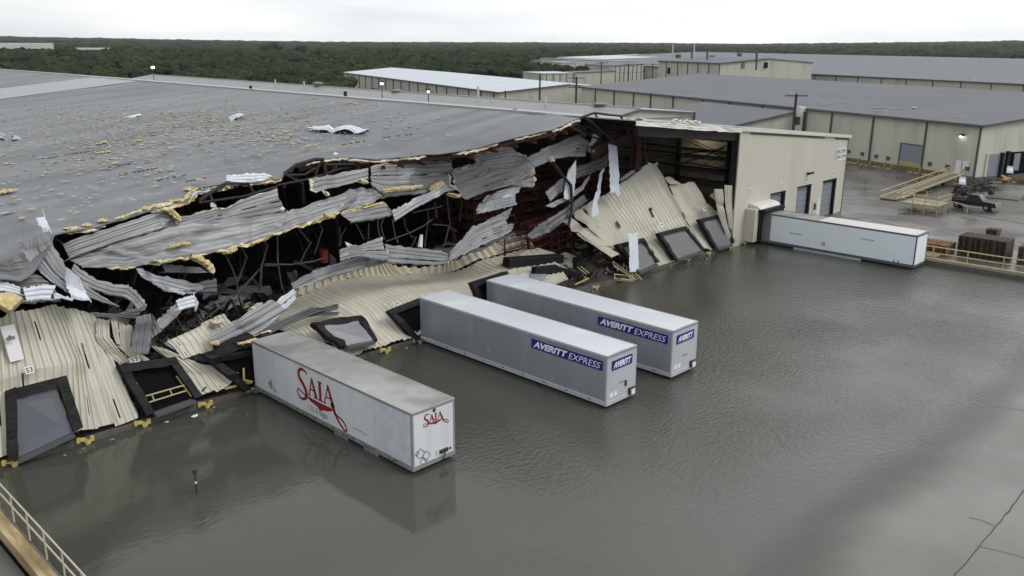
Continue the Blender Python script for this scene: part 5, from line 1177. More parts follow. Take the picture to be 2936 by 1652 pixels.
RS('C', [[(0, 1160, 3.6), (110, 1130, 3.6), (210, 1105, 3.6)], [(0, 1260, 3.4), (120, 1200, 3.4), (205, 1160, 3.4)]], 'small grey sheet lying just above the right end of the folded strip', GALV)
# ---- curled sheets at the left
RS('A', [[(430, 375, 3.4), (470, 460, 3.2), (620, 715, 2.6), (850, 905, 2.2), (1075, 1045, 2)], [(340, 395, 3.2), (370, 520, 3), (500, 720, 2.4), (700, 900, 2), (900, 1000, 1.9)], [(250, 415, 3.0), (270, 540, 2.8), (420, 740, 2.3), (580, 890, 1.8), (760, 970, 1.7)], [(160, 435, 2.8), (200, 560, 2.6), (340, 720, 2.2), (500, 850, 1.7), (640, 945, 1.6)]],
   'big curled grey sheet peeled down over the left roof corner', GALV, ribw=.36, nu=34, crump=.05)
RS('A', [[(650, 640, 3.4), (780, 740, 3.2), (900, 815, 3), (1060, 850, 2.8), (1195, 860, 2.6), (1300, 950, 2.5), (1355, 1040, 2.4), (1320, 1120, 2.4)], [(630, 690, 3.2), (760, 800, 3), (880, 860, 2.8), (1030, 905, 2.6), (1170, 915, 2.5), (1260, 990, 2.4), (1310, 1060, 2.3), (1290, 1130, 2.3)], [(640, 740, 3), (750, 860, 2.8), (870, 905, 2.7), (1000, 950, 2.5), (1150, 975, 2.4), (1210, 1010, 2.3), (1270, 1080, 2.2), (1200, 1090, 2.2)]],
   'twisted grey ribbon sheet snaking down right of the big curled sheet', GALV, nu=40, ribw=.4, crump=.03)
RS('A', [[(870, 1120, 2), (1050, 1130, 2), (1280, 1080, 2)], [(880, 1150, 1.9), (1080, 1180, 1.9), (1200, 1240, 1.8)]], 'dark grey bent sheet along the top of the left cream wall', GALVD, ribw=.2)
RS('A', [[(1250, 722, 4.4), (1480, 770, 4.4), (1760, 850, 4.4), (1880, 870, 4.4)], [(1290, 790, 4.2), (1480, 850, 4.2), (1720, 920, 4.2), (1860, 900, 4.2)], [(1440, 895, 4), (1560, 930, 4), (1690, 962, 4), (1830, 935, 4)]],
   'grey sheet lying in the dark gap under the long roof sheet, left one', GALVL, fr=[])
RS('A', [[(1790, 850, 4.6), (1900, 820, 4.6), (2000, 800, 4.6)], [(1830, 932, 4.4), (1920, 930, 4.4), (2005, 932, 4.4)]], 'dull square grey scrap at the right end of the sheet in the dark gap', GALVD)
RS('A', [[(1460, 662, 4.6), (1640, 675, 4.6), (1815, 690, 4.6)], [(1495, 742, 4.4), (1700, 745, 4.4), (1900, 748, 4.4)]], 'short grey sheet right under the longest roof sheet', GALV)
RS('A', [[(1400, 1250, 2.2), (1500, 1150, 2.6), (1600, 1045, 3)], [(1480, 1290, 2), (1600, 1190, 2.4), (1690, 1085, 2.8)]], 'grey sheet leaning up towards the small white crumpled piece', GALV)
RS('D', [[(1395, 130, 1.4), (1440, 200, 1.3), (1500, 300, 1.2)], [(1390, 260, 1.2), (1420, 320, 1.1), (1400, 380, 1)]], 'greenish grey triangular scrap right of the dark vertical sheet', GALVD)
RS('D', [[(1250, 225, 1.3), (1230, 350, 1.0), (1212, 492, .6)], [(1320, 205, 1.3), (1310, 350, 1), (1295, 505, .6)], [(1395, 190, 1.3), (1395, 350, 1), (1380, 512, .6)]], 'dark grey corrugated sheet standing upright before the left cream wall', GALVD, ribw=.26)
RS('A', [[(-120, 640, 1.6), (60, 620, 1.8), (190, 580, 2.0)], [(-120, 760, 1.2), (100, 740, 1.3), (330, 750, 1.4)], [(-120, 880, .9), (150, 860, 1), (480, 860, 1.1)], [(-120, 1060, .6), (150, 1040, .7), (560, 1010, .8)]], 'crumpled grey roof corner folded down above the left cream wall', GALVD, crump=.12)
# ---- white painted sheets
def WS(t, rows, label, **k): return S('white_sheet', t, rows, WHITE, label, cat='metal sheet', **k)
WS('A', [[(320, 205, 3.8), (345, 290, 3.6), (380, 382, 3.4)], [(400, 190, 3.9), (425, 290, 3.6), (455, 372, 3.4)]], 'white curled tip sticking up above the big curled grey sheet', ribw=.25, crump=.1)
WS('A', [[(622, 725, 1.6), (640, 850, 1.4), (660, 980, 1.2)], [(710, 790, 1.6), (730, 880, 1.4), (750, 1000, 1.2)], [(760, 810, 1.6), (820, 900, 1.4), (830, 1000, 1.2)]], 'white crumpled sheet hanging over the lower end of the big curled sheet', crump=.14)
WS('A', [[(215, 890, 1.0), (380, 860, 1.0), (550, 872, 1.0)], [(230, 950, .9), (380, 930, .9), (510, 930, .9)], [(250, 1010, .8), (360, 1000, .8), (480, 1000, .8)]], 'folded white sheet lying left of the white crumpled sheet')
WS('A', [[(470, 930, .8), (560, 950, .8), (650, 975, .8)], [(480, 1000, .7), (570, 975, .7), (640, 1000, .7)]], 'small white strip between the folded and the crumpled white sheets')
WS('A', [[(-60, 800, .9), (40, 830, .9), (205, 885, .9)], [(-60, 890, .7), (60, 930, .7), (200, 945, .7)]], 'white bent strip at the left edge above the yellow foam slab')
WS('A', [[(1610, 1010, 2.8), (1700, 975, 2.8), (1795, 950, 2.8), (1860, 1030, 2.7)], [(1640, 1095, 2.6), (1720, 1080, 2.6), (1800, 1060, 2.6), (1825, 1110, 2.5)]], 'small white crumpled piece in the dark left part of the wreck', crump=.1)
WS('A', [[(1955, 112, 5.8), (2030, 118, 5.8)], [(1955, 150, 5.7), (2025, 150, 5.7)]], 'tiny white scrap caught under the roof edge, left part', ribw=.15)
WS('V', [[(731, 731, 3.6), (640, 800, 2.2), (545, 862, 1.0)], [(738, 740, 3.6), (655, 808, 2.2), (562, 874, 1.0)]], 'upper of two long pale blue-white flashing strips above the nearest trailer', ribw=.14, amp=.06, nu=20, crump=.02)
WS('V', [[(739, 744, 3.4), (660, 812, 2.0), (566, 874, .9)], [(742, 752, 3.4), (672, 822, 2.0), (582, 876, .9)]], 'lower of two long pale blue-white flashing strips above the nearest trailer', ribw=.14, amp=.06, nu=20, crump=.02)
WS('C', [[(1108, 372, 4.2), (1115, 600, 3.6), (1132, 828, 3.0)], [(1190, 398, 4.2), (1198, 600, 3.6), (1215, 826, 3.0)]], 'tall white vertical strip propped in front of the cream wall top', ribw=.22, crump=.03)
WS('V', [[(1579, 586, .1), (1582, 630, -.2), (1583, 684, -.6)], [(1603, 586, .1), (1604, 630, -.2), (1606, 682, -.6)]], 'white panel standing upright at the water edge beside the tumbled stair rails', ribw=.3, amp=.015, crump=.02)
WS('C', [[(740, 600, 4.6), (712, 750, 4.4), (700, 880, 4.2)], [(808, 510, 4.6), (800, 700, 4.4), (785, 890, 4.2)]], 'white hanging strip with a yellow backed top, left of the tall vertical strip', ribw=.22, fr=[('start', YEL, .12)])
WS('C', [[(965, 245, 5), (955, 330, 4.9), (930, 410, 4.8)], [(1020, 300, 5), (990, 350, 4.9), (945, 400, 4.8)]], 'small white twisted piece on the end of the rightmost hanging roof sheet', ribw=.15)
WS('C', [[(1060, 600, 4), (1000, 780, 3.4), (965, 880, 2.8), (958, 1030, 2.2)], [(1070, 620, 4), (1020, 790, 3.4), (1000, 890, 2.8), (1015, 1032, 2.2)]], 'thin white twisting strip hanging before the standing cream wall', ribw=.12)
# white membranes curled on the roof edge
WS('V', [[(572, 440, 7.5), (625, 436, 7.5), (690, 438, 7.5)], [(570, 456, 7.2), (625, 462, 7.2), (686, 454, 7.2)]], 'white curled flap on the roof edge, leftmost of the flaps', crump=.15)
WS('V', [[(745, 415, 9), (770, 397, 9), (812, 398, 9)], [(750, 418, 8.5), (780, 414, 8.5), (800, 414, 8.5)]], 'white curled flap on the roof edge over the broken truss', crump=.15)
WS('V', [[(822, 402, 8.5), (842, 382, 8.5), (890, 398, 8)], [(820, 405, 8), (850, 402, 8), (925, 402, 7.5)]], 'pointed white flap on the roof edge right of the broken truss', crump=.12)
WS('V', [[(1326, 316, 6), (1355, 306, 6), (1392, 320, 6)], [(1330, 322, 5.5), (1360, 320, 5.5), (1390, 325, 5.5)]], 'white curled flap on the roof near the ridge', crump=.12)
WS('V', [[(482, 494, 6), (500, 478, 6), (520, 470, 6)], [(486, 498, 5.8), (505, 484, 5.8), (522, 475, 5.8)]], 'white membrane edge lifted at the left truss', crump=.1)
# sheets lying on the intact roof
def onroof(vx, vy):
    d = ray(vx, vy); t = (RZ-SL*RX+SL*CAM.x-CAM.z)/(d.z-SL*d.x); return CAM+d*t+Vector((0, 0, .12))
def LR(corners, label, mat=WHITE, **k):
    SN[0] += 1; c = [onroof(*p) for p in corners]; return sheet('white_sheet', [[c[0], c[0].lerp(c[1], .5), c[1]], [c[3], c[3].lerp(c[2], .5), c[2]]], mat, seed=SN[0], nu=12, crump=.12, jag=.4, label=label, cat='metal sheet', **k)
LR([(776, 322), (918, 318), (920, 334), (780, 331)], 'largest white sheet lying on the grey roof, right of centre')
LR([(287, 296), (352, 291), (354, 295), (290, 300)], 'long thin white strip lying on the far left part of the grey roof')
LR([(577, 299), (612, 297), (613, 302), (580, 305)], 'short white strip lying on the middle of the grey roof')
LR([(0, 338), (30, 336), (32, 352), (0, 355)], 'pale blue-grey sheet at the left edge of the grey roof', GALVL)
LR([(20, 345), (72, 336), (78, 348), (28, 358)], 'grey sheet with a white end at the left edge of the grey roof', GALVL)
LR([(985, 254), (1000, 253), (1000, 259), (986, 260)], 'small white scrap at the ridge of the grey roof')
# ---- yellow insulation pieces
TUFTL = 'small yellow insulation tuft lying on the grey roof'
rn = random.Random(21); tproto = MB()
for k in range(7): tproto.lump((rn.uniform(-.3, .3), rn.uniform(-.25, .25), .08), rn.uniform(.14, .3), rn.uniform(.12, .24), rn.uniform(.06, .13), k, 7, 5, .5)
tp = tproto.build('insulation_tuft', YEL, None, False); first = True
spots = [(348, 357, 1.2), (428, 375, 1.0), (290, 413, .9), (250, 387, 1.0), (262, 361, 1.2), (250, 364, 1), (270, 384, 1.1), (330, 382, .7), (20, 414, .9), (8, 392, .8), (430, 285, .9), (512, 283, 1.1), (500, 290, .9), (300, 318, .9), (310, 300, .7), (400, 430, .9), (500, 455, 1), (495, 470, 1.4), (690, 425, .9), (770, 372, 1.0), (705, 350, .7), (722, 350, .8), (880, 262, 1.2), (895, 264, 1.0), (100, 330, .8), (230, 308, .7), (320, 270, .8), (345, 277, .7), (590, 300, .8), (650, 318, .6), (730, 342, .8), (1100, 300, .6), (20, 484, 1.5), (5, 488, 1.4), (35, 482, 1), (430, 540-28, 1.2), (400, 515, 1.2), (300, 548, 1.3), (260, 560, 1.2), (460, 495, 1.2), (215, 575-8, 1)]
for vx, vy, s in spots:
    p = onroof(vx, vy)
    if p.y < edge_at(p.x).y+.4: p.y = edge_at(p.x).y+.5; p.z = roofz(p.x)+(edge_at(p.x).z-roofz(p.x))*.93+.12
    o = tp if first else tp.copy()
    if not first: COL.objects.link(o)
    first = False; o.location = p-Vector((0, 0, .08)); o.scale = (s*.7, s*.55, s*.4); o.rotation_euler.z = rn.uniform(0, 6); tag(o, TUFTL, 'insulation', 'yellow insulation tufts on the grey roof')
mb = MB(); mb2 = MB()
for k in range(3600):
    if k % 3: 
        cxp = rn.choice([(330, 320), (560, 290), (700, 345), (250, 380), (520, 300), (860, 265), (450, 330), (150, 300)]); vx, vy = cxp[0]+rn.gauss(0, 95), cxp[1]+rn.gauss(0, 24)
    else: vx, vy = rn.uniform(0, 1150), rn.uniform(230, 560)
    p = onroof(vx, vy)
    if not (36 < p.x < 81 and p.y > edge_at(p.x).y+1 and p.y < 79): continue
    s = rn.uniform(.045, .14); (mb if rn.random() < .5 else mb2).lump(p-Vector((0, 0, .07)), s*rn.uniform(1, 2.4), s*rn.uniform(.5, 1.3), s*.22, k % 17, 5, 3, .55)
tag(mb.build('insulation_scraps', pmat('dull_yellow_scraps', (.34, .31, .20), .9, 0, .3, 1), None), 'countless tiny yellow insulation scraps scattered over the grey roof', 'insulation', kind='stuff')
tag(mb2.build('white_scraps', pmat('pale_scraps', (.33, .335, .32), .8, 0, .2, 1), None), 'countless tiny pale scraps scattered over the grey roof', 'debris', kind='stuff')
mb = MB()   # dark lapped seams where fasteners have lifted
for (a, b) in (((100, 402), (150, 395)), ((190, 408), (240, 398)), ((255, 425), (330, 412)), ((300, 440), (400, 423)), ((395, 455), (470, 440)), ((440, 462), (520, 448)), ((500, 475), (580, 462)), ((540, 480), (600, 470)), ((860, 365), (920, 355)), ((940, 350), (1040, 338)), ((160, 392), (250, 378))):
    p, q = onroof(a[0], a[1]), onroof(b[0], b[1])
    for k in range(9):
        t = k/9; 
        if rn.random() < .75: mb.beam(p.lerp(q, t)-Vector((0, 0, .1)), p.lerp(q, t+.08)-Vector((0, 0, .1)), rn.uniform(.05, .13), .06)
mb.build('lifted_seams', STEELD, WH, kind='stuff')
def foam(t, pts, r, label, mat=YEL, n=None, name='insulation_batt'):
    path = R_(t, pts); SN[0] += 1; mb = MB()
    for rep in range(3):
        off = Vector((rn.uniform(-.5, .5)*r, rn.uniform(-.5, .5)*r, rn.uniform(-.5, .3)*r)); K = 0; prev = False
        ln = sum((path[i+1]-path[i]).length for i in range(len(path)-1)); m = max(5, int(ln/(r*.4)))
        for i in range(m+1):
            x = i/m*(len(path)-1); k = min(int(x), len(path)-2); p = path[k].lerp(path[k+1], x-k)+off; d = (path[k+1]-path[k]).normalized(); sd_ = d.cross(Vector((0, 0, 1))).normalized(); u = sd_.cross(d)
            tp_ = math.sin(math.pi*(.06+.88*i/m))**.5*(.65+.6*rn.random()); b0 = len(mb.v)
            for q in range(7):
                th = 6.283*q/7; rr = r*tp_*(.62+.62*rn.random())*(.8 if rep else 1); mb.v.append(p+sd_*math.cos(th)*rr*1.15+u*math.sin(th)*rr*.55)
            if prev: 
                for q in range(7): mb.f.append((b0-7+q, b0-7+(q+1) % 7, b0+(q+1) % 7, b0+q))
            prev = True
    return tag(mb.build(name, mat, None), label, 'insulation')
foam('A', [(1490, 160, 5.0), (1560, 170, 5.0), (1620, 220, 4.9), (1650, 250, 4.8)], .28, 'ragged yellow batt at the joint of the two upper left roof sheets')
foam('A', [(1760, 600, 3.6), (1850, 640, 3.5), (1930, 690, 3.4), (1960, 740, 3.3)], .40, 'big yellow batt drooping from the end of the longest roof sheet, left part')
foam('A', [(2060, 550, 3.8), (2120, 540, 3.8), (2170, 520, 3.8)], .26, 'yellow batt hanging under the longest roof sheet, middle part')
foam('A', [(1560, 510, 4.0), (1680, 480, 4.1), (1760, 480, 4.1)], .16, 'thin yellow streak on the longest roof sheet above its drooping batt')
foam('A', [(1420, 630, 3.9), (1500, 640, 3.8)], .2, 'yellow tuft under the lower edge of the longest roof sheet, far left')
foam('B', [(850, 700, 4.7), (900, 660, 4.8), (960, 640, 4.9)], .24, 'yellow batt lying on the right part of the longest roof sheet')
foam('B', [(740, 760, 4.1), (800, 770, 4.1)], .27, 'yellow batt under the edge right of the middle of the longest sheet')
foam('B', [(1080, 450, 5.0), (1120, 470, 5.0)], .34, 'yellow lump between the narrow flap and the broad middle sheet')
foam('B', [(1270, 540, 4.6), (1400, 520, 4.6), (1520, 510, 4.6), (1640, 490, 4.7)], .20, 'long yellow batt lying on the broad middle roof sheet')
foam('B', [(1720, 520, 4.6), (1780, 490, 4.6), (1830, 460, 4.7)], .27, 'pale yellow batt at the right end of the broad middle roof sheet')
foam('B', [(1880, 560, 4.5), (1960, 580, 4.5), (1980, 590, 4.5)], .22, 'cream yellow lump under the corner of the largest roof sheet')
foam('B', [(740, 540, 5.2), (780, 580, 5.1)], .22, 'cream foam below the narrow flap', FOAM)
foam('B', [(1100, 690, 4.4), (1280, 640, 4.5)], .13, 'thin yellow batt above the small folded grey sheet')
foam('C', [(920, 400, 4.8), (940, 430, 4.8)], .32, 'cream foam knob on the end of the rightmost hanging sheet', FOAM)
foam('C', [(560, 510, 4.7), (610, 500, 4.7)], .26, 'cream foam tuft at the top of the bent dark pipe', FOAM)
foam('A', [(1950, 1210, 2.0), (2050, 1180, 2.0)], .30, 'tan foam heap at the top of the cream patch left of the nearest trailer', FOAM)
foam('A', [(2310, 1090, 2.4), (2420, 1030, 2.6)], .20, 'tan foam roll beside the pale flashing strips', FOAM)
foam('A', [(1950, 1400, .8), (2000, 1385, .8)], .24, 'orange yellow tuft at the lower end of the pale flashing strips')
foam('D', [(2180, 440, .5), (2280, 420, .5), (2480, 320, 1)], .22, 'yellow batt behind the top corner of the nearest trailer')
mb = MB(); 
q = [P('A', a, b, c) for a, b, c in ((-40, 930, .4), (110, 925, .5), (215, 975, .3), (90, 1100, 0), (-40, 1020, .1))]
mb.poly(q, (.1, .5, -.35)); tag(mb.build('foam_slab', YEL, None, bevel=.05), 'thick yellow foam slab at the left edge above the cream wall', 'insulation')
# ---- cream end-wall panels, collapsed (ribs run from top to base)
def CS(t, cols, label, mat=None, **k):
    k.setdefault('ribw', .34); k.setdefault('amp', .075); k.setdefault('slit', 1); k.setdefault('jag', .12); k.setdefault('crump', .04)
    SN[0] += 1; rows = []
    for c in cols: rows.append(R_(t, c))
    return sheet('wall_panel', rows, mat or CREAM, seed=SN[0], label=label, cat='wall panel', **k)
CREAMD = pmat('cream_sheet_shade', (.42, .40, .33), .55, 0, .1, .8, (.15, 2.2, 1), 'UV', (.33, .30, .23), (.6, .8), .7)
CS('D', [[(-330, 300, 3.2), (-330, 900, 1.4), (-330, 1640, .0)], [(-100, 230, 3), (-100, 800, 1.4), (-60, 1530, 0)], [(40, 190, 3), (100, 760, 1.4), (180, 1430, 0)], [(200, 150, 3), (330, 680, 1.5), (450, 1330, 0)], [(380, 115, 2.9), (560, 640, 1.5), (600, 1290, 0)], [(500, 90, 2.8), (700, 600, 1.5), (735, 1240, 0)], [(590, 85, 2.8), (770, 560, 1.5), (905, 1225, 0)]],
   'leftmost leaning cream wall panel with the plate 53 above a black-framed dock door', nu=30)
CS('D', [[(600, 110, 2.6), (690, 500, 1.6), (905, 1215, -.02)], [(700, 130, 2.6), (830, 500, 1.6), (1045, 1180, -.02)], [(860, 160, 2.5), (1000, 600, 1.4), (1060, 900, .6)]][:2]+[[(770, 140, 2.5), (960, 620, 1.4), (1050, 1165, 0)]],
   'narrow cream wall panel torn from its neighbour by a dark slit, left part', nu=24)
CS('D', [[(640, 100, 2.8), (760, 420, 1.8), (1060, 1190, 0)], [(760, 130, 2.8), (930, 480, 1.8), (1170, 1150, 0)], [(868, 160, 2.7), (1010, 520, 1.7), (1282, 1105, 0)]],
   'leaning cream wall panel just left of the open dock bay 52', nu=24)
CS('D', [[(890, 185, 2.4), (885, 380, 1.9), (1000, 540, 1.6), (1130, 640, 1.2)], [(950, 195, 2.4), (945, 380, 1.9), (1090, 540, 1.6), (1180, 610, 1.2)], [(1010, 210, 2.3), (1010, 380, 1.9), (1110, 500, 1.6), (1200, 590, 1.3)]],
   'bent cream strip curling between the wall panels over bay 52')
CS('D', [[(1015, 190, 2.0), (1045, 330, 1.8), (1080, 450, 1.6)], [(1120, 215, 2.0), (1140, 350, 1.8), (1150, 480, 1.6)], [(1225, 275, 1.9), (1220, 380, 1.8), (1200, 500, 1.6)]], 'short upright cream panel piece left of the dark vertical sheet')
CS('D', [[(1080, 455, 1.6), (1180, 560, 1.3), (1330, 600, 1.0)], [(1200, 480, 1.6), (1290, 540, 1.3), (1370, 590, 1.0)]], 'small cream strip lying above the plate of bay 52', jag=.05)
CS('D', [[(1385, 450, 1.8), (1560, 570, 1.5), (1700, 720, 1.0), (1845, 935, .1)], [(1500, 480, 1.8), (1690, 590, 1.4), (1850, 720, .9), (1960, 890, .05)], [(1600, 530, 1.7), (1820, 620, 1.3), (1990, 730, .7), (2090, 820, .05)], [(1680, 575, 1.6), (1900, 640, 1.2), (2100, 690, .6), (2215, 695, .2)]],
   'cream wall panel slumped from bay 52 down to the water, pointed at its right end', nu=26)
CS('D', [[(1545, 395, 2.0), (1620, 480, 1.7), (1690, 575, 1.3)], [(1760, 300, 2.2), (1830, 400, 1.8), (1890, 510, 1.4)], [(1920, 220, 2.4), (2010, 330, 2), (2110, 450, 1.5)], [(2080, 170, 2.4), (2180, 290, 2), (2270, 400, 1.5)]],
   'flat cream wall patch with tan stains beside the pale flashing strips')
RS('D', [[(1930, 350, 1.2), (2200, 200, 1.5), (2500, 30, 1.9)], [(1960, 400, 1.0), (2230, 260, 1.2), (2570, 60, 1.7)], [(2000, 440, .9), (2300, 330, 1.1), (2640, 130, 1.5)]], 'grey sheet lying below the pale flashing strips above the nearest trailer', GALV)
RS('V', [[(640, 842, 1.4), (700, 808, 2), (775, 776, 2.6), (850, 763, 3)], [(655, 856, 1.2), (712, 822, 1.8), (790, 790, 2.4), (855, 775, 2.8)]], 'bent grey angle lying on the fallen cream wall behind the nearest trailer', GALVD, ribw=.2, amp=.08)
RS('V', [[(760, 790, 2.6), (800, 782, 2.6), (853, 784, 2.6)], [(760, 800, 2.5), (800, 794, 2.5), (850, 793, 2.5)]], 'short dark folded angle lying on the fallen cream wall behind the nearest trailer', GALVD, ribw=.2, amp=.08)
# middle wall fallen flat, folded up along its top
def V3(x, y, z): return Vector((x, y, z))
def midtop(vx, vy, y=6.6): return P('V', vx, vy, y)
MW = [[P('V', 676, 820, 4.6), P('V', 730, 845, 2.4), V3(56.4, -.02, .42)], [P('V', 705, 792, 5.4), P('V', 800, 815, 2.8), V3(58.2, -.02, .45)], [P('V', 745, 748, 6.6), P('V', 850, 800, 3), V3(60.4, -.02, .45)],
      [P('V', 830, 712, 6.6), P('V', 950, 770, 3), V3(63.2, -.02, .45)], [P('V', 905, 694, 6.6), P('V', 1020, 745, 3), V3(66.5, 0, .5)], [P('V', 985, 690, 6.6), P('V', 1090, 735, 3), V3(70, 0, .5)],
      [P('V', 1060, 692, 6.4), P('V', 1160, 730, 3), V3(73.5, 0, .55)], [P('V', 1140, 686, 6.4), P('V', 1230, 712, 3.2), V3(76, .2, .7)], [P('V', 1230, 650, 6.4), P('V', 1290, 690, 3.4), V3(78.5, .8, .9)], [P('V', 1345, 620, 6.2), P('V', 1400, 660, 3.6), V3(81, 1.2, 1.0)]]
SN[0] += 1; sheet('wall_panel', MW, CREAM, ribw=.42, amp=.08, nu=30, jag=.1, crump=.04, slit=1, seed=SN[0], label='largest cream wall section, fallen almost flat behind the trailers', cat='wall panel')
SN[0] += 1; sheet('wall_panel', [[P('V', 1345, 620, 6.1), P('V', 1420, 645, 4.6), P('V', 1480, 672, 3.2)], [P('V', 1300, 640, 5.6), P('V', 1400, 665, 4.4), P('V', 1455, 680, 3.2)], [P('V', 1250, 670, 4.8), P('V', 1330, 680, 4), P('V', 1390, 684, 3)]], CREAM, seed=SN[0], label='cream wall tongue reaching right towards the tumbled stairs', cat='wall panel')
FD = [((650, 818), (655, 800)), ((700, 785), (705, 762)), ((735, 752), (742, 735)), ((800, 726), (800, 705)), ((860, 705), (856, 688)), ((905, 696), (905, 674)), ((950, 694), (945, 663)), ((985, 692), (966, 660)), ((1005, 692), (985, 668)), ((1060, 692), (1062, 672)), ((1110, 690), (1115, 668)), ((1145, 682), (1140, 655)), ((1200, 655), (1190, 632)), ((1250, 640), (1232, 612)), ((1300, 630), (1285, 597)), ((1345, 618), (1322, 590))]
rows_ = [[P('V', a[0], a[1], 6.5), P('V', (a[0]+b[0])/2, (a[1]+b[1])/2, 6.7), P('V', b[0], b[1], 7.0)] for a, b in FD]
SN[0] += 1; sheet('wall_panel', rows_, pmat('cream_fold', (.50, .46, .36), .55, 0, .12, .8, (.15, 2.2, 1), 'UV', (.48, .36, .22), (.6, .75), .5), ribw=.6, amp=.2, nu=6, jag=.12, crump=.10, seed=SN[0], label='ribbed cream strip folded upright along the top of the fallen wall', cat='wall panel')
# right-hand wall, sheared over
CS('C', [[(880, 955, 4.6), (1000, 1120, 2.8), (1230, 1400, .9), (1290, 1470, .2)], [(960, 900, 4.6), (1150, 1130, 2.6), (1330, 1400, .9), (1450, 1540, 0)], [(1060, 850, 4.6), (1270, 1130, 2.6), (1560, 1530, 0)], [(1210, 745, 4.6), (1400, 1060, 2.6), (1690, 1480, 0)], [(1350, 640, 4.7), (1580, 1010, 2.5), (1830, 1400, 0)], [(1480, 530, 4.8), (1720, 950, 2.4), (1960, 1345, 0)], [(1545, 560, 4.6), (1770, 960, 2.3), (1985, 1335, 0)]],
   'big leaning cream wall section with a ragged flashed top, right of the racks', nu=30, crump=.05)
CS('C', [[(780, 1005, 4.2), (900, 1110, 3.2), (1130, 1330, 1.2)], [(860, 960, 4.2), (1010, 1090, 3.1), (1240, 1300, 1.2)]], 'buckled cream wall strip at the left foot of the big leaning section, upper one', crump=.1)
CS('C', [[(690, 1085, 4.0), (850, 1180, 3.0), (1010, 1310, 1.6)], [(760, 1040, 4.1), (950, 1150, 3.0), (1150, 1310, 1.2)]], 'buckled cream wall strip at the left foot of the big leaning section, middle one', crump=.1)
CS('C', [[(820, 1180, 3.2), (960, 1290, 2.0), (1150, 1420, .4)], [(860, 1160, 3.3), (1020, 1260, 2.0), (1220, 1390, .4)]], 'buckled cream wall strip at the left foot of the big leaning section, lowest one', crump=.06)
CS('C', [[(1665, 745, 3.6), (1800, 1010, 1.8), (1985, 1335, -.05)], [(1740, 735, 3.6), (1890, 1010, 1.8), (2050, 1345, -.05)], [(1790, 735, 3.6), (1950, 1000, 1.8), (2090, 1325, 0)], [(1895, 722, 3.6), (2010, 900, 2.2), (2095, 1000, 1.6), (2150, 1300, 0)], [(1940, 800, 3.2), (2040, 960, 2), (2170, 1020, 1.2), (2190, 1280, 0)]],
   'second leaning cream wall section, behind the two rightmost black dock frames', nu=26, crump=.04)
CS('C', [[(2085, 782, .3), (2120, 1000, .2), (2200, 1280, .0)], [(2165, 782, .3), (2180, 1000, .2), (2235, 1275, .0)]], 'upright narrow cream strip left of its twin by the intact end wall', jag=.05)
CS('C', [[(2180, 740, .3), (2195, 1000, .2), (2240, 1275, .0)], [(2270, 750, .3), (2275, 1000, .2), (2290, 1265, .0)]], 'upright narrow cream strip touching the intact end wall', jag=.05)
CS('C', [[(1610, 690, 3.8), (1690, 740, 3.2)], [(1650, 670, 3.8), (1780, 735, 3.2)]], 'small cream scrap between the two leaning wall sections', jag=.05)
CS('C', [[(2040, 850, 2.4), (2085, 880, 1.8)], [(2085, 815, 2.4), (2095, 900, 1.8)]], 'small cream triangle left of the upright strips', jag=.05)
SN[0] += 1; sheet('flashing', [R_('C', [(870, 945, 4.9), (1150, 790, 4.9), (1320, 660, 4.9), (1550, 535, 4.9)]), R_('C', [(885, 985, 4.7), (1200, 800, 4.7), (1360, 680, 4.7), (1555, 565, 4.7)])], WHITE, ribw=.14, amp=.06, seed=SN[0], crump=.03, label='pale flashing strip along the top edge of the big leaning wall', cat='flashing')
SN[0] += 1; sheet('flashing', [R_('C', [(1210, 690, 5.1), (1320, 610, 5.1), (1450, 560, 5.1)]), R_('C', [(1215, 720, 5.0), (1330, 640, 5.0), (1470, 580, 5.0)])], GALVL, ribw=.14, amp=.06, seed=SN[0], crump=.03, label='grey flashing strip above the pale one on the big leaning wall', cat='flashing')
# debris panels near the stairs
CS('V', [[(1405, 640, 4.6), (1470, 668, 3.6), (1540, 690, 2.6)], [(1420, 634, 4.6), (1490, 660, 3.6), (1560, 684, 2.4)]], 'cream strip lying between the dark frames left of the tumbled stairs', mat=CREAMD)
CS('V', [[(1500, 636, 3.2), (1560, 660, 2.2)], [(1530, 628, 3.2), (1590, 650, 2.0)]], 'dull cream scrap just behind the tumbled stairs', mat=CREAMD)

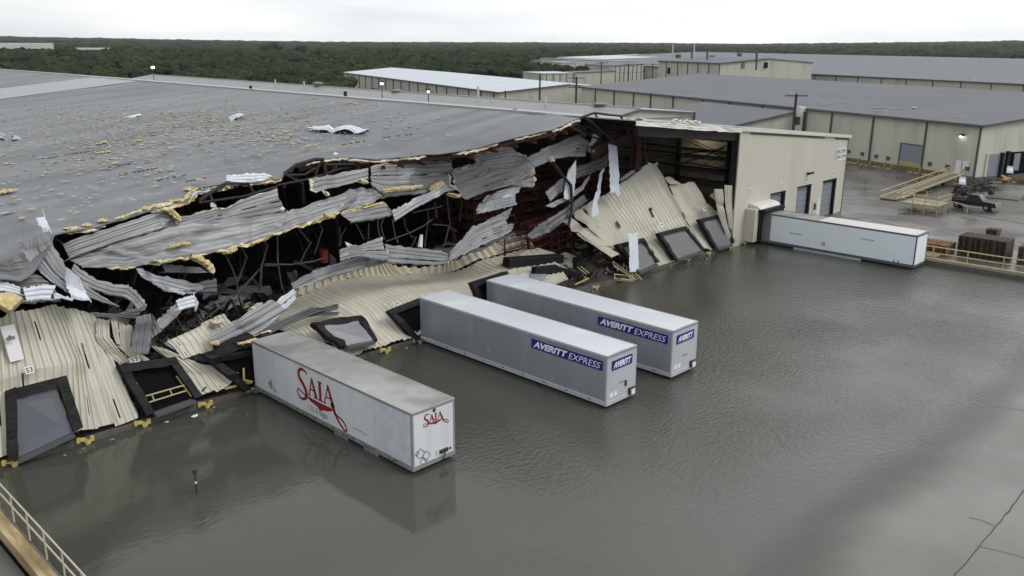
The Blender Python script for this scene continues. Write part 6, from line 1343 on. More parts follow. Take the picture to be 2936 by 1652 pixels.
# ---- dock door frames (black foam pads) still on the leaning wall
def dock(name, corners, label, door=True, yb=True, inner=None, thick=.55, w_=.42, mat=None, lumps=0, doorm=None):
    "corners: BL, TL, TR, BR outer points"
    BL, TL, TRc, BR = [Vector(c) for c in corners]; root = thing(name, tuple((BL+BR)/2), label, 'dock seal', None)
    X = (BR-BL).normalized(); n = X.cross((TL-BL).normalized()).normalized()
    if n.y > 0: n = -n
    o = n*thick; m = mat or BLACK; doorm = doorm or DOCKG
    def pad(nm, a, b, wv):
        K = 7; mb = MB()
        for k in range(K+1):
            t = k/K; c = a.lerp(b, t); j = .05*noise.noise(c*2.1+Vector((lumps, 0, 0)))*(1+lumps); s = wv*(1+j*3)
            mb.v += [c+n*j*2, c+s+n*j*2, c+s+o*(1+j*4), c+o*(1+j*4)-s*.03]
            if k:
                i = 4*k
                for q in range(4): mb.f.append((i-4+q, i-4+(q+1) % 4, i+(q+1) % 4, i+q))
        mb.f.append((3, 2, 1, 0)); i = 4*K; mb.f.append((i, i+1, i+2, i+3)); return mb.build(nm, m, root)
    pad('side_pad', BL, TL, X*w_); pad('side_pad', BR, TRc, -X*w_)
    up1 = (BL-TL).normalized(); pad('head_pad', TL+o*.02, TRc+o*.02, up1*w_*1.05)
    a, b, c, d = BL+X*w_, BR-X*w_, TRc-X*w_+up1*w_, TL+X*w_+up1*w_
    e = n*(.26 if door else .05)
    if door:
        mb = MB(); mb.poly([q+e+n*.03 for q in (a, b, c, d)], n*.05); dd = mb.build('door', doorm or DOORG, root)
    else:
        mb = MB(); mb.poly([q+e+n*.0 for q in (a, b, c, d)], n*.03); mb.build('opening_shade_panel', BLACKM, root)  # solid black panel stands in for the bay's inner shade
    if yb:
        for p, q in ((a, d), (b, c)):
            MB().beam(p.lerp(q, .08)+n*.22, p.lerp(q, .72)+n*.22, .1, .06).build('yellow_guide', YPAINT, root)
    mb = MB(); mb.beam(a+n*.35-Vector((0, 0, .12)), b+n*.35-Vector((0, 0, .12)), .5, .16); mb.build('leveller_lip', GALVD, root)
    return root
dock('dock_door', [P('D', 60, 1449+85, -.02), P('D', 40, 880, 1.2), P('D', 590, 740, 1.25), P('D', 745, 1215, -.0)], 'leftmost black dock frame with a closed grey door and the plate 53 above', thick=.5, w_=.46)
dock('dock_door', [P('D', 1330, 1110, -.02), P('D', 1065, 650, 1.3), P('D', 1590, 575, 1.35), P('D', 1840, 930, 0)], 'open black dock frame of bay 52 with a cream guard bar across it', door=False, thick=.5, w_=.42)
dock('dock_door', [P('V', 850, 880, 0), P('V', 778, 820, 1.6), P('V', 905, 800, 2.3), P('V', 945, 862, .05)], 'crushed black dock frame between the nearest and the silver trailers', thick=.35, w_=.42, lumps=2, yb=False, doorm=pmat('wet_grey_door', (.22, .225, .24), .25, 0, .08))
dock('dock_door', [P('V', 1040, 862, 0), P('V', 968, 785, 1.3), P('V', 1062, 748, 1.6), P('V', 1110, 825, .1)], 'black dock frame behind the nearer silver trailer', door=False, thick=.4, w_=.42, yb=False)
dock('dock_door', [V3(70.2, -.02, .3), V3(69.4, .6, 3.0), V3(73.2, .8, 3.1), V3(73.6, -.02, .3)], 'black dock frame behind the farther silver trailer', door=False, thick=.4, w_=.42, yb=False)
dock('dock_door', [V3(51.4, -.02, .2), V3(49.6, .9, 2.7), V3(53.6, .9, 3.0), V3(55.6, -.02, .2)], 'black dock frame collapsed behind the nearest trailer', door=False, thick=.5, w_=.5, yb=False, lumps=2)
dock('dock_door', [P('C', 1690, 1440, -.02), P('C', 1535, 1195, 1.0), P('C', 1790, 1130, 1.05), P('C', 1965, 1345, 0)], 'second black dock frame from the right, with a bulged grey door', thick=.45, w_=.4, yb=False, doorm=pmat('dull_grey_door', (.13, .135, .14), .5))
dock('dock_door', [P('C', 2060, 1335, -.02), P('C', 1912, 1065, .9), P('C', 2165, 1005, .95), P('C', 2235, 1285, 0)], 'rightmost black dock frame, beside the upright cream strips', thick=.45, w_=.4, yb=False, doorm=MATS['dull_grey_door'])
dock('dock_door', [P('C', 1330, 1560, -.02), P('C', 1155, 1300, 1.0), P('C', 1400, 1240, 1.0), P('C', 1545, 1460, 0)], 'third black dock frame from the right, behind the upright white panel', thick=.45, w_=.4, yb=False, doorm=MATS['dull_grey_door'], lumps=1)
# frames thrown on the wall near the stairs
m = MB(); a = P('V', 1272, 660, 4.2); b = P('V', 1410, 650, 4.0); m.beam(a, b, .8, .75); tag(m.build('torn_dock_pad', BLACK, None, bevel=.08), 'long black foam pad lying loose on the fallen wall above the farther silver trailer', 'dock pad')
m = MB(); a = P('V', 1340, 684, 2.6); b = P('V', 1400, 678, 2.4); m.beam(a, b, .5, .8); m.beam(b, P('V', 1480, 700, 1.6), .4, .6); tag(m.build('torn_dock_pad', BLACK, None, bevel=.08), 'bent black pad below the long loose one', 'dock pad')
m = MB(); m.poly([P('V', 1335, 690, 2), P('V', 1375, 690, 1.8), P('V', 1370, 705, 1.2), P('V', 1335, 702, 1.2)], (0, .2, 0)); tag(m.build('door_fragment', DOORG, None), 'grey door fragment under the loose black pads', 'door panel')
m = MB(); a = P('V', 1445, 665, 3); b = P('V', 1575, 706, 1); m.beam(a, b, .5, .5); m.beam(P('V', 1460, 690, 2), P('V', 1530, 716, .8), .4, .3); tag(m.build('torn_dock_pad', BLACK, None, bevel=.06), 'dark slanting pad left of the tumbled stairs', 'dock pad')
m = MB(); m.beam(P('V', 542, 880, .9), P('V', 632, 850, .9), .7, .6); m.beam(P('V', 552, 900, .5), P('V', 634, 885, .5), .5, .4); tag(m.build('torn_dock_pad', BLACK, None, bevel=.08), 'crumpled black pad left of the nearest trailer back end', 'dock pad')
# bay 52 guard bar and things inside it
m = MB(); p = [P('D', 1345, 920, .02), P('D', 1700, 820, .02)]; q = [P('D', 1370, 980, -.05), P('D', 1720, 870, -.05)]
m.tube(p, .04, 6); m.tube(q, .04, 6); 
for t in (.15, .62): m.tube([p[0].lerp(p[1], t), q[0].lerp(q[1], t)], .04, 6)
tag(m.build('guard_bar', CPAINT, None), 'cream ladder-like guard bar across the open dock bay 52', 'guard rail')
# number plates and white sign
def plate(c, w, h, s, label, xd=(1, 0, .02), yd=None, tilt=None, name='number_plate', mat=None, off=.12, ts=None, tm=None):
    c = Vector(c); X = Vector(xd).normalized(); Y = Vector(yd or (-.25, .33, .9)).normalized(); Y = (Y-X*Y.dot(X)).normalized(); n = X.cross(Y)
    if n.y > 0: n = -n
    c = c+n*off; root = thing(name, tuple(c), label, 'sign'); m = MB(); m.poly([c-X*w/2-Y*h/2, c+X*w/2-Y*h/2, c+X*w/2+Y*h/2, c-X*w/2+Y*h/2], n*.03); m.build('plate', mat or SIGNW, root)
    if s: text_obj(s, 1, tm or INK, root, c-X*w*.36-Y*h*.34+n*.035, X, Y, height=h*.66, width=w*.74, bold=.01)
    return root
plate(P('D', 262, 680, 1.1), .38, .36, '53', 'white number plate 53 on the leftmost cream wall panel')
plate(P('D', 1240, 595, 1.1), .5, .36, '52', 'white number plate 52 over the open black dock bay', yd=(-.3, .6, .5), xd=(1, -.1, .1))
plate(P('V', 997, 768, 1.7), .5, .3, '50', 'white number plate 50 at the edge of the fallen wall behind the nearer silver trailer', yd=(-.3, .8, .3))
plate(P('C', 1590, 1115, 1.2), .6, .36, '44', 'white number plate 44 above the second dock frame from the right', yd=(-.4, .5, .7))
plate(P('C', 1990, 970, 1.2), .6, .36, '43', 'white number plate 43 above the rightmost dock frame', yd=(-.4, .45, .7))
sg = plate(P('D', 88, 440, 2.2), .62, 1.75, '', 'tall narrow white sign on the leftmost leaning cream wall panel', name='wall_sign', yd=(.2, .33, .9), off=.5)
c = P('D', 32, 378, 2.0); text_obj('dix', .5, INK, sg, c+Vector((-.02, -.52, -.05)), (1, 0, .02), (.1, .33, .9), width=.40, height=.24, bold=.02)
MB().beam(P('D', 30, 402, 1.5), P('D', 92, 402, 1.5), .02, .05).build('green_line', pmat('pale_green_print', (.25, .36, .27), .6), sg)
m = MB(); a = P('C', 1480, 965, 2.9)+Vector((0, -.2, 0)); b = P('C', 1500, 1025, 2.6)+Vector((0, -.2, 0)); m.beam(a, b, .12, .12); m.lump(a, .2, .15, .15, 3); m.lump(b, .15, .12, .15, 4); tag(m.build('broken_wall_lamp', INK, None), 'broken dark wall lamp hanging on the big leaning cream wall', 'wall lamp')
m = MB(); m.lump(P('V', 1280, 806-.0, 0)+Vector((0, 0, 0)), .1, .1, .05, 1); 
m = MB(); a = P('V', 1281, 733-28, 4)+Vector((0, 0, .2)); m.lump(a, .22, .15, .12, 7); tag(m.build('wall_lamp_scrap', INK, None), 'small dark lamp lying on the fallen cream wall above the farther silver trailer', 'wall lamp')
# yellow dock guards along the waterline
def bracket(x, label, mat=YPAINT, s=1.0):
    s *= .78
    root = MB(); F = lambda u, y, z: Vector((x+u*s, y*s-.15, .02+z*s))
    root.beam(F(-.35, 0, .18), F(-.35, -.02, .42), .16, .16); root.beam(F(-.42, -.02, .42), F(.1, -.1, .30), .13, .16, ); root.beam(F(.1, -.1, .30), F(.2, -.15, -.05), .13, .15); root.beam(F(.2, -.12, .0), F(.52, -.1, .36), .12, .15); root.beam(F(.5, -.08, .1), F(.5, -.08, .42), .15, .15)
    return tag(root.build('dock_guard', mat, None), label, 'dock guard', 'angular guards along the flooded dock edge')
for vx, vy, cc in ((24, 1163, 1), (210, 1108, 1), (350, 1062, 1), (508, 1015, 1), (622, 975, 1), (962, 880, 1), (1042, 854, 0), (1505, 725, 0), (1752, 658, 0), (1795, 640, 0), (1835, 622, 0), (1868, 610, 0)):
    x = onZ(vx, vy, .2).x; bracket(x, ('yellow' if cc else 'pale cream')+' bent steel guard at the flooded dock edge', YPAINT if cc else CPAINT, 1.0 if vx < 1200 else .9)
m = MB(); m.beam(P('D', 2250, 660, .2), P('D', 2255, 830, -.1), .1); m.beam(P('D', 2075, 850, .1), P('D', 2320, 790, -.1), .12); m.beam(P('D', 2250, 770, -.1), P('D', 2330, 790, -.3), .1); tag(m.build('yellow_post', YPAINT, None), 'yellow post and arm standing left of the nearest trailer back end', 'post')
m = MB(); m.beam(P('D', 2170, 740, -.1), P('D', 2205, 785, -.2), .05); tag(m.build('silver_rod', CHROME, None), 'short bright rod by the yellow post', 'rod')
c = onZ(489, 1046, .02); m = MB(); m.lump(c, .18, .12, .04, 2); tag(m.build('floating_scrap', SIGNW, None), 'small white scrap floating off the open dock bay', 'debris')
for x in (45.0, 50.2, 56.5, 61, 66.5, 84.5, 91.2, 97.4):
    pass
# tumbled cream stair rails
ST = thing('tumbled_stairs', tuple(P('V', 1580, 690, -.2)), 'cream steel stairs and handrails tumbled into the water right of the silver trailers', 'stairs')
def sr(pts, r=.05, nm='hand_rail'): MB().tube([P('V', *p) for p in pts], r, 6).build(nm, CPAINT, ST)
for pts in ([(1541, 657, 1), (1567, 676, .4), (1600, 695, -.4), (1616, 716, -1.2)], [(1541, 664, 1), (1565, 684, .3), (1597, 704, -.6), (1605, 722, -1.2)], [(1570, 666, .6), (1604, 692, -.6), (1625, 718, -1.6)], [(1566, 676, .5), (1598, 702, -.6), (1612, 720, -1.4)], [(1541, 657, 1), (1541, 665, .9)], [(1560, 672, .5), (1590, 706, -.6), (1596, 712, -.9)]): sr(pts)
for pts in ([(1553, 664, .7), (1553, 682, .4)], [(1568, 662, .6), (1568, 684, .2)], [(1576, 660, .5), (1576, 684, .1)], [(1590, 684, -.1), (1590, 702, -.5)], [(1545, 700, .2), (1592, 705, -.6)], [(1545, 690, .2), (1590, 694, -.3)], [(1545, 688, .3), (1546, 704, .1)]): sr(pts, .05, 'post')
m = MB(); m.beam(P('V', 1543, 668, .9), P('V', 1583, 690, -.1), .45, .08); m.build('stair_stringer', pmat('cream_grey', (.42, .40, .34), .6), ST)
m = MB(); m.beam(P('V', 1545, 703, .1), P('V', 1598, 708, -.7), .6, .1); m.build('landing', pmat('dull_landing', (.14, .13, .10), .7), ST)
m = MB(); m.beam(P('V', 1470, 728, .2), P('V', 1500, 718, .3), .3, .12); m.beam(P('V', 1446, 716, .6), P('V', 1480, 700, .8), .1, .1); tag(m.build('yellow_plank', pmat('ochre_plank', (.40, .30, .13), .7, 0, .2, 3), None), 'ochre plank lying at the dock edge behind the farther silver trailer', 'plank')
m = MB(); [m.tube([P('V', a, b, 2), P('V', c_, d_, 1.2)], .04, 6) for a, b, c_, d_ in ((1452, 672, 1475, 690), (1460, 670, 1482, 688), (1475, 690, 1470, 700))]; tag(m.build('small_rail_scrap', CPAINT, None), 'thin cream rail scrap among the black pads left of the stairs', 'rail')

# ================================================================== STEEL INSIDE THE WRECK
def strut(pts, r, mat, label, name='bent_strut', t='V', group='bent steel struts in the wreck', cat='steel strut'):
    m = MB(); m.tube(R_(t, pts), r, 7); return tag(m.build(name, mat, None), label, cat, group)
GL = 'bent dark steel strut inside the torn-open warehouse'
for pts in ([(160, 960, 6), (215, 1040, 6), (165, 1220, 6), (150, 1449, 6)], [(305, 930, 6), (310, 1200, 5.5), (350, 1449, 5.5)], [(690, 840, 7), (725, 890, 7), (690, 1000, 6.5), (650, 1120, 6.5)], [(500, 880, 7), (600, 1010, 6.6)], [(620, 1010, 6.8), (560, 1110, 6.6), (520, 1200, 6.4)],
            [(940, 880, 6.8), (900, 950, 6.6), (880, 1050, 6.4)], [(880, 870, 7), (890, 1040, 6.6)], [(1030, 840, 7), (1105, 985, 6.6)], [(1150, 840, 7.4), (1145, 980, 7)], [(1245, 770, 6), (1230, 850, 6), (1250, 960, 5.6)], [(1300, 770, 6), (1260, 860, 6), (1295, 990, 5.6)],
            [(1365, 800, 6), (1395, 960, 5.6), (1420, 1020, 5.4)], [(1470, 790, 7), (1490, 880, 7), (1555, 975, 6.6)], [(1690, 690, 7), (1700, 800, 7), (1665, 1060, 6.6)], [(1760, 640, 6.4), (1775, 790, 6.2)], [(1870, 590, 6), (1900, 840, 6), (1840, 1060, 5.6)], [(2010, 620, 7), (1990, 820, 7)],
            [(190, 1215, 6), (430, 1220, 6), (640, 1190, 6), (760, 1150, 6)], [(0, 1430, 6), (160, 1240, 6)], [(1310, 1005, 6), (1520, 930, 6), (1660, 860, 6), (1740, 800, 6)], [(1740, 848, 6), (1880, 860, 6), (1960, 915, 6)], [(1560, 740, 6), (1690, 710, 6), (1830, 680, 6)], [(1540, 1060, 6), (1590, 960, 6)], [(0, 1100, 6), (20, 1150, 6), (0, 1210, 6)]):
    strut(pts, .055, STEELG, GL, t='B')
for pts in ([(2060, 540, 6), (2150, 720, 5.6), (2190, 860, 5.4), (2200, 960, 5)], [(2220, 500, 6), (2280, 600, 6), (2190, 840, 5.6)], [(2440, 450, 6), (2470, 500, 6), (2410, 700, 5.6), (2400, 860, 5.6)], [(2400, 710, 5.8), (2200, 930, 5.4), (1900, 1170, 5)], [(2440, 680, 6), (2570, 680, 6)], [(1270, 720, 5.6), (1230, 860, 5)], [(1720, 750, 6), (1690, 810, 6)], [(1450, 660, 6), (1390, 740, 6)], [(1090, 960, 3), (1050, 1080, 2.6)], [(1150, 960, 3), (1000, 1115, 2.6)], [(1540, 1040, 4), (1590, 960, 4)], [(2200, 960, 5), (2240, 1090, 5)], [(480, 400, 5.5), (590, 490, 5)], [(1795, 1090, 3), (1840, 1230, 3)], [(1590, 1180, 3), (1600, 1280, 3)]):
    strut(pts, .05, STEELG if pts[0][1] < 900 else STEELD, GL, t='A')
strut([(595, 535, 4.4), (680, 650, 4.3), (762, 745, 4.2), (772, 900, 4), (765, 1000, 3.8), (738, 1125, 3.4)], .13, STEELD, 'thick bent dark pipe with a foam tuft at its top, left of the leaning wall', t='C', name='bent_pipe', group=None, cat='pipe')
RDL = 'dark red steel post at the open gable beside the doorless bay'
for pts in ([(1425, 195, 4), (1440, 380, 4), (1462, 555, 4)], [(1342, 230, 3.6), (1380, 400, 3.6), (1412, 545, 3.6)]):
    strut(pts, .09, STEELR, RDL, t='C', name='gable_post', group='thin gable posts', cat='steel post')
m = MB(); m.beam(P('C', 1385, 215, 5.2), P('C', 1350, 620, 5.2), .55, .55); m.beam(P('C', 1330, 300, 5.4), P('C', 1310, 620, 5.4), .2); tag(m.build('gable_column', STEELR, None), 'thick dark red column at the torn gable end below the ridge', 'steel column')
m = MB(); a, b = P('C', 950, 395, 4.4), P('C', 1335, 250, 4.6); m.beam(a, b, .5, .06); m.beam(a-Vector((0, 0, .9)), b-Vector((0, 0, .9)), .5, .06); m.beam(a-Vector((0, 0, .45)), b-Vector((0, 0, .45)), .05, .9); tag(m.build('fallen_rafter', STEELR, None), 'heavy dark red I-shaped rafter tilted under the ridge', 'steel beam')
TRS = thing('gable_truss', tuple(P('C', 980, 75, 3)), 'twisted dark roof frame sticking up at the ridge above the torn gable', 'roof frame')
for pts, r in (([(690, 170, 3), (830, 130, 3), (980, 76, 3), (1110, 95, 3), (1220, 105, 3), (1270, 190, 3), (1310, 320, 3)], .1), ([(880, 110, 3), (1020, 220, 3), (1180, 360, 3)], .12), ([(720, 180, 3.5), (900, 285, 3.5)], .1), ([(600, 290, 3.6), (740, 210, 3.6), (830, 180, 3.6)], .1), ([(620, 260, 4), (760, 200, 4), (860, 130, 3.8)], .16),
               ([(900, 130, 4), (1100, 190, 4), (1360, 215, 4)], .08), ([(980, 80, 4), (1080, 230, 4), (1200, 290, 4)], .08), ([(760, 240, 4), (940, 160, 4)], .07), ([(830, 180, 4), (960, 300, 4), (1060, 330, 4)], .08), ([(940, 130, 5), (1180, 150, 5), (1420, 190, 5)], .2), ([(860, 200, 5), (1100, 220, 5), (1300, 230, 5)], .16)):
    MB().tube(R_('C', pts), r, 6).build('frame_member', STEELR if r > .15 else STEELD, TRS)
m = MB(); m.beam((88.6, 1.6, roofz(88.6)+.15), (91.2, 1.9, roofz(91)+.12), .5, .14); m.beam((89.5, 1.2, roofz(89.5)+.3), (90.6, 1.5, roofz(90.6)+.2), .3, .1); tag(m.build('roof_edge_scrap', WALLTRIM, None), 'pale boxy scraps on the roof edge right of the ridge', 'debris')
for x in (93.5, 95.2, 96.6):
    m = MB(); m.tube([(x, .6, roofz(x)+.1), (x+.3, .5, roofz(x)+.32), (x+.7, .6, roofz(x)+.3), (x+1.0, .5, roofz(x)+.1), (x+1.3, .5, roofz(x)+.2)], .09, 6); tag(m.build('curled_trim', WALLTRIM, None), 'curled pale trim on the roof edge above the opening', 'trim', 'curled trims on the roof edge')
# broken trusses lifting at the left part of the roof edge
for i, (lb, mem) in enumerate((('broken dark truss poking over the roof edge at the middle left', [[(285, 452, 7.5), (480, 300, 7.5), (650, 250, 7.6), (735, 248, 7.4)], [(370, 385, 7.2), (540, 470, 7), (552, 655, 7)], [(650, 420, 7.2), (690, 300, 7.4), (735, 250, 7.4)], [(300, 490, 7), (640, 420, 7), (900, 330, 7), (1080, 310, 7)], [(400, 395, 7.2), (560, 390, 7.2), (660, 330, 7.2)]]),
                               ('broken dark truss right of the first one under the pointed white flap', [[(740, 270, 7), (760, 420, 6.8)], [(900, 250, 7.4), (790, 400, 7)], [(905, 250, 7.2), (970, 370, 7)], [(930, 250, 7.2), (1160, 300, 6.8)], [(740, 300, 7), (1140, 290, 6.6), (1160, 320, 6.4)]]),
                               ('small dark truss at the left below the lifted white membrane', [[(-420, 640, 6.6), (-320, 560, 6.8), (-180, 480, 7)], [(-320, 560, 6.8), (-280, 660, 6.4)], [(-180, 470, 7), (30, 470, 7), (120, 600, 6.6)], [(30, 460, 7), (90, 560, 6.8)], [(-420, 650, 6.4), (0, 590, 6.6), (300, 500, 6.8)]]))):
    tr_ = thing('roof_truss', tuple(P('B', *mem[0][0])), lb, 'truss')
    for pts in mem: MB().tube(R_('B', pts), .13 if pts is mem[0] else .085, 6).build('truss_member', STEELD, tr_)
# roof purlins showing in the gap, right of the middle
for i in range(9):
    x0_ = 1230+i*62; m = MB(); m.beam(P('B', x0_+310, 200-i*6, 5.6), P('B', x0_+345, 270-i*5, 5.2), .1, .2); tag(m.build('purlin_stub', STEELR, None), 'short rusty purlin stub sticking out under the roof edge', 'purlin', 'purlin stubs under the roof edge')
# diagonal rods crossing the doorless bay
for pts in ([(1460, 500, 6), (1750, 460, 8), (2180, 410, 8)], [(1480, 515, 5), (1900, 545, 6), (2200, 600, 6)], [(1720, 560, 7), (2000, 480, 8), (2190, 380, 8)], [(1180, 490, 6), (1340, 490, 6), (1440, 500, 6)], [(1120, 440, 7), (1320, 430, 7)], [(1100, 600, 6), (1260, 560, 6), (1440, 530, 6)]):
    strut(pts, .07, STEELD, 'dark brace hanging across the doorless bay', t='C', group='dark braces across the doorless bay')
# pallet racking inside
def rack():
    root = thing('pallet_rack', (0, 0, 0), 'tall dark red pallet rack standing inside the wreck', 'pallet rack', 'red pallet racks inside the wreck')
    for x in (-1.35, 1.35):
        m = MB(); 
        for y in (-.5, .5): m.box(x-.05, x+.05, y-.05, y+.05, 0, 6.4)
        for k in range(7): m.beam((x, -.5 if k % 2 else .5, .5+k*.9), (x, .5 if k % 2 else -.5, 1.3+k*.8), .05)
        m.build('upright', STEELR, root)
    for k in range(7):
        z = .7+k*.92; m = MB(); m.box(-1.35, 1.35, -.54, -.46, z-.07, z+.05); m.box(-1.35, 1.35, .46, .54, z-.07, z+.05); m.build('beam', RACKM, root)
        m = MB(); [m.box(-1.3+.29*j, -1.27+.29*j, -.5, .5, z+.05, z+.07) for j in range(10)]; [m.box(-1.35, 1.35, -.42+.28*j, -.40+.28*j, z+.055, z+.075) for j in range(4)]; m.build('wire_deck', RACKM, root)
    return root
RACKM = pmat('rack_red', (.115, .028, .020), .6, .1, .5, 1.5)
rk = rack(); rn = random.Random(9); fr1 = True
spots = []
for j, y in enumerate((6.5, 8.2, 11.5, 13.2, 16.5, 19.5)):
    for i in range(9):
        x = 80+i*2.9+j*.6
        if x < 103: spots.append((x, y, rn.uniform(-.09, .09) if j < 2 else rn.uniform(-.03, .03), rn.uniform(-.1, .1) if j < 2 else 0, 1.0 if j > 1 else rn.uniform(.6, .9)))
for i in range(5): spots.append((60+i*3.1, 9.5, rn.uniform(-.2, .2), rn.uniform(-.25, .1), rn.uniform(.3, .45)))
for i in range(0): spots.append((60+i*3.3, 13.5, rn.uniform(-.1, .1), rn.uniform(-.1, .1), rn.uniform(.5, .7)))
for x, y, rx, ry, sz in spots:
    o = rk if fr1 else copy_tree(rk); fr1 = False
    o.location = (x, y, .1); o.rotation_euler = (rx, ry, rn.uniform(-.06, .06)); o.scale = (1, 1, sz)
# a barrel-red tank seen in the dark
m = MB(); c = P('B', 735, 1140, 8); m.cyl(c-Vector((0, 0, .45)), c+Vector((0, 0, .45)), .3, 14); tag(m.build('red_drum', pmat('drum_red', (.22, .01, .015), .5), None), 'dull red drum standing in the dark left of the grey sheets on the wall', 'drum')
m = MB(); m.tube([P('B', 1635, 945, 5.4), P('B', 1622, 1060, 5.2)], .12, 8, .2); tag(m.build('white_pipe_stub', SIGNW, None), 'white pipe stub standing in the middle of the dark gap', 'pipe')
m = MB(); m.poly([P('B', 935, 1008, 4.6), P('B', 1005, 1042, 4.5), P('B', 950, 1046, 4.5)], (0, .1, 0)); tag(m.build('white_triangle', SIGNW, None), 'small white triangular scrap left of the grey sheets on the wall', 'debris')
# rubble carpeting the floor
RUB = [pmat('rubble_black', (.020, .018, .017), .7, 0, .5, 2), pmat('rubble_brown', (.085, .058, .042), .8, 0, .5, 2), pmat('rubble_pale', (.20, .19, .165), .7, 0, .4, 2)]  # black rubble colour carries the shade of the dark interior
def hump(x, y):
    if 38 < x < 104: return .25+max(0, (.6 if 57 < x < 85 else 1.9)*math.exp(-((y-7)/7)**2)*(.6+.8*noise.noise(Vector((x*.16, y*.2, 7)))))
    return .2
gxs = [36+i*1.0 for i in range(90)]; gys = [.3+i*1.0 for i in range(34)]
tag(grid_obj('rubble_mound', gxs, gys, lambda x, y: hump(x, y)*min(1, (y-.2)/2.2) if y < 2.4 else hump(x, y)+.25*noise.noise(Vector((x*.9, y*.9, 1))), RUB[0], kind='stuff'), 'black heap of rubble covering the warehouse floor, interior shade put into its colour', 'rubble', kind='stuff')
for ci, (n, L0, L1) in enumerate(((2400, .5, 2.2), (2300, .4, 1.8), (700, .15, .7))):
    m = MB()
    for k in range(n):
        x = rn.uniform(38.5, 103.5); y = rn.uniform(.9, 1)+abs(rn.gauss(0, 9)); z = hump(x, y)*min(1, y/2.4)+rn.uniform(-.1, .35)
        d = Vector((rn.gauss(0, 1), rn.gauss(0, 1), rn.gauss(0, .35))).normalized()*rn.uniform(L0, L1)/2; wd = rn.uniform(.04, .45) if rn.random() < .6 else rn.uniform(.03, .1)
        m.beam(Vector((x, y, z))-d, Vector((x, y, z))+d, wd, rn.uniform(.02, .12), up=(rn.gauss(0, .5), rn.gauss(0, .5), 1))
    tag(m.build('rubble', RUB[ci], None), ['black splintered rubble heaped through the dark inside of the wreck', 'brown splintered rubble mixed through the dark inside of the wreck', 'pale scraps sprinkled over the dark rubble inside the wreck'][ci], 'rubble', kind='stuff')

# torn scraps, purlins and wires tangled between the big pieces
rn = random.Random(77)
def spot(lo=0):
    "a place in the wreck's gap between the hanging sheets and the fallen wall"
    x = rn.uniform(43, 98); y = rn.uniform(2.5, 9.5) if x < 55 or x > 86 else rn.uniform(7.5, 12)
    return Vector((x, y, hump(x, y)+rn.uniform(.2, 1.0)+lo))
for k in range(130):
    c = spot(rn.choice([0, 0, .5, 1.2])); d = Vector((rn.gauss(0, 1), rn.gauss(0, .7), rn.gauss(0, .5))).normalized(); e = d.orthogonal().normalized(); e = (e+Vector((0, rn.uniform(-1, 1), .3))).normalized(); l = rn.uniform(.5, 1.9); w_ = rn.uniform(.25, .8)
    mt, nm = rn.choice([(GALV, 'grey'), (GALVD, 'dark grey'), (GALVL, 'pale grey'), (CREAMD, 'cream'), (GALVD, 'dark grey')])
    kk = rn.uniform(-.5, .5)
    SN[0] += 1; sheet('torn_scrap', [[c-d*l, c+Vector((0, 0, kk)), c+d*l], [c-d*l*.9+e*w_, c+e*w_+Vector((0, 0, kk*.8)), c+d*l*.8+e*w_]], mt, nu=8, ribw=.22, jag=.4, crump=.10, seed=SN[0], label=f'small torn {nm} sheet scrap jammed among the wreckage', cat='sheet scrap', group=f'small {nm} scraps in the wreck')
for k in range(44):
    c = spot(rn.uniform(0, 2)); d = Vector((rn.gauss(0, 1), rn.gauss(0, .8), rn.gauss(0, .55))).normalized()*rn.uniform(1.2, 3.6); q = c+d*.4+Vector((0, 0, -rn.uniform(.1, .6)))
    m = MB(); m.beam(c-d, q, .08, .2); m.beam(q, c+d, .08, .2); tag(m.build('loose_purlin', rn.choice([STEELR, STEELD, STEELG]), None), 'loose bent purlin lying across the wreckage', 'purlin', 'loose purlins in the wreckage')
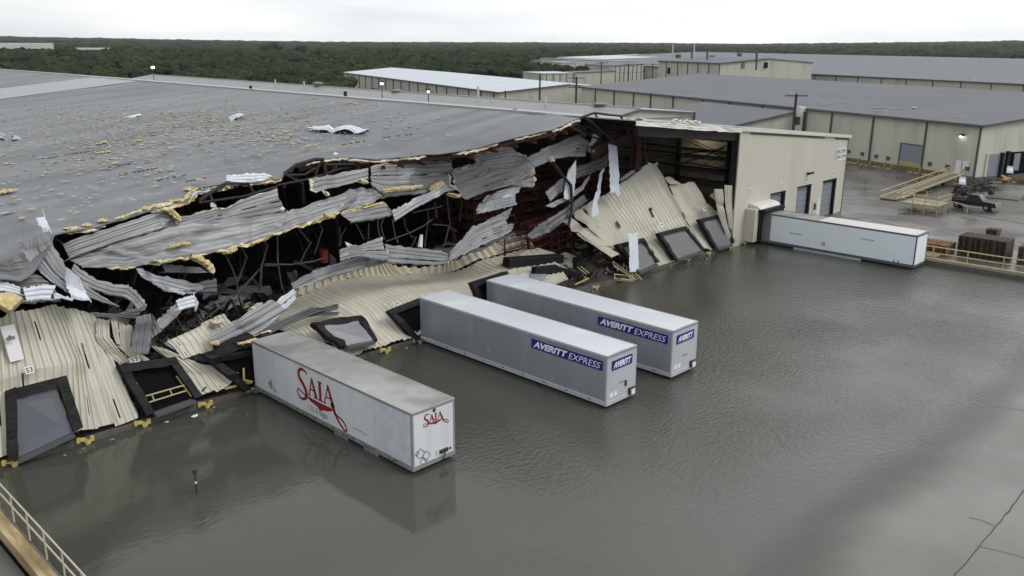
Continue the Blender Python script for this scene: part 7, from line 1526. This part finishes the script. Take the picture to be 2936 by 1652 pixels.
for k in range(22):
    x = rn.uniform(46, 62); e = edge_at(x); a = e+Vector((0, 1.2, -.6)); b = Vector((x+rn.uniform(-3, 3), rn.uniform(6, 9), rn.uniform(2, 5))); m = MB()
    m.tube([a.lerp(b, t/6)+Vector((rn.uniform(-.15, .15), 0, -.9*math.sin(math.pi*t/6))) for t in range(7)], .022, 4); tag(m.build('hanging_wire', STEELD, None), 'thin dark wire hanging from the torn roof edge', 'wire', 'hanging wires at the torn roof edge')
for k in range(70):
    c = spot(rn.uniform(0, 1.5)); d = Vector((rn.gauss(0, .9), rn.gauss(0, .5), rn.gauss(0, 1))).normalized()*rn.uniform(.8, 2.6); q = c+Vector((rn.uniform(-.5, .5), rn.uniform(-.4, .4), 0))
    m = MB(); m.tube([c-d, q, c+d], rn.uniform(.03, .06), 6); tag(m.build('bent_strut', rn.choice([STEELG, STEELD, STEELR]), None), GL, 'steel strut', 'bent steel struts in the wreck')
for k in range(60):
    t = rn.uniform(.02, .98); x = 40+t*62; 
    if 51 < x < 55.5 or 64 < x < 73.6: continue
    m = MB(); c = Vector((x, rn.uniform(-.9, -.25), .02)); m.lump(c, rn.uniform(.04, .14), rn.uniform(.03, .09), .03, k, 6, 4, .4); tag(m.build('floating_debris', rn.choice([RUB[1], RUB[2], YEL]), None), 'tiny scrap floating on the water at the dock edge', 'debris', 'floating scraps along the dock edge')
# thin humid air
m = MB(); m.box(-1500, 6500, -1500, 6500, -45, 60); hz = m.build('haze', MATS['joint_tar'], None, kind='stuff'); hm = bpy.data.materials.new('haze'); hm.use_nodes = True; t = hm.node_tree; t.nodes.clear()
o_ = t.nodes.new('ShaderNodeOutputMaterial'); pv = t.nodes.new('ShaderNodeVolumePrincipled'); pv.inputs['Color'].default_value = (.88, .93, .97, 1); pv.inputs['Density'].default_value = 4.5e-5; pv.inputs['Anisotropy'].default_value = .2; t.links.new(pv.outputs[0], o_.inputs['Volume']); hz.data.materials.clear(); hz.data.materials.append(hm)
tag(hz, 'pale humid air over the whole place', 'haze')
